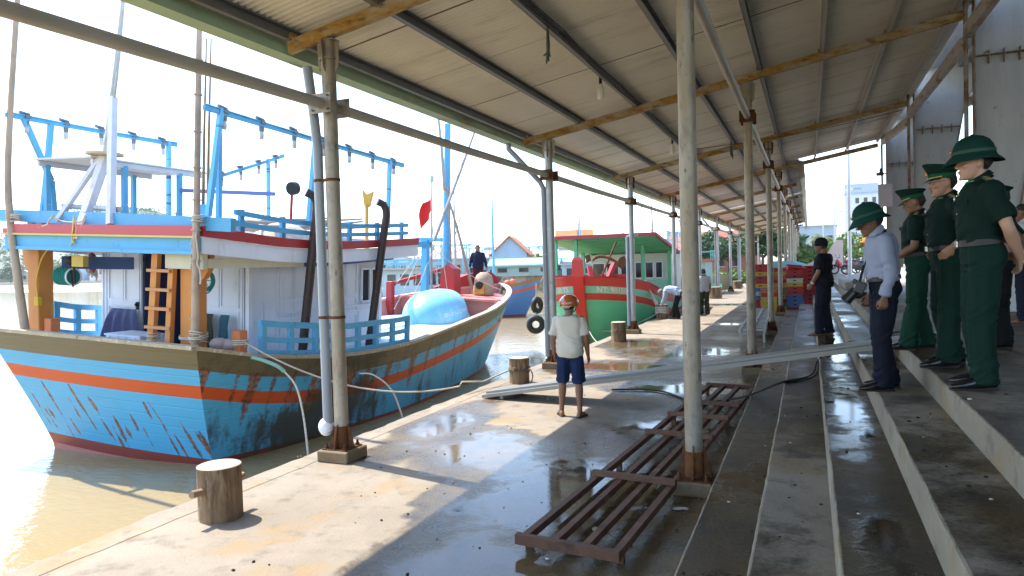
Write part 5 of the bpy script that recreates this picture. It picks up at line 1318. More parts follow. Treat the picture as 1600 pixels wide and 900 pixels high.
    # ---- trousers
    if trousers:
        mb = MB(); g = .012
        mb.loft([tring(u, a, b, g+(.004 if u < .4 else 0), dy) for u, a, b, dy in TT[:4]] + [tring(.58, .155, .111, g, 0)])
        for Hp, K, A in ((j['HL'], j['KL'], j['AL']), (j['HR'], j['KR'], j['AR'])):
            if short: limb(mb, [Hp+V((0, 0, .02)), Hp.lerp(K, .5), K+V((0, 0, .0))], [.100*s, .100*s, .098*s], 18)
            else:
                e = A+V((0, -.012, -.045))*s
                limb(mb, [Hp+V((0, 0, .02)), Hp.lerp(K, .5), K, K.lerp(A, .45), e], [.104*s, .098*s, (.078+loose)*s, (.074+loose)*s, (.080+loose*1.3)*s], 18)
        kz = (j['KL'].z+j['KR'].z)/2; az = j['AL'].z
        def wr(c):
            a = .0028*noise.noise(V((c.x*9+seed, c.y*9, c.z*14)))
            k_ = math.exp(-((c.z-kz-.02)/.10)**2); an = math.exp(-((c.z-az-.05)/.09)**2); cr_ = math.exp(-((c.z-Hp.z+.05)/.09)**2)
            fold = noise.noise(V((c.x*5+seed, c.y*5+1.5, c.z*30+3*c.y*8)))
            vert = noise.noise(V((c.x*22+seed, c.y*22, c.z*1.6)))
            return max(-.007, a+.022*(k_*.7+an*1.1+cr_*.7)*fold+.010*vert)
        remesh(mb, 'shorts' if short else 'trousers', trousers, t, .012*s, 3, wr)
    # ---- shirt
    if shirt:
        mb = MB(); g = .020+.006*(not tuck)
        u0 = .50 if tuck else -.42
        rr = [tring(u0, interp([q[0] for q in TT], [q[1] for q in TT], u0), interp([q[0] for q in TT], [q[2] for q in TT], u0), g+(.004 if tuck else .012), 0)]
        for u, a, b, dy in TT:
            if u > u0+.15 and u < 2.9: rr.append(tring(u, a, b, g+(.012 if .6 < u < 1.5 else 0)+(.010 if not tuck and u < 1 else 0), dy))
        rr.append(tring(2.90, .074, .066, g, 0))
        mb.loft(rr)
        for S_, E_, W_ in ((j['SL'], j['EL'], j['WL']), (j['SR'], j['ER'], j['WR'])):
            mb.ell(S_, (.068*s, .066*s, .060*s), n=14, k=8)
            if sleeve == 'short': limb(mb, [S_, S_.lerp(E_, .45), S_.lerp(E_, .82)], [.072*s, .070*s, .074*s], 16)
            else: limb(mb, [S_, S_.lerp(E_, .5), E_, E_.lerp(W_, .5), E_.lerp(W_, .93)], [.071*s, .064*s, .056*s, .052*s, .044*s], 16)
        wz = j['Wt'].z
        def wr2(c):
            a = .003*noise.noise(V((c.x*10+seed, c.y*10, c.z*12)))
            wv_ = math.exp(-((c.z-wz+.02)/.13)**2)
            fold = noise.noise(V((c.x*6+seed, c.y*6, c.z*22+c.x*10)))
            diag = noise.noise(V((c.x*9+c.z*6+seed, c.y*9-c.z*5, c.z*3)))
            return max(-.007, a+.024*wv_*fold+.016*diag)
        so_ = remesh(mb, 'shirt', shirt, t, .011*s, 3, wr2)
        if collar:
            mb = MB(); nk = j['Nk']; d = (Hd-hu*.06*s-nk).normalized(); ax = hr; ay = d.cross(ax).normalized()*-1 if False else ax.cross(d)*-1
            ay = d.cross(ax)
            mb.loft([ering(nk-d*.012*s, ax, ay, .086*s, .080*s, 20), ering(nk+d*.022*s, ax, ay, .070*s, .070*s, 20), ering(nk+d*.046*s-hf*.004*s, ax, ay, .066*s, .068*s, 20), ering(nk+d*.044*s-hf*.004*s, ax, ay, .072*s, .074*s, 20), ering(nk+d*.006*s, ax, ay, .092*s, .088*s, 20)], cap=False)
            mb.build('collar', shirt, t)
    if belt:
        mb = MB(); rr0 = tring(.50, .155, .111, .034); rr1 = tring(.75, .152, .109, .034); mb.loft([rr0, rr1], cap=False)
        ri0 = tring(.50, .155, .111, .026); ri1 = tring(.75, .152, .109, .026); mb.loft([rr1, ri1, ri0, rr0], cap=False)
        mb.build('belt', belt, t)
        f_ = tring(.625, .155, .111, .036); fr = max(f_, key=lambda p: p.y)
        mb = MB(); mb.box((sum(p.x for p in f_)/len(f_), fr.y+.004, fr.z), (.055*s, .012, .042*s)); mb.build('buckle', mat('steel buckle', (.5, .48, .42), .25, .9, .05, 5, 0), t)
    if uniform:
        gold = mat('gold braid', (.62, .42, .10), .4, .4, .1, 30, .1)
        for S_ in (j['SL'], j['SR']):
            c = j['Nk'].lerp(S_, .68)+V((0, 0, .052))*s; d = (S_-j['Nk']); d.z *= .8; mb = MB(); d.normalize(); mb.beam(c-d*.062*s, c+d*.062*s, .045*s, .010*s); bo = mb.build('shoulder_board', mat('green board', (.03, .10, .05), .6), t)
            mb = MB(); mb.beam(c-d*.05*s+V((0, 0, .006)), c+d*.05*s+V((0, 0, .006)), .026*s, .006*s); mb.build('gold_braid', gold, bo)
        mb = MB()
        for u in (.85, 1.25, 1.65, 2.05, 2.4):
            f_ = tring(u, interp([q[0] for q in TT], [q[1] for q in TT], u), interp([q[0] for q in TT], [q[2] for q in TT], u), .030); p = max(f_, key=lambda p: p.y-abs(p.x)*.5); mb.ell((0, p.y, p.z), (.008, .006, .008), n=8, k=4)
        for q in (-1, 1):
            f_ = tring(2.02, .172, .122, .030); p = max(f_, key=lambda p: p.y-abs(p.x-q*.09*s)); mb.ell((p.x, p.y, p.z+.005), (.010, .006, .010), n=8, k=4)
        mb.build('buttons', gold, t)
        for q in (-1, 1):
            mb = MB(); f_ = tring(2.05, .172, .122, .030); p = max(f_, key=lambda p: p.y-abs(p.x-q*.085*s)); mb.box((q*.085*s, p.y-.010, p.z+.0), (.10*s, .02, .035*s), -q*.45); mb.build('pocket_flap', shirt, t)
            mb = MB(); c = j['Nk']+hf*.075*s+hr*q*.045*s-V((0, 0, .005)); mb.box(c, (.05*s, .012, .025*s), -q*.5, rx=.5); mb.build('collar_tab', mat('green tab', (.06, .28, .12), .6), t)
        p = max(tring(2.1, .172, .122, .030), key=lambda p: p.y-abs(p.x-.075*s)); mb = MB(); mb.ell((p.x, p.y, p.z+.03), (.017, .006, .02), n=10, k=4); mb.build('badge', mat('silver badge', (.6, .6, .6), .3, .7), t)
    # ---- feet
    if shoes:
        for A, f_ in ((j['AL'], j['fL']), (j['AR'], j['fR'])):
            f_ = V((f_.x, f_.y, 0)).normalized(); sx = V((f_.y, -f_.x, 0)); up_ = V((0, 0, 1)); b = V((A.x, A.y, A.z-.085*s))
            if barefoot:
                mb = MB(); mb.loft([ering(b+f_*a*s+up_*.006, sx, up_, w_*s, .011*s, 12) for a, w_ in ((-.085, .025), (-.06, .038), (.03, .040), (.12, .050), (.17, .042), (.192, .02))]); mb.tube([b+f_*.13*s+up_*.02, b+f_*.09*s+sx*.025*s+up_*.055, b+f_*.03*s+sx*.045*s+up_*.02], .008, 6); mb.tube([b+f_*.13*s+up_*.02, b+f_*.09*s-sx*.025*s+up_*.055, b+f_*.03*s-sx*.045*s+up_*.02], .008, 6); mb.build('sandal', shoes, t)
            else:
                mb = MB(); mb.loft([ering(b+f_*a*s+up_*h*s, sx, up_, w_*s, hh*s, 16) for a, h, w_, hh in ((-.088, .045, .022, .026), (-.075, .055, .037, .048), (-.03, .060, .042, .058), (.03, .055, .042, .053), (.09, .042, .049, .038), (.15, .033, .049, .029), (.195, .027, .036, .020), (.212, .024, .018, .012))]); sh_ = mb.build('shoe', shoes, t)
                mb = MB(); mb.loft([ering(b+f_*a*s+up_*.008, sx, up_, w_*s, .010*s, 14) for a, w_ in ((-.09, .022), (-.07, .038), (-.02, .043), (.05, .044), (.11, .051), (.17, .046), (.21, .022))]); mb.box(b-f_*.05*s+up_*.010, (.07*s, .075*s, .02), math.atan2(f_.y, f_.x)-math.pi/2); mb.build('sole', mat('dark sole', (.03, .02, .015), .7), sh_)
    # ---- face details, hair, hat
    if face:
        mb = MB()
        for q in (-1, 1): mb.ell(hp_(q*.031, .0815, .013), (.0145*s, .0085*s, .0075*s), n=10, k=6, M=HM)
        ey = mb.build('eyes', mat('eye white', (.55, .5, .45), .3, bump=0), t)
        mb = MB()
        for q in (-1, 1): mb.ell(hp_(q*.031, .0885, .013), (.006*s, .004*s, .0062*s), n=8, k=6, M=HM)
        mb.build('iris', m_hair(), ey)
        mb = MB()
        for q in (-1, 1): mb.tube([hp_(q*.014, .095, .034), hp_(q*.03, .096, .040), hp_(q*.05, .084, .033)], .0042*s, 6)
        mb.build('eyebrows', m_hair(), t)
        mb = MB(); mb.ell(hp_(0, .0945, -.054), (.022*s, .0065*s, .0045*s), n=10, k=5, M=HM); mb.ell(hp_(0, .0935, -.064), (.019*s, .0065*s, .0055*s), n=10, k=5, M=HM)
        mb.build('lips', mat('lips', (.34, .13, .10), .45, bump=0), t)
    if hair:
        mb = MB(); rings = []
        for i in range(11):
            a = i/8*1.72; z = .127*math.cos(a); rr = math.sin(a)**.58
            rg = []
            for jj in range(26):
                b_ = 2*math.pi*jj/26; x = .0805*rr*math.cos(b_); y_ = .109*rr*math.sin(b_)-.006
                if y_ > .05 and z < .05: y_ = .05+(y_-.05)*.35
                zz = z
                if i >= 7 and math.sin(b_) > -.35: zz = max(zz, .0+.03*(1+math.sin(b_)))
                if i > 8: rr = .88 if i == 9 else .70; x = .0805*rr*math.cos(b_); y_ = .098*rr*math.sin(b_)-.006; zz = max(zz, -.045 if i == 9 else -.062) if math.sin(b_) <= -.35 else zz
                if i > 8 and math.sin(b_) > -.35: x *= .9; y_ = min(y_, .03)
                rg.append(hp_(x, y_-.004, zz+.004))
            rings.append(rg)
        mb.loft(rings[::-1]); mb.build('hair', m_hair(), t)
    if hatf: hatf(t, hp_, HM, s)
    return t
def pith(col):
    def f(t, hp_, HM, s):
        mb = MB()
        pr = [(.012, .190), (.03, .188), (.06, .178), (.09, .152), (.108, .118), (.116, .085), (.118, .062), (.128, .052), (.143, .038), (.160, .018), (.161, .012), (.143, .028), (.118, .046), (.10, .05)]
        rings = []
        for r_, z in pr:
            ring = []
            for jj in range(32):
                a = 2*math.pi*jj/32; fr = math.sin(a)
                yy = r_*1.14*fr+(.018*max(0, fr) if z < .06 else 0); zz = z-(.020*fr*fr*(1 if z < .055 else 0))+( -.004 if fr > 0 and z < .05 else 0)
                ring.append(hp_(r_*.95*math.cos(a), yy-.006, zz))
            rings.append(ring)
        mb.loft(rings, cap=False); mb.ell(hp_(0, -.006, .192), (.016*s, .016*s, .008*s), M=HM)
        h = mb.build('sun_helmet', col, t, fix=True)
        mb = MB(); mb.loft([[hp_(r_*.95*math.cos(a), r_*1.14*math.sin(a)-.006, z) for a in rngf(0, 2*math.pi, 32)[:-1]] for r_, z in ((.1185, .088), (.1205, .086), (.1205, .066), (.119, .064))], cap=False); mb.build('hat_band', mat('hat band', (.015, .07, .045), .7), h)
        mb = MB(); mb.ell(hp_(0, .136, .088), (.015*s, .006*s, .016*s), n=10, k=5, M=HM); mb.build('hat_badge', mat('red gold badge', (.6, .18, .05), .4, .3), h)
    return f
def peaked(t, hp_, HM, s):
    gcol = mat('cap green', (.004, .026, .017), .8)
    def ell_ring(rx, ry, z, sh=0): return [hp_(rx*math.cos(a), ry*math.sin(a)-.005, z+sh*math.sin(a)) for a in rngf(0, 2*math.pi, 32)[:-1]]
    mb = MB(); mb.loft([ell_ring(.082, .106, .070, .003), ell_ring(.091, .116, .094, .012), ell_ring(.116, .138, .126, .032), ell_ring(.123, .145, .137, .035), ell_ring(.114, .136, .147, .034), ell_ring(.055, .065, .153, .017), ell_ring(.01, .01, .155, 0)]); h = mb.build('peaked_cap', gcol, t)
    mb = MB(); mb.loft([ell_ring(.080, .104, .038), ell_ring(.084, .108, .040), ell_ring(.086, .110, .084, .004), ell_ring(.08, .104, .086, .004)], cap=False); mb.build('cap_band', mat('bright green band', (.010, .09, .035), .75), h)
    mb = MB(); vs = []
    for i in range(15):
        a = lerp(R(18), R(162), i/14); c, s_ = math.cos(a), math.sin(a)
        vs += [hp_(.083*c, .106*s_-.005, .046), hp_(.088*c, .106*s_+.058*s_**1.5-.006, .046-.030*s_), hp_(.088*c, .106*s_+.058*s_**1.5-.006, .041-.030*s_), hp_(.083*c, .106*s_-.005, .040)]
    mb.loft([vs[i*4:i*4+4] for i in range(15)], sm=False); mb.build('cap_peak', mat('black patent peak', (.01, .01, .012), .2, coat=.5), h)
    mb = MB(); mb.tube([hp_(.087*math.cos(a), .110*math.sin(a)-.003, .054-.004*math.sin(a)) for a in rngf(R(15), R(165), 14)], .0055*s, 6); mb.build('cap_cord', mat('gold braid', (.62, .42, .10), .4, .4, .1, 30, .1), h)
    mb = MB(); mb.ell(hp_(0, .118, .088), (.018*s, .006*s, .018*s), n=10, k=5, M=HM); mb.build('cap_badge', mat('red gold badge', (.6, .18, .05), .4, .3), h)
def moto_helmet(t, hp_, HM, s):
    mb = MB(); rings = []
    for i in range(10):
        a = .05+i/9*1.85; rr = math.sin(a)
        rings.append([hp_(.140*rr*math.cos(b_), .160*rr*math.sin(b_)-.008, .030+.128*math.cos(a)) for b_ in rngf(0, 2*math.pi, 30)[:-1]])
    mb.loft(rings, cap=True); h = mb.build('crash_helmet', mat('glossy orange helmet', (.42, .10, .025), .18, 0, .08, 3, 0, coat=.8), t)
    mb = MB()
    for i in (0, 1):
        mb.loft([[hp_((.1425-.002*i)*math.sin(a)*.995, -(.1635-.003*i)*math.cos(a)*.985-.008, z) for z in (-.012-.020*i, -.002-.020*i)] for a in rngf(-.45+.15*i, .45-.15*i, 10)], closed=False, cap=False, sm=False)
    mb.build('helmet_sticker', mat('pale sticker', (.6, .5, .42), .4), h)
    mb = MB(); mb.tube([hp_(.10, .02, -.0), hp_(.074, .04, -.08), hp_(.0, .065, -.128), hp_(-.074, .04, -.08), hp_(-.10, .02, -.0)], .007*s, 6); mb.build('chin_strap', m_black(), h)
def dark_cap(t, hp_, HM, s):
    mb = MB(); mb.loft([[hp_(.086*rr*math.cos(b_), .113*rr*math.sin(b_)-.008, z) for b_ in rngf(0, 2*math.pi, 26)[:-1]] for rr, z in ((.98, -.005), (1.0, .035), (.97, .075), (.84, .11), (.62, .133), (.35, .146), (.05, .15))]); mb.build('cap', mat('black cap', (.012, .012, .015), .8), t)
def floppy(col):
    def f(t, hp_, HM, s):
        mb = MB(); mb.loft([[hp_(.088*rr*math.cos(b_), .115*rr*math.sin(b_)-.008, z) for b_ in rngf(0, 2*math.pi, 26)[:-1]] for rr, z in ((.98, .02), (1.0, .05), (.93, .09), (.6, .125), (.05, .134))]); mb.prism([hp_(.07*math.cos(a), .085+.075*math.sin(a), .03) for a in rngf(0, math.pi, 10)], hp_(0, 0, .008)-hp_(0, 0, 0)); mb.build('cap', col, t)
    return f
UG = mat('uniform green', (.004, .019, .0135), .8, 0, .12, 6, .10, 150)
UT = mat('uniform trouser green', (.004, .025, .016), .8, 0, .12, 6, .10, 150)
SHOE = mat('black polished leather', (.010, .010, .011), .22, 0, .2, 8, .1)
BELT = mat('brown leather belt', (.022, .010, .007), .5)
HG = mat('helmet green cloth', (.004, .036, .026), .75, 0, .12, 8, .15, 120)
OFF = 'uniformed officers on the platform'
o1 = person('tall officer in green uniform and sun helmet, hands clasped behind his back', (1.18, 6.22, 1.0), R(96), 1.79, dict(
    EL=(-.235, -.085, 1.12), WL=(-.09, -.205, .905), ER=(.235, -.09, 1.12), WR=(.055, -.20, .93), Hd=(0, .045, 1.585), Nk=(0, .0, 1.455), hf=(0, 1, -.06), AL=(-.10, .03, .085), AR=(.12, -.04, .085), KL=(-.10, .03, .49)),
    OFF, mat('fair skin', (.50, .29, .20), .5, 0, .1, 6, .06, 90), .0062, UG, 'short', True, UT, False, SHOE, True, pith(HG), dict(L=dict(d=(.55, -.15, -.65), n=(.3, .95, .1), t=(.75, 0, .6), curl=.55), R=dict(d=(-.75, -.25, -.35), n=(-.2, .9, -.2), t=(-.3, 0, 1), curl=.6)), .010, 1, True, BELT)
o2 = person('officer in peaked cap and glasses with a hand on his hip behind the tall officer', (1.14, 7.40, 1.0), R(98), 1.755, dict(
    EL=(-.345, -.10, 1.16), WL=(-.205, .015, 1.03), ER=(.345, -.10, 1.16), WR=(.205, .015, 1.03), hf=(-.05, 1, -.10), AL=(-.13, .05, .085), AR=(.12, -.08, .085)),
    OFF, m_skin(), .0065, UG, 'short', True, UT, False, SHOE, True, peaked, dict(L=dict(d=(.25, .62, -.70), n=(.95, -.1, .25), t=(.1, -.6, -.5), curl=.30), R=dict(d=(-.25, .62, -.70), n=(-.95, -.1, .25), t=(-.1, -.6, -.5), curl=.3)), .010, 2, True, BELT)
OHd, Or, Of, Ou, Os = OUT['Hd'], OUT['hr'], OUT['hf'], OUT['hu'], OUT['s']
mb = MB()
for q in (-1, 1):
    c = OHd+Or*.032*Os*q+Of*.102*Os+Ou*.010*Os
    mb.tube([c+Or*.024*math.cos(a)+Ou*.018*math.sin(a) for a in rngf(0, 2*math.pi, 16)], .0022, 5, cap=False); mb.tube([c+Or*.024*q, OHd+Or*.079*q-Of*.005+Ou*.012], .002, 5)
mb.build('glasses', mat('steel buckle', (0, 0, 0)), o2)
o3 = person('officer in green peaked cap holding a teal folder, furthest of the uniformed men', (1.06, 8.62, 1.0), R(76), 1.665, dict(
    EL=(-.235, .0, 1.12), WL=(-.19, .20, .98), hf=(-.15, 1, -.28), hu=(0, .25, 1), AL=(-.13, .10, .085), AR=(.12, -.06, .085)),
    OFF, m_skin_dark(), .008, UG, 'short', True, mat('lighter uniform trousers', (.006, .040, .024), .8, 0, .12, 6, .1, 150), False, SHOE, True, peaked, dict(L=dict(d=(.1, .9, -.3), n=(.95, 0, .1), t=(0, .3, 1), curl=.5)), .012, 3, True, BELT)
person('man in dark shirt and green cap with elbows out behind the tall officer', (1.86, 8.9, 1.0), R(75), 1.68, dict(EL=(-.34, -.17, 1.15), WL=(-.19, -.06, .99), ER=(.34, -.17, 1.15), WR=(.19, -.06, .99)),
    None, m_skin_dark(), .009, mat('very dark green cloth', (.008, .03, .022), .85), 'short', True, mat('black trousers', (.010, .011, .013), .85, 0, .15, 5), False, SHOE, True, peaked, dict(L=dict(d=(.5, .1, -.8), n=(.8, .3, .3), t=(.2, -.5, -.3), curl=.4)), .008, 4)
person('man in white shirt and dark trousers standing at the right edge of the photo', (2.80, 12.0, 1.0), R(60), 1.66, {}, None, m_skin_dark(), .010, mat('white shirt', (.62, .62, .63), .8, 0, .06, 5, .08), 'short', False, mat('navy trousers', (.016, .02, .036), .85), False, mat('brown sandal', (.10, .05, .025), .7), True, None, None, .005, 5, barefoot=True)
ph = person('photographer in pale blue shirt and green sun helmet looking down, camera on his neck', (.62, 7.20, .8), R(97), 1.66, dict(
    Wt=(0, .015, 1.09), Ch=(0, .02, 1.28), Nk=(0, .055, 1.44), Hd=(0, .115, 1.54), hf=(0, .95, -.31), hu=(0, .31, .95), SL=(-.17, .03, 1.375), SR=(.17, .03, 1.375), EL=(-.225, -.015, 1.10), WL=(-.215, .045, .86), ER=(.225, .0, 1.10), WR=(.22, .08, .86), AL=(-.11, .04, .085), AR=(.10, -.05, .085), KL=(-.10, .045, .49)),
    None, m_skin_dark(), .0065, mat('pale blue shirt', (.31, .35, .47), .8, 0, .06, 8, .08, 150), 'long', True, mat('dark navy trousers', (.007, .010, .020), .8, 0, .15, 6, .1, 150), False, SHOE, True, pith(mat('teal green helmet cloth', (.005, .048, .036), .75, 0, .12, 8, .15, 120)), dict(L=dict(curl=.95, d=(0, .12, -1), n=(1, .2, 0), t=(.1, 1, 0)), R=dict(curl=.7)), .008, 6, False, BELT)
person('man in black cap and black tee shirt with a wristwatch, standing on the wet step', (.24, 13.95, .6), R(72), 1.73, dict(EL=(-.235, .02, 1.12), WL=(-.20, .14, .92), hf=(0, 1, 0), AL=(-.08, .07, .085), AR=(.09, -.05, .085), KL=(-.085, .06, .49), Hd=(0, .045, 1.585)),
    None, m_skin_dark(), .009, mat('black tee', (.010, .010, .014), .85, 0, .15, 6, .1), 'short', False, mat('blue black trousers', (.012, .013, .024), .85), False, mat('brown sandal', (.10, .05, .025), .7), True, dark_cap, None, .004, 7, collar=False, barefoot=True)
hm = person('man in cream tee shirt, navy shorts and orange crash helmet, seen from behind', (-2.92, 8.92, 0), R(4), 1.575, dict(AL=(-.15, .02, .085), AR=(.13, -.03, .085), KL=(-.125, .03, .49), KR=(.115, .02, .49), EL=(-.232, -.03, 1.12), ER=(.238, -.02, 1.12), WL=(-.245, .06, .88), WR=(.25, .05, .87), fL=(-.5, 1, 0), fR=(.25, 1, 0)),
    None, m_skin_dark(), .0072, mat('cream tee shirt', (.60, .56, .48), .85, 0, .06, 8, .1, 150), 'short', False, mat('navy shorts', (.012, .026, .075), .8, 0, .15, 8, .1), True, mat('black sandal', (.02, .02, .022), .7), True, moto_helmet, None, .004, 8, collar=False, barefoot=True)
bp_ = BM @ V((-.42, 14.75, 2.08))
person('man in navy long sleeved top and maroon trousers standing on the blue boat bow', bp_, R(205), 1.68, dict(WL=(-.30, .06, .90), WR=(.30, .06, .90), EL=(-.26, -.03, 1.13), ER=(.26, -.03, 1.13), hf=(-.5, 1, 0)),
    None, m_skin_dark(), .010, mat('navy top', (.010, .016, .045), .85, 0, .15, 8), 'long', False, mat('maroon trousers', (.085, .012, .022), .85), False, SHOE, True, None, None, .005, 9)
person('worker in light blue shirt bending over the roped bollard on the quay', (-4.33, 25.3, 0), R(88), 1.66, dict(P=(0, -.10, .90), Wt=(0, .02, 1.02), Ch=(0, .22, 1.06), Nk=(0, .40, 1.00), Hd=(0, .52, .95), hf=(0, .45, -.9), hu=(0, .9, .45), SL=(-.17, .35, .99), SR=(.17, .35, .99), EL=(-.18, .40, .73), ER=(.18, .42, .73), WL=(-.10, .50, .50), WR=(.08, .52, .50), HL=(-.09, -.10, .88), HR=(.09, -.10, .88), KL=(-.11, -.02, .49), KR=(.11, .04, .49), AL=(-.13, -.10, .085), AR=(.12, .10, .085)),
    None, m_skin_dark(), .010, mat('light blue work shirt', (.40, .50, .62), .85, 0, .12, 4, .1), 'long', False, mat('black trousers', (0, 0, 0)), False, mat('brown sandal', (0, 0, 0)), True, floppy(mat('grey cap', (.25, .25, .24), .8)), None, .0, 10, barefoot=True)
person('man in grey shirt and olive trousers half hidden behind the near grey post', (-3.62, 27.2, 0), R(20), 1.70, dict(AL=(-.10, .06, .085), AR=(.10, -.08, .085)), None, m_skin_dark(), .012, mat('grey white shirt', (.42, .42, .42), .85), 'short', False, mat('dark olive trousers', (.03, .035, .015), .85), False, mat('brown sandal', (0, 0, 0)), True, None, None, .006, 11, barefoot=True)
# ================================================================== things on the quay
stump = mat('weathered bollard wood', (.26, .17, .10), .85, 0, .3, 2.5, .5, 14, [((.06, .035, .02), (9, 9, 1.2), .46, .66, .9), ((.42, .33, .22), (7, 7, 1.5), .58, .7, .8)], bdist=.03)
stop_ = mat('pale cut top', (.44, .38, .30), .8, 0, .15, 6, .2, 20, [((.3, .22, .14), (5, 5, 5), .55, .75, .7)])
def bollard(x, y, r, h, lab, pins=True, dead=None):
    t = thing('mooring_bollard', lab, 'bollard', (x, y, 0), group='bollards along the quay edge')
    mb = MB(); rings = []
    for i, z in enumerate((0, .02, h*.3, h*.6, h*.93, h*.985)):
        rings.append([V((x+r*math.cos(a)*(1.02-.02*i/5+.025*noise.noise(V((math.cos(a)*2+x, math.sin(a)*2, z*4+y)))), y+r*math.sin(a)*(1.02+.02*noise.noise(V((a, z*3, y)))), z)) for a in rngf(0, 2*math.pi, 28)[:-1]])
    mb.loft(rings); mb.build('trunk', stump, t)
    mb = MB(); top = [V((p.x, p.y, h*.985)) for p in rings[-1]]; c = V((x, y, 0)); mb.loft([[p for p in top], [V((c.x+(p.x-c.x)*.93, c.y+(p.y-c.y)*.93, h)) for p in top]]); mb.build('cut_top', stop_, t)
    if pins:
        for s_ in (-1, 1):
            mb = MB(); mb.tube([(x-.01, y+s_*(r-.02), h*.58), (x-.015, y+s_*(r+.11), h*.58+.012)], .030, 10); mb.build('pin', mat('worn pin wood', (.34, .22, .13), .7, 0, .25, 8, .3), t)
    return t
bollard(-4.52, 4.45, .172, .44, 'nearest stump bollard with a pin through it beside the blue boat stern')
bollard(-4.62, 11.30, .17, .44, 'stump bollard with a rope round it at the foot of the gangplank')
bollard(-4.55, 17.96, .19, .50, 'dark stump bollard in front of the green boat')
bollard(-4.86, 25.45, .21, .50, 'roped stump bollard where the worker is bending', False)
bollard(-4.6, 38.9, .32, .62, 'far stump bollard beyond the wet quay near the quay end', False)
bollard(-4.65, 52, .3, .55, 'farthest stump bollard on the quay edge', False)
mb = MB()
for q in range(3): mb.ring((-4.62, 11.30, .20+.03*q), .178, .012, 20, 6, Matrix.Rotation(.12*q-.1, 4, 'X'))
mb.tube(curve_pts([(-4.47, 11.22, .24), (-4.36, 11.15, .26), (-4.30, 11.1, .15), (-4.33, 11.05, .03)]), .012, 6)
tag(mb.build('rope_coil', mat('dirty rope', (.14, .11, .08), .9, 0, .3, 20, .4), o=(-4.62, 11.3, .2)), 'dark rope wound round the bollard at the gangplank foot', 'rope')
mb = MB()
for q in range(5): mb.ring((-4.86, 25.45, .18+.055*q), .225, .024, 20, 6, Matrix.Rotation(random.uniform(-.2, .2), 4, 'X'))
for q in range(3): mb.tube(sag((-4.95-.05*q, 25.5, .42), (-5.55, 25.9+.1*q, 1.35), .04), .028, 6)
tag(mb.build('mooring_rope', mat('thick white rope', (.58, .54, .46), .85, 0, .2, 20, .4), o=(-4.86, 25.45, .2)), 'thick white mooring ropes from the green boat to the roped bollard', 'rope')
a = BM @ V((2.24, .46, 2.14))
mb = MB(); mb.tube(sag(a, (-5.0, 10.3, .15), .42, 30)[:-2]+[V((-5.1, 10.05, .20)), V((-4.98, 10.6, .12)), V((-4.78, 11.2, .22))], .014, 6)
for q in range(3): mb.ring(BM @ V((2.2, .52, 2.05+.03*q)), .125, .013, 14, 5)
tag(mb.build('mooring_rope', m_rope(), o=a), 'pale mooring line sagging from the blue boat across to the second bollard', 'rope')
mb = MB(); mb.tube(sag((-7.4, 24.4, .0), (-4.62, 18.1, .2), .55, 16)+[V((-4.6, 18, .22))], .014, 6); mb.tube(sag((-9.4, 25.4, .3), (-6.4, 24.2, -.35), .2, 10)+sag((-6.4, 24.2, -.35), (-4.9, 25.2, .25), .1, 8), .014, 5)
tag(mb.build('mooring_rope', m_rope(), o=(-4.62, 18, .2)), 'thin mooring line strung low across the green boat bow to the dark bollard', 'rope')
# discharge hose and jets from the blue boat
mb = MB(); mb.tube(curve_pts([(-7.95, 8.55, .72), (-7.82, 8.66, .66), (-7.66, 8.78, .56), (-7.58, 8.86, .46)]), .03, 8)
tag(mb.build('discharge_hose', mat('pale teal hose', (.25, .52, .48), .5), o=(-7.9, 8.6, .6)), 'short teal hose hanging over the side of the blue boat', 'hose')
jet = mat('white water', (.72, .72, .68), .25, 0, .2, 30, .3, 60)
for pts, lab in ([[(-7.58, 8.86, .46), (-7.48, 9.0, .2), (-7.44, 9.1, -.3), (-7.42, 9.16, -1.0)], 'thin water jet falling from the teal hose'], [[(-7.72, 11.05, .1), (-7.5, 11.2, .05), (-7.3, 11.5, -.3), (-7.2, 11.75, -1.0)], 'second thin water jet falling from the blue boat side further forward']):
    mb = MB(); mb.tube(curve_pts(pts, 8), [.014+.006*i/24 for i in range(25)], 6)
    for q in range(12): mb.ell(V(pts[-1])+V((random.gauss(0, .08), random.gauss(0, .08), .02+.05*random.random())), (.015, .015, .012), n=5, k=4)
    tag(mb.build('water_jet', jet, o=pts[0]), lab, 'water jet')
# gangplank
gp = thing('gangplank', 'long ribbed grey metal gangplank sloping from the quay up to the platform', 'gangplank', (-4.6, 10.0, 0))
A0, A1 = V((-4.62, 9.80, .03)), V((1.35, 9.25, 1.045)); wv_ = V((.12, .55, 0)); alu = mat('dull aluminium', (.28, .275, .255), .5, .25, .12, 3, .1, 60, [((.28, .25, .2), (2, 2, 2), .5, .75, .6)])
mb = MB(); mb.prism([A0, A1, A1+wv_, A0+wv_], (0, 0, .030)); mb.build('deck_plate', mat('dirty plank metal', (.13, .125, .115), .6, .3, .2, 3, .1), gp)
for f_ in (0, 1):
    o = wv_*f_; mb = MB(); mb.prism([A0+o+V((0, 0, -.02)), A1+o+V((0, 0, -.03)), A1+o+V((0, 0, .03)), A0+o+V((0, 0, .03))], (0, -.03 if f_ == 0 else .03, 0)); mb.build('side_channel', alu, gp)
mb = MB()
for q in range(1, 5): o = wv_*(q/5); mb.beam(A0+o+V((0, 0, .047)), A1+o+V((0, 0, .047)), .055, .034)
o = mb.build('rib_set', alu, gp)
mb = MB(); mb.beam(A0+V((.3, 0, -.0))+wv_*.02, A0+V((.3, 0, -.0))+wv_*.98, .06, .05); mb.build('end_bar', alu, gp)
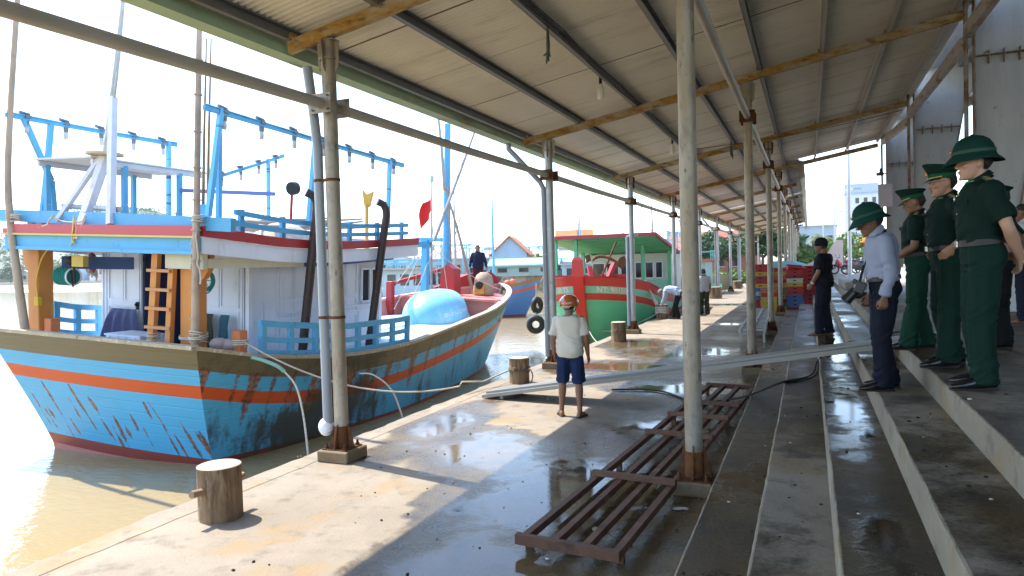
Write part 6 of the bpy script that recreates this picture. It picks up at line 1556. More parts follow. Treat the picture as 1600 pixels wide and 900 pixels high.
# rusty rack lying on the wet slab
fr = thing('steel_rack', 'long rusty brown steel rack lying flat on the wet concrete', 'rack', (-1.3, 7.8, 0))
c00, c10, c01, c11 = V((-1.88, 4.55, 0)), V((-1.20, 4.48, 0)), V((-1.44, 11.2, 0)), V((-.80, 11.1, 0))
rs = mat('brown rusty angle', (.135, .062, .034), .7, .05, .3, 7, .3, 50, [((.20, .125, .075), (5, 5, 5), .52, .7, .7), ((.03, .018, .014), (4, 4, 4), .55, .7, .7)])
for q in range(4):
    a, b = c00.lerp(c10, q/3), c01.lerp(c11, q/3); mb = MB(); mb.beam(a+V((0, 0, .085)), b+V((0, 0, .085)), .052, .055); mb.build('long_bar', rs, fr)
for i, t in enumerate((0, .235, .49, .64, .765, 1)):
    a, b = c00.lerp(c01, t), c10.lerp(c11, t); e = (b-a).normalized()*.04
    mb = MB(); mb.beam(a-e+V((0, 0, .137 if 0 < t < 1 else .10)), b+e+V((0, 0, .137 if 0 < t < 1 else .10)), .06 if 0 < t < 1 else .05, .045 if 0 < t < 1 else .07); mb.build('cross_bar', rs, fr)
for t in (.02, .33, .66, .98):
    for s_ in (0, 1):
        p = c00.lerp(c01, t).lerp(c10.lerp(c11, t), s_); mb = MB(); mb.box(p+V((0, 0, .03)), (.05, .05, .06)); mb.build('foot', rs, fr)
# galvanised ladder rack further off
lr = thing('roller_ladder', 'grey galvanised ladder frame on short legs lying between the posts', 'rack', (-1.4, 21, 0))
gv = m_galv()
for x0, x1 in ((-1.56, -1.74), (-1.28, -1.48), (-1.0, -1.22)):
    mb = MB(); mb.beam((x0, 17.85, .3), (x1, 25.8, .3), .06, .10); mb.build('side_rail', gv, lr)
for q in range(13):
    y = 18.0+q*.63; x0 = lerp(-1.56, -1.74, q/12.5); mb = MB(); mb.beam((x0, y, .32), (x0+.55, y, .32), .16, .03); mb.build('rung', gv, lr)
for y in (18.1, 21.5, 25.5):
    for x in (-1.56, -1.02):
        mb = MB(); mb.box((x-.02*(y-18)*1.2, y, .13), (.05, .05, .26)); mb.build('leg', gv, lr)
# cables and hoses on the steps
hz = MB()
hz.tube(curve_pts([(-2.9, 10.9, .02), (-2.2, 11.0, .02), (-1.5, 10.2, .02), (-1.0, 10.0, .12), (-.72, 9.9, .22), (-.35, 9.75, .41), (.0, 10.4, .42), (.12, 11.1, .55), (.5, 10.9, .82), (.8, 10.5, .85), (1.0, 10.2, 1.03), (1.5, 10.0, 1.02)], 6), .014, 6)
hz.tube(curve_pts([(-.32, 9.75, .41), (.05, 10.2, .44), (.14, 10.8, .62), (.5, 10.6, .82), (.95, 10.0, 1.0), (1.5, 9.8, 1.02)], 6), .012, 6)
tag(hz.build('hose', m_black(), o=(-.3, 9.8, .4)), 'thin black hose trailing over the steps beside the gangplank', 'hose')
# crates
def crate_src(name, c):
    t = thing('fish_crate', 'x', 'crate', (0, 0, 0), 0, 'stacked plastic fish crates', local=True)
    m = mat('crate '+name, c, .45, 0, .12, 3, .08)
    L_, W_, H_ = .60, .40, .158
    mb = MB()
    mb.box((0, 0, .01), (L_-.05, W_-.05, .02))
    for s_ in (-1, 1):
        mb.prism([(-L_/2+.025, s_*(W_/2-.025), .0), (L_/2-.025, s_*(W_/2-.025), .0), (L_/2-.01, s_*(W_/2-.01), H_), (-L_/2+.01, s_*(W_/2-.01), H_)], (0, -s_*.012, 0))
        mb.prism([(s_*(L_/2-.025), -W_/2+.025, .0), (s_*(L_/2-.025), W_/2-.025, .0), (s_*(L_/2-.01), W_/2-.01, H_), (s_*(L_/2-.01), -W_/2+.01, H_)], (-s_*.012, 0, 0))
        mb.box((0, s_*(W_/2-.005), H_-.015), (L_+.01, .02, .03)); mb.box((s_*(L_/2-.005), 0, H_-.015), (.02, W_+.01, .03))
        for q in range(4): mb.box((-L_/2+.1+q*.133, s_*(W_/2-.012), .07), (.018, .02, .11))
    for s_ in (-1, 1): mb.box((0, s_*(W_/2-.012), .085), (.12, .017, .035), mi=1); mb.box((s_*(L_/2-.012), 0, .085), (.017, .11, .035), mi=1)
    mb.build('body', [m, mat('crate slot', (.02, .015, .015), .8)], t)
    return t
CC = dict(red=(.40, .022, .025), yellow=(.50, .33, .04), blue=(.05, .12, .34), orange=(.48, .15, .04), maroon=(.26, .02, .03), green=(.05, .22, .12), white=(.5, .5, .46))
csrc = {k: crate_src(k, c) for k, c in CC.items()}; used = set()
ORDN = ['bottom', 'second', 'third', 'fourth', 'fifth', 'sixth', 'seventh', 'eighth', 'ninth', 'tenth', 'eleventh', 'twelfth']
STK_ = [(-1.38, 28.0, 0, 'low yellow front stack', 'yellow yellow yellow yellow red orange'.split()),
        (-1.74, 29.1, 0, 'leftmost tall stack by the post', 'red red maroon blue white blue yellow red maroon yellow red red'.split()),
        (-1.33, 29.9, 0, 'tall stack behind the low yellow one', 'red yellow orange blue red orange white red maroon maroon'.split()),
        (-.98, 29.5, 0, 'mixed stack behind the inner post', 'yellow green maroon yellow orange green yellow red orange yellow red'.split()),
        (-.50, 28.6, .05, 'blue based stack beside the red stack', 'maroon blue blue blue red red yellow white maroon red'.split()),
        (.02, 29.7, .05, 'red stack nearest the man in black', 'red red red red red red red red red red red'.split())]
random.seed(3)
for (x, y, z, desc, cols) in STK_:
    for i, cn in enumerate(cols):
        o = csrc[cn] if cn not in used else copy_tree(csrc[cn]); used.add(cn)
        o.location = (x+random.uniform(-.015, .015), y+random.uniform(-.015, .015), z+.001+i*.150); o.rotation_euler.z = random.uniform(-.05, .05)
        nm = 'top' if i == len(cols)-1 else ORDN[i]
        o['label'] = f'{cn} fish crate, {nm} in the {desc}' if nm in ('top', 'bottom') else f'{cn} fish crate, {nm} from the bottom in the {desc}'
for (x, y, z, rx, cn, lab) in ((-.50, 28.6, .05+10*.150, .22, 'red', 'red fish crate tilted on top of the blue based stack'), (-.45, 31.2, .05, 0, 'red', 'red fish crate on the ground hidden behind the blue based stack'), (-1.6, 30.6, 0, 0, 'green', 'green fish crate on the ground behind the tall stacks')):
    o = copy_tree(csrc[cn]); o.location = (x, y, z+.02); o.rotation_euler = (rx, .1 if rx else 0, .3); o['label'] = lab
# pale teal covered pile behind the crates
mb = MB(); mb.loft([[V((-1.0+rx*math.cos(a)*(1+.1*noise.noise(V((math.cos(a), math.sin(a), z)))), 33.2+ry*math.sin(a), z)) for a in rngf(0, 2*math.pi, 20)[:-1]] for z, rx, ry in ((.05, 1.0, .6), (1.2, .95, .6), (1.75, .85, .5), (1.9, .4, .2))]); tag(mb.build('covered_pile', mat('pale teal tarpaulin', (.18, .42, .40), .6, 0, .15, 2, .3), o=(-1, 33.2, 0)), 'pale teal tarpaulin covered pile behind the crates', 'tarpaulin')
# the photographer's camera, the folder
cm = thing('camera', 'black camera with a big lens hanging from the photographer neck strap', 'camera', (.395, 7.19, 1.70))
mb = MB(); mb.box((.42, 7.19, 1.72), (.085, .15, .105), 0, ry=.45); mb.box((.385, 7.19, 1.775), (.05, .06, .04), 0, ry=.45); mb.tube([(.42, 7.26, 1.73), (.42, 7.265, 1.66)], .022, 8); bd = mb.build('camera_body', mat('camera black', (.014, .014, .015), .35, 0, .2, 9, .1), cm, bevel=.008)
mb = MB(); mb.tube([(.39, 7.18, 1.70), (.35, 7.175, 1.655), (.30, 7.17, 1.60)], [.042, .045, .05], 18); mb.build('lens', mat('lens black', (.02, .02, .02), .3), cm)
mb = MB(); mb.tube([(.298, 7.17, 1.598), (.294, 7.17, 1.594)], .042, 16); mb.build('lens_glass', m_glass(), cm)
mb = MB()
for s_ in (-1, 1):
    mb.loft([[p+V((0, 0, .018)), p+V((.004, 0, .018)), p+V((.004, 0, -.018)), p+V((0, 0, -.018))] for p in curve_pts([V((.42, 7.19+s_*.07, 1.77)), V((.46, 7.20+s_*.075, 1.93)), V((.52, 7.20+s_*.082, 2.10)), V((.595, 7.20+s_*.062, 2.205)), V((.64, 7.20+s_*.02, 2.225))], 5)], sm=False)
mb.build('neck_strap', mat('dark strap', (.02, .02, .022), .8), cm)
mb = MB(); mb.box((.70, 8.40, 1.645), (.24, .04, .30), .35, ry=-.12); mb.box((.69, 8.385, 1.72), (.16, .03, .005), .35, ry=-.12); tag(mb.build('folder', mat('bright teal folder', (.10, .50, .58), .4, 0, .05, 4, .02), o=(.70, 8.4, 1.65), bevel=.004), 'bright teal folder in the hand of the furthest officer', 'folder')
wt = thing('wristwatch', 'pale wristwatch on the wrist of the man in black', 'watch', (.1, 13.7, 1.5))
import mathutils
_M = Matrix.Translation((.24, 13.95, .6)) @ Matrix.Rotation(R(72), 4, 'Z'); _s = 1.73/1.70; wp_ = _M @ (V((-.20, .135, .935))*_s)
mb = MB(); mb.ring(wp_, .034, .008, 16, 6, Matrix.Rotation(.5, 4, 'Y')); mb.build('watch_strap', mat('pale metal', (.5, .5, .48), .3, .6), wt); mb = MB(); mb.tube([wp_+V((-.0, -.034, 0)), wp_+V((-.0, -.046, 0))], .018, 12); mb.build('watch_face', m_white(), wt)
# bags, slabs and ramps at the back of the steps
mb = MB()
for q in range(3): mb.ell((1.12+.28*q, 19.0+.2*q, 1.08), (.22, .2, .09-.01*q), n=12, k=6)
tag(mb.build('bag', mat('black bag', (.012, .012, .013), .6, 0, .3, 9, .4), o=(1.3, 19, 1)), 'limp black bag lying on the platform edge by the steps', 'bag')
mb = MB(); mb.prism([(1.0, 24.0, 1.0), (2.3, 24.0, 1.0), (2.3, 29.0, 1.0), (1.0, 29.0, 1.0)], (0, 0, .22)); tag(mb.build('concrete_slab', mat('dusty concrete', (.36, .33, .28), .9, 0, .15, 1.5, .2), o=(1.6, 26, 1), bevel=.02), 'raised concrete slab at the far end of the platform', 'slab')
mb = MB(); mb.prism([(1.1, 30.2, 1.0), (2.4, 33.2, 1.0), (2.4, 33.2, 1.42), (2.1, 33.0, 1.42), (1.1, 30.2, 1.16)], (.5, -.3, 0)); tag(mb.build('concrete_ramp', mat('dusty concrete', (0, 0, 0)), o=(1.6, 31.5, 1), bevel=.02), 'low sloping concrete ramp in front of the motorbikes', 'ramp')
op = thing('orange_pump', 'orange painted machine stand behind the photographer', 'pump', (2.05, 27.0, 1.2))
mb = MB(); mb.box((2.05, 27.0, 1.75), (.34, .3, 1.1)); mb.build('stand', mat('amber paint', (.62, .25, .05), .5, 0, .15, 3, .1), op, bevel=.03)
mb = MB(); mb.lathe([(.12, 0), (.24, .05), (.27, .2), (.27, .34), (.2, .42), (.1, .45)], (1.95, 26.95, 2.3), 18); mb.tube([(1.72, 26.9, 2.45), (1.6, 26.9, 2.45)], .07, 10); mb.build('head', mat('bright amber paint', (.66, .30, .04), .4), op)
# litter
random.seed(21)
mb = MB()
for q in range(130):
    x, y = random.uniform(-4.2, -.8), random.choice([random.uniform(3.4, 7), random.uniform(6.5, 12)]); z = 0
    r_ = random.uniform(.004, .013); mb.ell((x, y, r_*.4), (r_*random.uniform(.8, 1.8), r_, r_*.6), n=5, k=3, M=Matrix.Rotation(random.random()*6, 4, 'Z'), mi=0 if random.random() < .75 else 1)
for q in range(60):
    k = random.randint(0, 4); x = random.uniform(SX[k]+.04, SX[k]+.38); y = random.uniform(2.6, 9); r_ = random.uniform(.004, .012); mb.ell((x, y, .2*(k+1)+r_*.4), (r_*1.5, r_, r_*.6), n=5, k=3, mi=0 if random.random() < .7 else 1)
for (x, y) in ((-1.0, 5.75), (-1.6, 4.75), (-1.5, 5.1), (-.95, 6.6)):
    mb.ell((x, y, .015), (.05, .03, .014), n=8, k=4, mi=1, M=Matrix.Rotation(x*9, 4, 'Z')); mb.ell((x+.05, y+.02, .012), (.03, .02, .012), n=7, k=4, mi=1)
o = mb.build('litter', [mat('dark grit', (.05, .04, .03), .9), mat('pale scraps', (.55, .50, .44), .8)], fix=False); o['kind'] = 'stuff'; o['label'] = 'scattered grit and scraps on the wet concrete'
# ================================================================== background: trees, houses, shore
def leaf_mat(name, c, c2):
    if name in MC: return MC[name]
    m = bpy.data.materials.new(name); m.use_nodes = True; nt = m.node_tree; N = nt.nodes; L = nt.links; b = N['Principled BSDF']
    oi = N.new('ShaderNodeTexCoord'); n = N.new('ShaderNodeTexNoise'); n.inputs['Scale'].default_value = 1.1; n.inputs['Detail'].default_value = 5
    L.new(oi.outputs['Object'], n.inputs['Vector'])
    r_ = N.new('ShaderNodeMapRange'); r_.inputs['From Min'].default_value = .35; r_.inputs['From Max'].default_value = .65; L.new(n.outputs['Fac'], r_.inputs['Value'])
    mx = N.new('ShaderNodeMix'); mx.data_type = 'RGBA'; mx.inputs['A'].default_value = (*c, 1); mx.inputs['B'].default_value = (*c2, 1); L.new(r_.outputs['Result'], mx.inputs['Factor'])
    L.new(mx.outputs['Result'], b.inputs['Base Color']); b.inputs['Roughness'].default_value = .55
    tr = N.new('ShaderNodeBsdfTranslucent'); L.new(mx.outputs['Result'], tr.inputs['Color']); ms = N.new('ShaderNodeMixShader'); ms.inputs['Fac'].default_value = .3
    L.new(b.outputs['BSDF'], ms.inputs[1]); L.new(tr.outputs['BSDF'], ms.inputs[2]); L.new(ms.outputs['Shader'], N['Material Output'].inputs['Surface'])
    MC[name] = m; return m
def leaves(mb, c, r, n, size, rng_):
    for q in range(n):
        d = V((rng_.gauss(0, 1), rng_.gauss(0, 1), rng_.gauss(0, 1))).normalized()
        p = V(c)+V((d.x*r[0], d.y*r[1], d.z*r[2]))*(rng_.random()**.33)
        s_ = size*rng_.uniform(.6, 1.4); u = V((rng_.gauss(0, 1), rng_.gauss(0, 1), rng_.gauss(0, .6))).normalized(); w_ = u.cross(d+V((.01, .02, .3))).normalized()
        mb.add([p-u*s_-w_*s_*.1, p+w_*s_*.45, p+u*s_, p-w_*s_*.45], [(0, 1, 2, 3)])
def tree(x, y, z, h, r, lab, dens=26, seed=1, cols=((.035, .085, .02), (.075, .15, .035)), kind='tree', group=None, leaf=.22, flat=.8, trunk=True):
    g = random.Random(seed); t = thing(kind, lab, 'tree' if trunk else 'bush', (x, y, z), 0, group)
    tb = MB(); th = h*.42 if trunk else h*.15
    tb.tube([(x, y, z), (x+.1*g.uniform(-1, 1), y, z+th*.6), (x+.15*g.uniform(-1, 1), y, z+th)], [.055*h*.6+.03, .04*h*.6+.02, .03*h*.6+.02], 8)
    cb = MB()
    for q in range(dens):
        d = V((g.gauss(0, 1), g.gauss(0, 1), g.gauss(0, .8))).normalized()*(g.random()**.45)
        c = V((x+d.x*r, y+d.y*r, z+h-r*flat+d.z*r*flat)) if trunk else V((x+d.x*r, y+d.y*r, z+h*.5+d.z*h*.5))
        rr = r*g.uniform(.22, .42); leaves(cb, c, (rr, rr, rr*.75), int(34*(rr/.7)**.5)+26, leaf, g)
        if q < 9: tb.tube([(x, y, z+th*.8), V((x, y, z+th)).lerp(c, .6)+V((0, 0, -.1*r)), c], [.02*h*.6, .012*h*.5, .006*h*.4], 5)
    tb.build('trunk', mat('bark', (.14, .10, .07), .9, 0, .25, 4, .4), t)
    cb.build('crown', leaf_mat('leaf %s' % str(cols), *cols), t, fix=False)
    return t
DK = ((.025, .065, .018), (.06, .125, .03)); LT = ((.09, .16, .03), (.17, .25, .06))
tree(-11.2, 86, .1, 5.6, 2.6, 'dark round tree on the far bank between the left posts', 60, 1, DK)
tree(-9.0, 90, .1, 5.2, 2.2, 'lower dark tree just right of the round one beyond the inlet', 44, 2, DK)
tree(-4.6, 82, .1, 5.7, 2.4, 'dark dense tree behind the crate stacks', 60, 3, DK)
tree(-2.2, 84, .1, 5.2, 2.0, 'dark tree seen between the far shed posts', 44, 4, DK)
for i, (x, y, z, h, r, lab) in enumerate(((-10.5, 80, -.4, 1.4, 1.6, 'pale green scrub on the far bank left of the near inner post'), (-7.6, 81, -.4, 1.3, 1.5, 'pale green scrub on the far bank under the red wall'), (-5.5, 79.5, -.4, 1.1, 1.3, 'low pale scrub by the water behind the crates'),
        (-.6, 62, .4, 2.3, 1.1, 'bright green bush right of the last shed posts'), (.9, 66, .9, 2.4, 1.6, 'bright green bush behind the black capped man'), (3.0, 70, .9, 3.2, 1.8, 'bright green bush behind the light pole'), (5.2, 68, .9, 3.0, 1.9, 'bright bush right of the tall pole behind the motorbikes'), (7.6, 72, .9, 3.6, 2.2, 'green bush behind the sun helmet of the photographer'), (4.2, 90, .9, 4.2, 2.4, 'darker bush further back behind the bright bushes'), (7.5, 95, .9, 4.6, 2.6, 'dark far bush under the white tower'))):
    tree(x, y, z, h, r, lab, 26, 20+i, LT if 'dark' not in lab else DK, 'bush', 'bushes at the far end of the quay', .17, .7, False)
# palm
pt = thing('palm_tree', 'slim grey green palm at the end of the shed roof', 'tree', (1.1, 80, .9))
mb = MB(); mb.tube([(1.1, 80, .9), (1.15, 80, 2.5), (1.05, 80, 4.0)], [.2, .15, .13], 8); mb.build('trunk', mat('bark', (0, 0, 0)), pt)
mb = MB(); g = random.Random(9)
for q in range(22):
    a = q/22*6.28+g.random()*.2; l = g.uniform(1.6, 2.4); el = g.uniform(.1, 1.1); pts = [V((1.05, 80, 4.0))+V((math.cos(a)*l*t*math.cos(el), math.sin(a)*l*t*math.cos(el), l*(t*math.sin(el)-.75*t*t))) for t in rngf(0, 1, 8)]
    for i in range(8):
        d = (pts[i+1]-pts[i]).normalized(); sd = d.cross(V((0, 0, 1))).normalized()
        for s_ in (-1, 1):
            for f_ in (.2, .7): p = pts[i].lerp(pts[i+1], f_); mb.add([p, p+d*.06, p+sd*s_*.38+d*.22-V((0, 0, .16))], [(0, 1, 2)])
mb.build('crown', leaf_mat('palm leaf', (.12, .15, .07), (.2, .23, .12)), pt, fix=False)
# houses
def house(name, lab, x, y, z, w, d, h, rh, wall, roof, rz=0, wins=3, gable='x', group=None, cat='house', fl=1):
    t = thing(name, lab, cat, (x, y, z), rz, group, local=True)
    mw = mat('wall '+str(wall), wall, .85, 0, .1, .6, .1, 8, [(tuple(a*.6 for a in wall), (.6, .6, .25), .52, .75, .6)]); mr = mat('tiles '+str(roof), roof, .8, 0, .25, 2, .3, 12)
    mb = MB(); mb.bb((-w/2, -d/2, 0), (w/2, d/2, h))
    if rh: mb.prism([(-w/2, -d/2, h), (w/2, -d/2, h), (0, -d/2, h+rh)], (0, d, 0)) if gable == 'y' else mb.prism([(-w/2, -d/2, h), (-w/2, d/2, h), (-w/2, 0, h+rh)], (w, 0, 0))
    mb.build('wall', mw, t)
    mb = MB(); e = .35
    if rh and gable == 'y':
        for s_ in (-1, 1): mb.prism([(s_*(w/2+e), -d/2-e, h-e*rh/(w/2)+.02), (0, -d/2-e, h+rh+.02), (0, -d/2-e, h+rh+.16), (s_*(w/2+e), -d/2-e, h-e*rh/(w/2)+.16)], (0, d+2*e, 0))
    elif rh:
        for s_ in (-1, 1): mb.prism([(-w/2-e, s_*(d/2+e), h-e*rh/(d/2)+.02), (-w/2-e, 0, h+rh+.02), (-w/2-e, 0, h+rh+.16), (-w/2-e, s_*(d/2+e), h-e*rh/(d/2)+.16)], (w+2*e, 0, 0))
    else: mb.bb((-w/2-.15, -d/2-.15, h), (w/2+.15, d/2+.15, h+.25))
    mb.build('roof', mr, t)
    for f_ in range(fl):
        for q in range(wins):
            xx = -w/2+w*(q+.5)/wins; hh = h/fl; mb = MB(); mb.bb((xx-w/wins*.22, -d/2-.03, f_*hh+hh*.35), (xx+w/wins*.22, -d/2+.0, f_*hh+hh*.75)); wo_ = mb.build('window', m_glass(), t)
            if fl == 1: mb = MB(); mb.bb((xx-w/wins*.25, -d/2-.06, hh*.32), (xx+w/wins*.25, -d/2-.001, hh*.35)); mb.build('sill', mat('sill', (.5, .5, .48), .8), wo_)
    return t
house('house', 'pale blue gabled house with a red tiled roof behind the standing man', -29.8, 72, .2, 3.6, 6, 3.2, 1.7, (.34, .46, .58), (.48, .17, .09), R(16), 2, 'y')
house('house', 'cream house with an orange tiled roof behind the green boat', -23.4, 74, .2, 3.4, 4, 3.9, 1.5, (.55, .53, .48), (.50, .19, .08), R(18), 2, 'x')
house('shed', 'long grey roofed shed on the bank left of the blue house', -37.5, 76, .2, 7.5, 4, 2.9, .8, (.40, .42, .42), (.42, .38, .34), R(22), 4, 'x', cat='shed')
house('shed', 'low shed with a pale tin roof on the sea wall behind the mast', -18.6, 66, 1.1, 9, 4, 1.2, .9, (.42, .40, .36), (.52, .52, .50), R(14), 3, 'x', cat='shed')
house('shed', 'low shed with pale teal awning just above the sea wall', -24.6, 62.5, 1.1, 6, 3, 1.0, .5, (.30, .40, .40), (.30, .52, .52), R(14), 3, 'x', cat='shed')
house('house', 'orange roofed house on the shore far beyond the green boat roof', -14.5, 98, .2, 6, 6, 3.4, 2.2, (.56, .5, .45), (.50, .20, .10), R(10), 3, 'x')
house('house', 'red roofed house beyond the right corner of the green roof', -9.5, 104, .2, 6, 6, 3.8, 2.0, (.55, .52, .48), (.45, .14, .10), R(10), 3, 'x')
house('workshop', 'dull red walled building with a pale roof behind the far trees', -9.4, 97, .2, 7, 6, 3.0, .5, (.36, .15, .10), (.50, .48, .44), 0, 4, 'x', cat='building')
house('warehouse', 'blue grey warehouse behind the palm', .9, 122, .9, 6.0, 8, 5.9, .5, (.36, .44, .52), (.40, .46, .50), 0, 3, 'x', cat='building')
house('warehouse', 'pale blue walled building seen between the far left posts', -16, 130, .9, 9, 8, 6.0, .6, (.44, .54, .62), (.40, .46, .50), 0, 3, 'x', cat='building')
tw = house('office_tower', 'white office tower with a blue grey top beyond the light pole', 9.3, 150, .9, 5.6, 6, 12.6, 0, (.62, .64, .66), (.42, .50, .60), R(-4), 4, cat='building', fl=5)
mb = MB(); mb.bb((-2.8, -3.0, 12.9), (2.8, 3.0, 14.6)); mb.build('top_storey', mat('tower top', (.40, .48, .58), .6), tw)
mb = MB(); mb.prism([(1.2, 55, .9), (2.2, 55, .9), (2.2, 55, 3.2), (1.75, 55, 3.2), (1.2, 55, 2.3)], (0, .25, 0)); mb.prism([(-.2, 55.02, .9), (1.2, 55.02, .9), (1.2, 55.02, 2.3), (-.2, 55.02, 1.5)], (0, .2, 0)); tag(mb.build('garden_wall', mat('pinkish render', (.52, .42, .38), .85, 0, .12, 1, .1), o=(1, 55, .9)), 'pinkish stepped wall stub behind the motorbikes', 'wall')
# sea wall of rubble stone
mb = MB(); mb.prism([(-48, 78, -1.6), (-14, 60, -1.6), (-14, 60.2, 1.1), (-48, 78.2, 1.1)], (.4, .8, 0)); sw = tag(mb.build('sea_wall', mat('rubble masonry', (.30, .27, .22), .9, 0, .3, 1.4, .6, 4, [((.12, .10, .08), (2.2, 2.2, 5), .5, .62, .8)], bdist=.1), o=(-30, 68, -1)), 'grey stone sea wall on the far side of the basin', 'wall')
mb = MB(); mb.prism([(-48.1, 77.8, 1.1), (-13.9, 59.8, 1.1), (-13.6, 61, 1.1), (-47.8, 79, 1.1)], (0, 0, .18)); mb.build('coping', mat('dusty concrete', (.36, .33, .28), .9), sw)
gb_ = MB(); gb_.add([(-60, 86, 1.05), (-48, 78.6, 1.05), (-14, 60.6, 1.05), (-6.3, 84, .3), (-30, 110, .9)], [(0, 1, 2, 3, 4)]); gb_.add([(-14, 60.6, 1.05), (-14, 60.3, -1.4), (-6.3, 84, -1.4), (-6.3, 84, .3)], [(0, 1, 2, 3)]); o = gb_.build('bank', mat('dry ground', (0, 0, 0)))
structure(o)
# far left shore: hill, houses, quay
hm_ = leaf_mat('hill woods', (.05, .10, .05), (.11, .17, .08))
vs = []; nx, ny = 90, 22
for j in range(ny+1):
    for i in range(nx+1):
        u, v = i/nx, j/ny; x = -620+u*360; y = 210+v*200
        hgt = 42*math.exp(-((x+395)/95)**2-((v-.55)/.42)**2)+5*fbm(x*.1, y*.1, .3, 2)*math.sin(math.pi*v)+1.5*fbm(x, y, .2, 3)
        vs.append((x, y, max(-.8, hgt)))
hl = MB(); hl.add(vs, [(j*(nx+1)+i, j*(nx+1)+i+1, (j+1)*(nx+1)+i+1, (j+1)*(nx+1)+i) for j in range(ny) for i in range(nx)], 0, True); structure(hl.build('hill', hm_, fix=False))
lv = MB(); g = random.Random(4)
for q in range(2600):
    i = g.randrange(len(vs)); p = V(vs[i])
    if p.z < 2.5: continue
    c = p+V((g.uniform(-4, 4), g.uniform(-8, 8), 0)); r_ = g.uniform(1.4, 3.0)
    for k in range(9):
        d = V((g.gauss(0, 1), g.gauss(0, 1), abs(g.gauss(0, 1)))).normalized()*r_; s_ = g.uniform(.6, 1.3)
        u = V((g.gauss(0, 1), g.gauss(0, 1), g.gauss(0, 1))).normalized(); w_ = u.cross(d).normalized(); mb_p = c+d
        lv.add([mb_p-u*s_, mb_p+w_*s_*.6, mb_p+u*s_, mb_p-w_*s_*.6], [(0, 1, 2, 3)])
o = lv.build('hill_woods', hm_, fix=False); o['kind'] = 'stuff'; o['label'] = 'wooded hillside across the water'
hs = MB(); hs.prism([(-420, 178, -1.5), (-120, 178, -1.5), (-120, 178, 1.2), (-420, 178, 1.2)], (0, 60, 0)); structure(hs.build('shore', mat('shore rubble', (.40, .36, .30), .9, 0, .3, .3, .4, 2)))
g = random.Random(12)
HL = (('white', (.62, .62, .60)), ('pale pink', (.58, .42, .38)), ('cream', (.58, .54, .44)), ('pale blue', (.40, .50, .60)), ('grey', (.42, .42, .42))); RL = (('tin', (.50, .50, .48)), ('rusty tin', (.38, .24, .17)), ('red tile', (.45, .16, .10)))
for q in range(15):
    wn, wc = HL[q % 5]; rn, rc = RL[(q*2+q//3) % 3]; x = -290+q*9.5+g.uniform(-2, 2); big = q % 3 == 0
    house('house', f'{wn} house with {rn} roof on the far left shore, {ORDN[q] if q < 12 else ["thirteenth", "fourteenth", "fifteenth"][q-12]} along the row'.replace('bottom along', 'first along'), x, 186+g.uniform(-3, 12), 1.2, g.uniform(7, 11), 8, g.uniform(3.0, 7.0) if big else g.uniform(2.5, 4), g.uniform(1, 2.4), wc, rc, g.uniform(-.2, .5), 3, 'x' if q % 2 else 'y', 'houses on the far left shore')
for q in range(6):
    tree(-285+q*24+g.uniform(-6, 6), 184, 1.2, g.uniform(6, 9), g.uniform(3, 4.5), f'green shore tree between far houses, {ORDN[q] if q else "first"} from the hill side', 20, 60+q, LT if q % 2 else DK, 'tree', 'trees on the far left shore', .55)
for q in range(7):
    tree(-92+q*13+g.uniform(-4, 4), 142+g.uniform(-6, 10), -.4, g.uniform(4, 7), g.uniform(2.4, 3.6), f'green tree along the far middle shore, {ORDN[q] if q else "first"} from the left', 18, 80+q, LT if q % 2 else DK, 'tree', 'trees on the far middle shore', .45)
for q in range(8):
    wn, wc = HL[(q*2) % 5]; rn, rc = RL[q % 3]
    house('house', f'{wn} house with {rn} roof on the far middle shore, {ORDN[q] if q else "first"} from the left', -96+q*11.5+g.uniform(-2, 2), 152+g.uniform(-2, 8), -.4, g.uniform(6, 9), 7, g.uniform(3, 5.5), g.uniform(1, 2.2), wc, rc, g.uniform(-.1, .4), 3, 'x' if q % 2 else 'y', 'houses on the far middle shore')
# lamp posts
for x, y, h, lab, arm in ((1.62, 34.0, 9.5, 'tall thin white pole just left of the office tower', 0), (1.85, 60, 6.4, 'street lamp with a curved arm left of the tall pole', 1), (1.3, 75, 5.6, 'fainter lamp post behind the curved street lamp', 1)):
    t = thing('street_lamp' if arm else 'flag_mast', lab, 'lamp post' if arm else 'pole', (x, y, .9))
    mb = MB(); mb.tube([(x, y, .9), (x, y, h)], [.085 if not arm else .07, .055], 10); mb.build('pole', mat('white pole', (.60, .62, .62), .4, .2), t)
    if arm: mb = MB(); mb.tube(curve_pts([(x, y, h), (x+.05, y, h+.4), (x+.6, y, h+.6), (x+1.4, y, h+.72)]), .04, 8); mb.build('arm', mat('white pole', (0, 0, 0)), t); mb = MB(); mb.box((x+1.6, y, h+.73), (.55, .22, .10)); mb.build('lamp_head', mat('grey lamp head', (.3, .32, .34), .5), t)
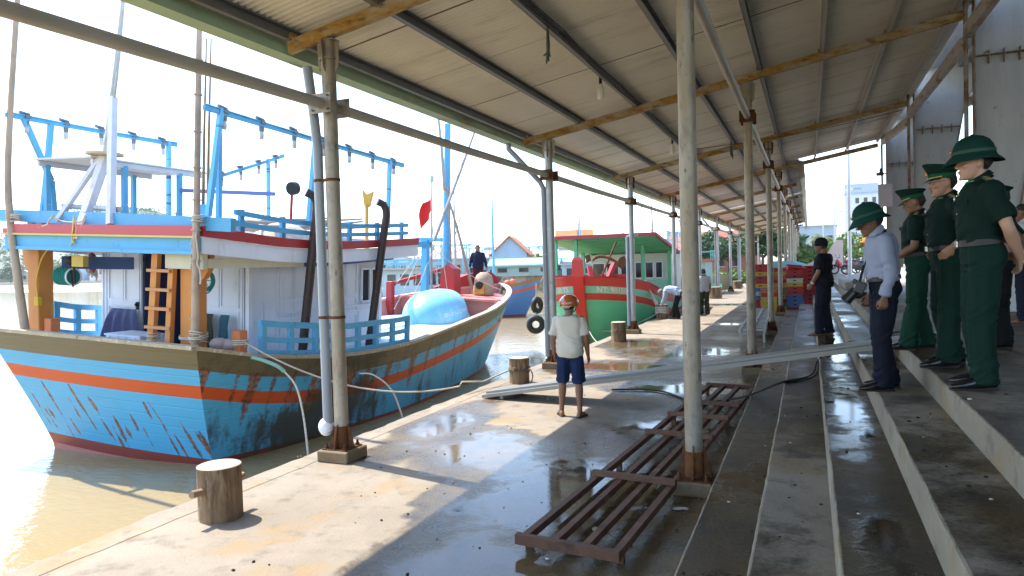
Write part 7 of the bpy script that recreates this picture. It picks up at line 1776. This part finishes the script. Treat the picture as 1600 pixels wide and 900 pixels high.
# motorbikes
def bike(col, cname):
    t = thing('motorbike', 'x', 'motorbike', (0, 0, 0), 0, 'motorbikes parked at the end of the platform', local=True)
    for x in (-.62, .62):
        mb = MB(); mb.ring((x, 0, .28), .24, .045, 24, 8, Matrix.Rotation(R(90), 4, 'X')); w_ = mb.build('wheel', m_black(), t)
        mb = MB(); mb.tube([(x, -.05, .28), (x, .05, .28)], .06, 10)
        for q in range(6): mb.beam((x, 0, .28), (x+.21*math.cos(q*1.047), 0, .28+.21*math.sin(q*1.047)), .02, .02, (0, 1, 0))
        mb.build('rim', m_galv(), w_)
    pm = mat('bike paint '+cname, col, .25, 0, .05, 4, 0, coat=.5); dkm = mat('bike black', (.02, .02, .022), .45)
    mb = MB(); mb.loft([ering(V((x, 0, z)), V((0, 1, 0)), V((0, 0, 1)), w_, h, 12) for x, z, w_, h in ((-.85, .72, .04, .04), (-.5, .66, .11, .10), (-.1, .58, .12, .12), (.15, .45, .10, .12), (.32, .55, .14, .22), (.42, .70, .13, .20), (.50, .82, .08, .10))]); mb.build('fairing', pm, t)
    mb = MB(); mb.loft([ering(V((x, 0, z)), V((0, 1, 0)), V((0, 0, 1)), w_, h, 12) for x, z, w_, h in ((-.80, .80, .07, .03), (-.55, .79, .12, .05), (-.2, .75, .13, .05), (.08, .72, .09, .04))]); mb.build('seat', dkm, t)
    mb = MB(); mb.box((.0, 0, .34), (.36, .2, .22)); mb.tube([(-.1, -.12, .28), (-.5, -.13, .30), (-.82, -.13, .36)], .04, 8); mb.build('engine', dkm, t)
    mb = MB(); mb.tube([(.62, -.07, .28), (.48, -.06, .80)], .022, 6); mb.tube([(.62, .07, .28), (.48, .06, .80)], .022, 6); mb.tube([(.40, -.32, .98), (.46, -.15, .96), (.46, .15, .96), (.40, .32, .98)], .018, 6); mb.build('handlebar', dkm, t)
    mb = MB(); mb.ell((.55, 0, .88), (.06, .09, .07)); mb.build('headlight', mat('lamp lens', (.6, .6, .6), .1), t)
    mb = MB(); mb.box((-.9, 0, .68), (.05, .12, .06)); mb.build('tail_light', m_red(), t)
    mb = MB(); mb.loft([ering(V((.62+.30*math.cos(a), 0, .28+.30*math.sin(a))), V((0, 1, 0)), V((math.cos(a), 0, math.sin(a))), .07, .012, 8) for a in rngf(.5, 2.2, 6)]); mb.build('mudguard', pm, t)
    for s_ in (-1, 1):
        mb = MB(); mb.tube([(.42, s_*.26, .97), (.42, s_*.30, 1.10)], .008, 5); mb.ell((.42, s_*.32, 1.13), (.015, .05, .035)); mb.build('mirror', dkm, t)
    return t
b0 = bike((.03, .03, .035), 'black'); b0.location = (2.55, 44.5, 1.0); b0.rotation_euler.z = R(185); b0['label'] = 'black motorbike parked side on, nearest of the three at the platform end'
b2 = bike((.5, .03, .04), 'red'); b2.location = (1.95, 46.2, 1.0); b2.rotation_euler.z = R(200); b2['label'] = 'red motorbike parked behind the nearest black one at the platform end'
o = copy_tree(b0); o.location = (3.3, 45.6, 1.0); o.rotation_euler.z = R(160); o['label'] = 'black motorbike whose rear wheel shows right of the others at the platform end'
o = copy_tree(b0); o.location = (3.35, 15.6, 1.0); o.rotation_euler.z = R(75); o['label'] = 'black motorbike mostly hidden behind the white tiled pillar on the platform'
hy = thing('hydrant', 'small red hydrant standing behind the motorbikes by the tall pole', 'hydrant', (2.35, 50.5, 1.0)); mb = MB(); mb.lathe([(.2, 0), (.2, .05), (.14, .1), (.14, .7), (.17, .72), (.15, .9), (.05, 1.0)], (2.35, 50.5, 1.0), 12); mb.tube([(2.1, 50.5, 1.65), (2.6, 50.5, 1.65)], .06, 8); mb.build('barrel', m_red(), hy)
# white van glimpsed at the right edge behind the hall column
vn = thing('minibus', 'white minibus parked on the platform behind the big steel column', 'minibus', (5.7, 20.6, 1.0), R(-82), local=True); vn.scale = (1.45, 1.45, 1.45)
mb = MB(); mb.loft([[V((x, s_*w_, z)) for s_, w_, z in ((-1, .88, .35), (-1, .92, .9), (-1, .80, top), (1, .80, top), (1, .92, .9), (1, .88, .35))] for x, top in ((-2.2, 1.85), (-2.1, 2.0), (.6, 2.02), (1.2, 1.5), (1.9, 1.1), (2.3, .95), (2.4, .7))], sm=False); mb.build('body', mat('white car paint', (.66, .67, .68), .25, 0, .04, 3, 0, coat=.5), vn)
mb = MB()
for s_ in (-1, 1): mb.prism([(-1.9, s_*.905, 1.15), (.5, s_*.905, 1.15), (.45, s_*.84, 1.8), (-1.85, s_*.84, 1.8)], (0, s_*.012, 0))
mb.prism([(.72, -.72, 1.93), (.72, .72, 1.93), (1.28, .8, 1.47), (1.28, -.8, 1.47)], (.02, 0, .03)); mb.prism([(-2.22, -.7, 1.2), (-2.22, .7, 1.2), (-2.18, .65, 1.8), (-2.18, -.65, 1.8)], (-.02, 0, 0)); mb.build('windows', m_glass(), vn)
for x in (-1.4, 1.5):
    for s_ in (-1, 1): mb = MB(); mb.ring((x, s_*.80, .33), .23, .10, 22, 8, Matrix.Rotation(R(90), 4, 'X')); wq = mb.build('wheel', m_black(), vn); mb = MB(); mb.tube([(x, s_*.76, .33), (x, s_*.88, .33)], .17, 14); mb.build('rim', m_galv(), wq)
for s_ in (-1, 1): mb = MB(); mb.ell((2.3, s_*.65, .85), (.06, .16, .1)); mb.build('headlight', mat('lamp lens', (0, 0, 0)), vn)
# ================================================================== the humid air over the harbour
hb = MB(); hb.bb((-905, -210, -3.2), (905, 2510, 75)); hz_ = hb.build('haze', mat('x', (1, 1, 1)))
hmz = bpy.data.materials.new('humid air'); hmz.use_nodes = True; N = hmz.node_tree.nodes
N.remove(N['Principled BSDF']); pv = N.new('ShaderNodeVolumePrincipled'); pv.inputs['Color'].default_value = (.93, .95, .97, 1); pv.inputs['Density'].default_value = .0003; pv.inputs['Anisotropy'].default_value = .3
hmz.node_tree.links.new(pv.outputs['Volume'], N['Material Output'].inputs['Volume']); hz_.data.materials.clear(); hz_.data.materials.append(hmz); hz_['kind'] = 'stuff'
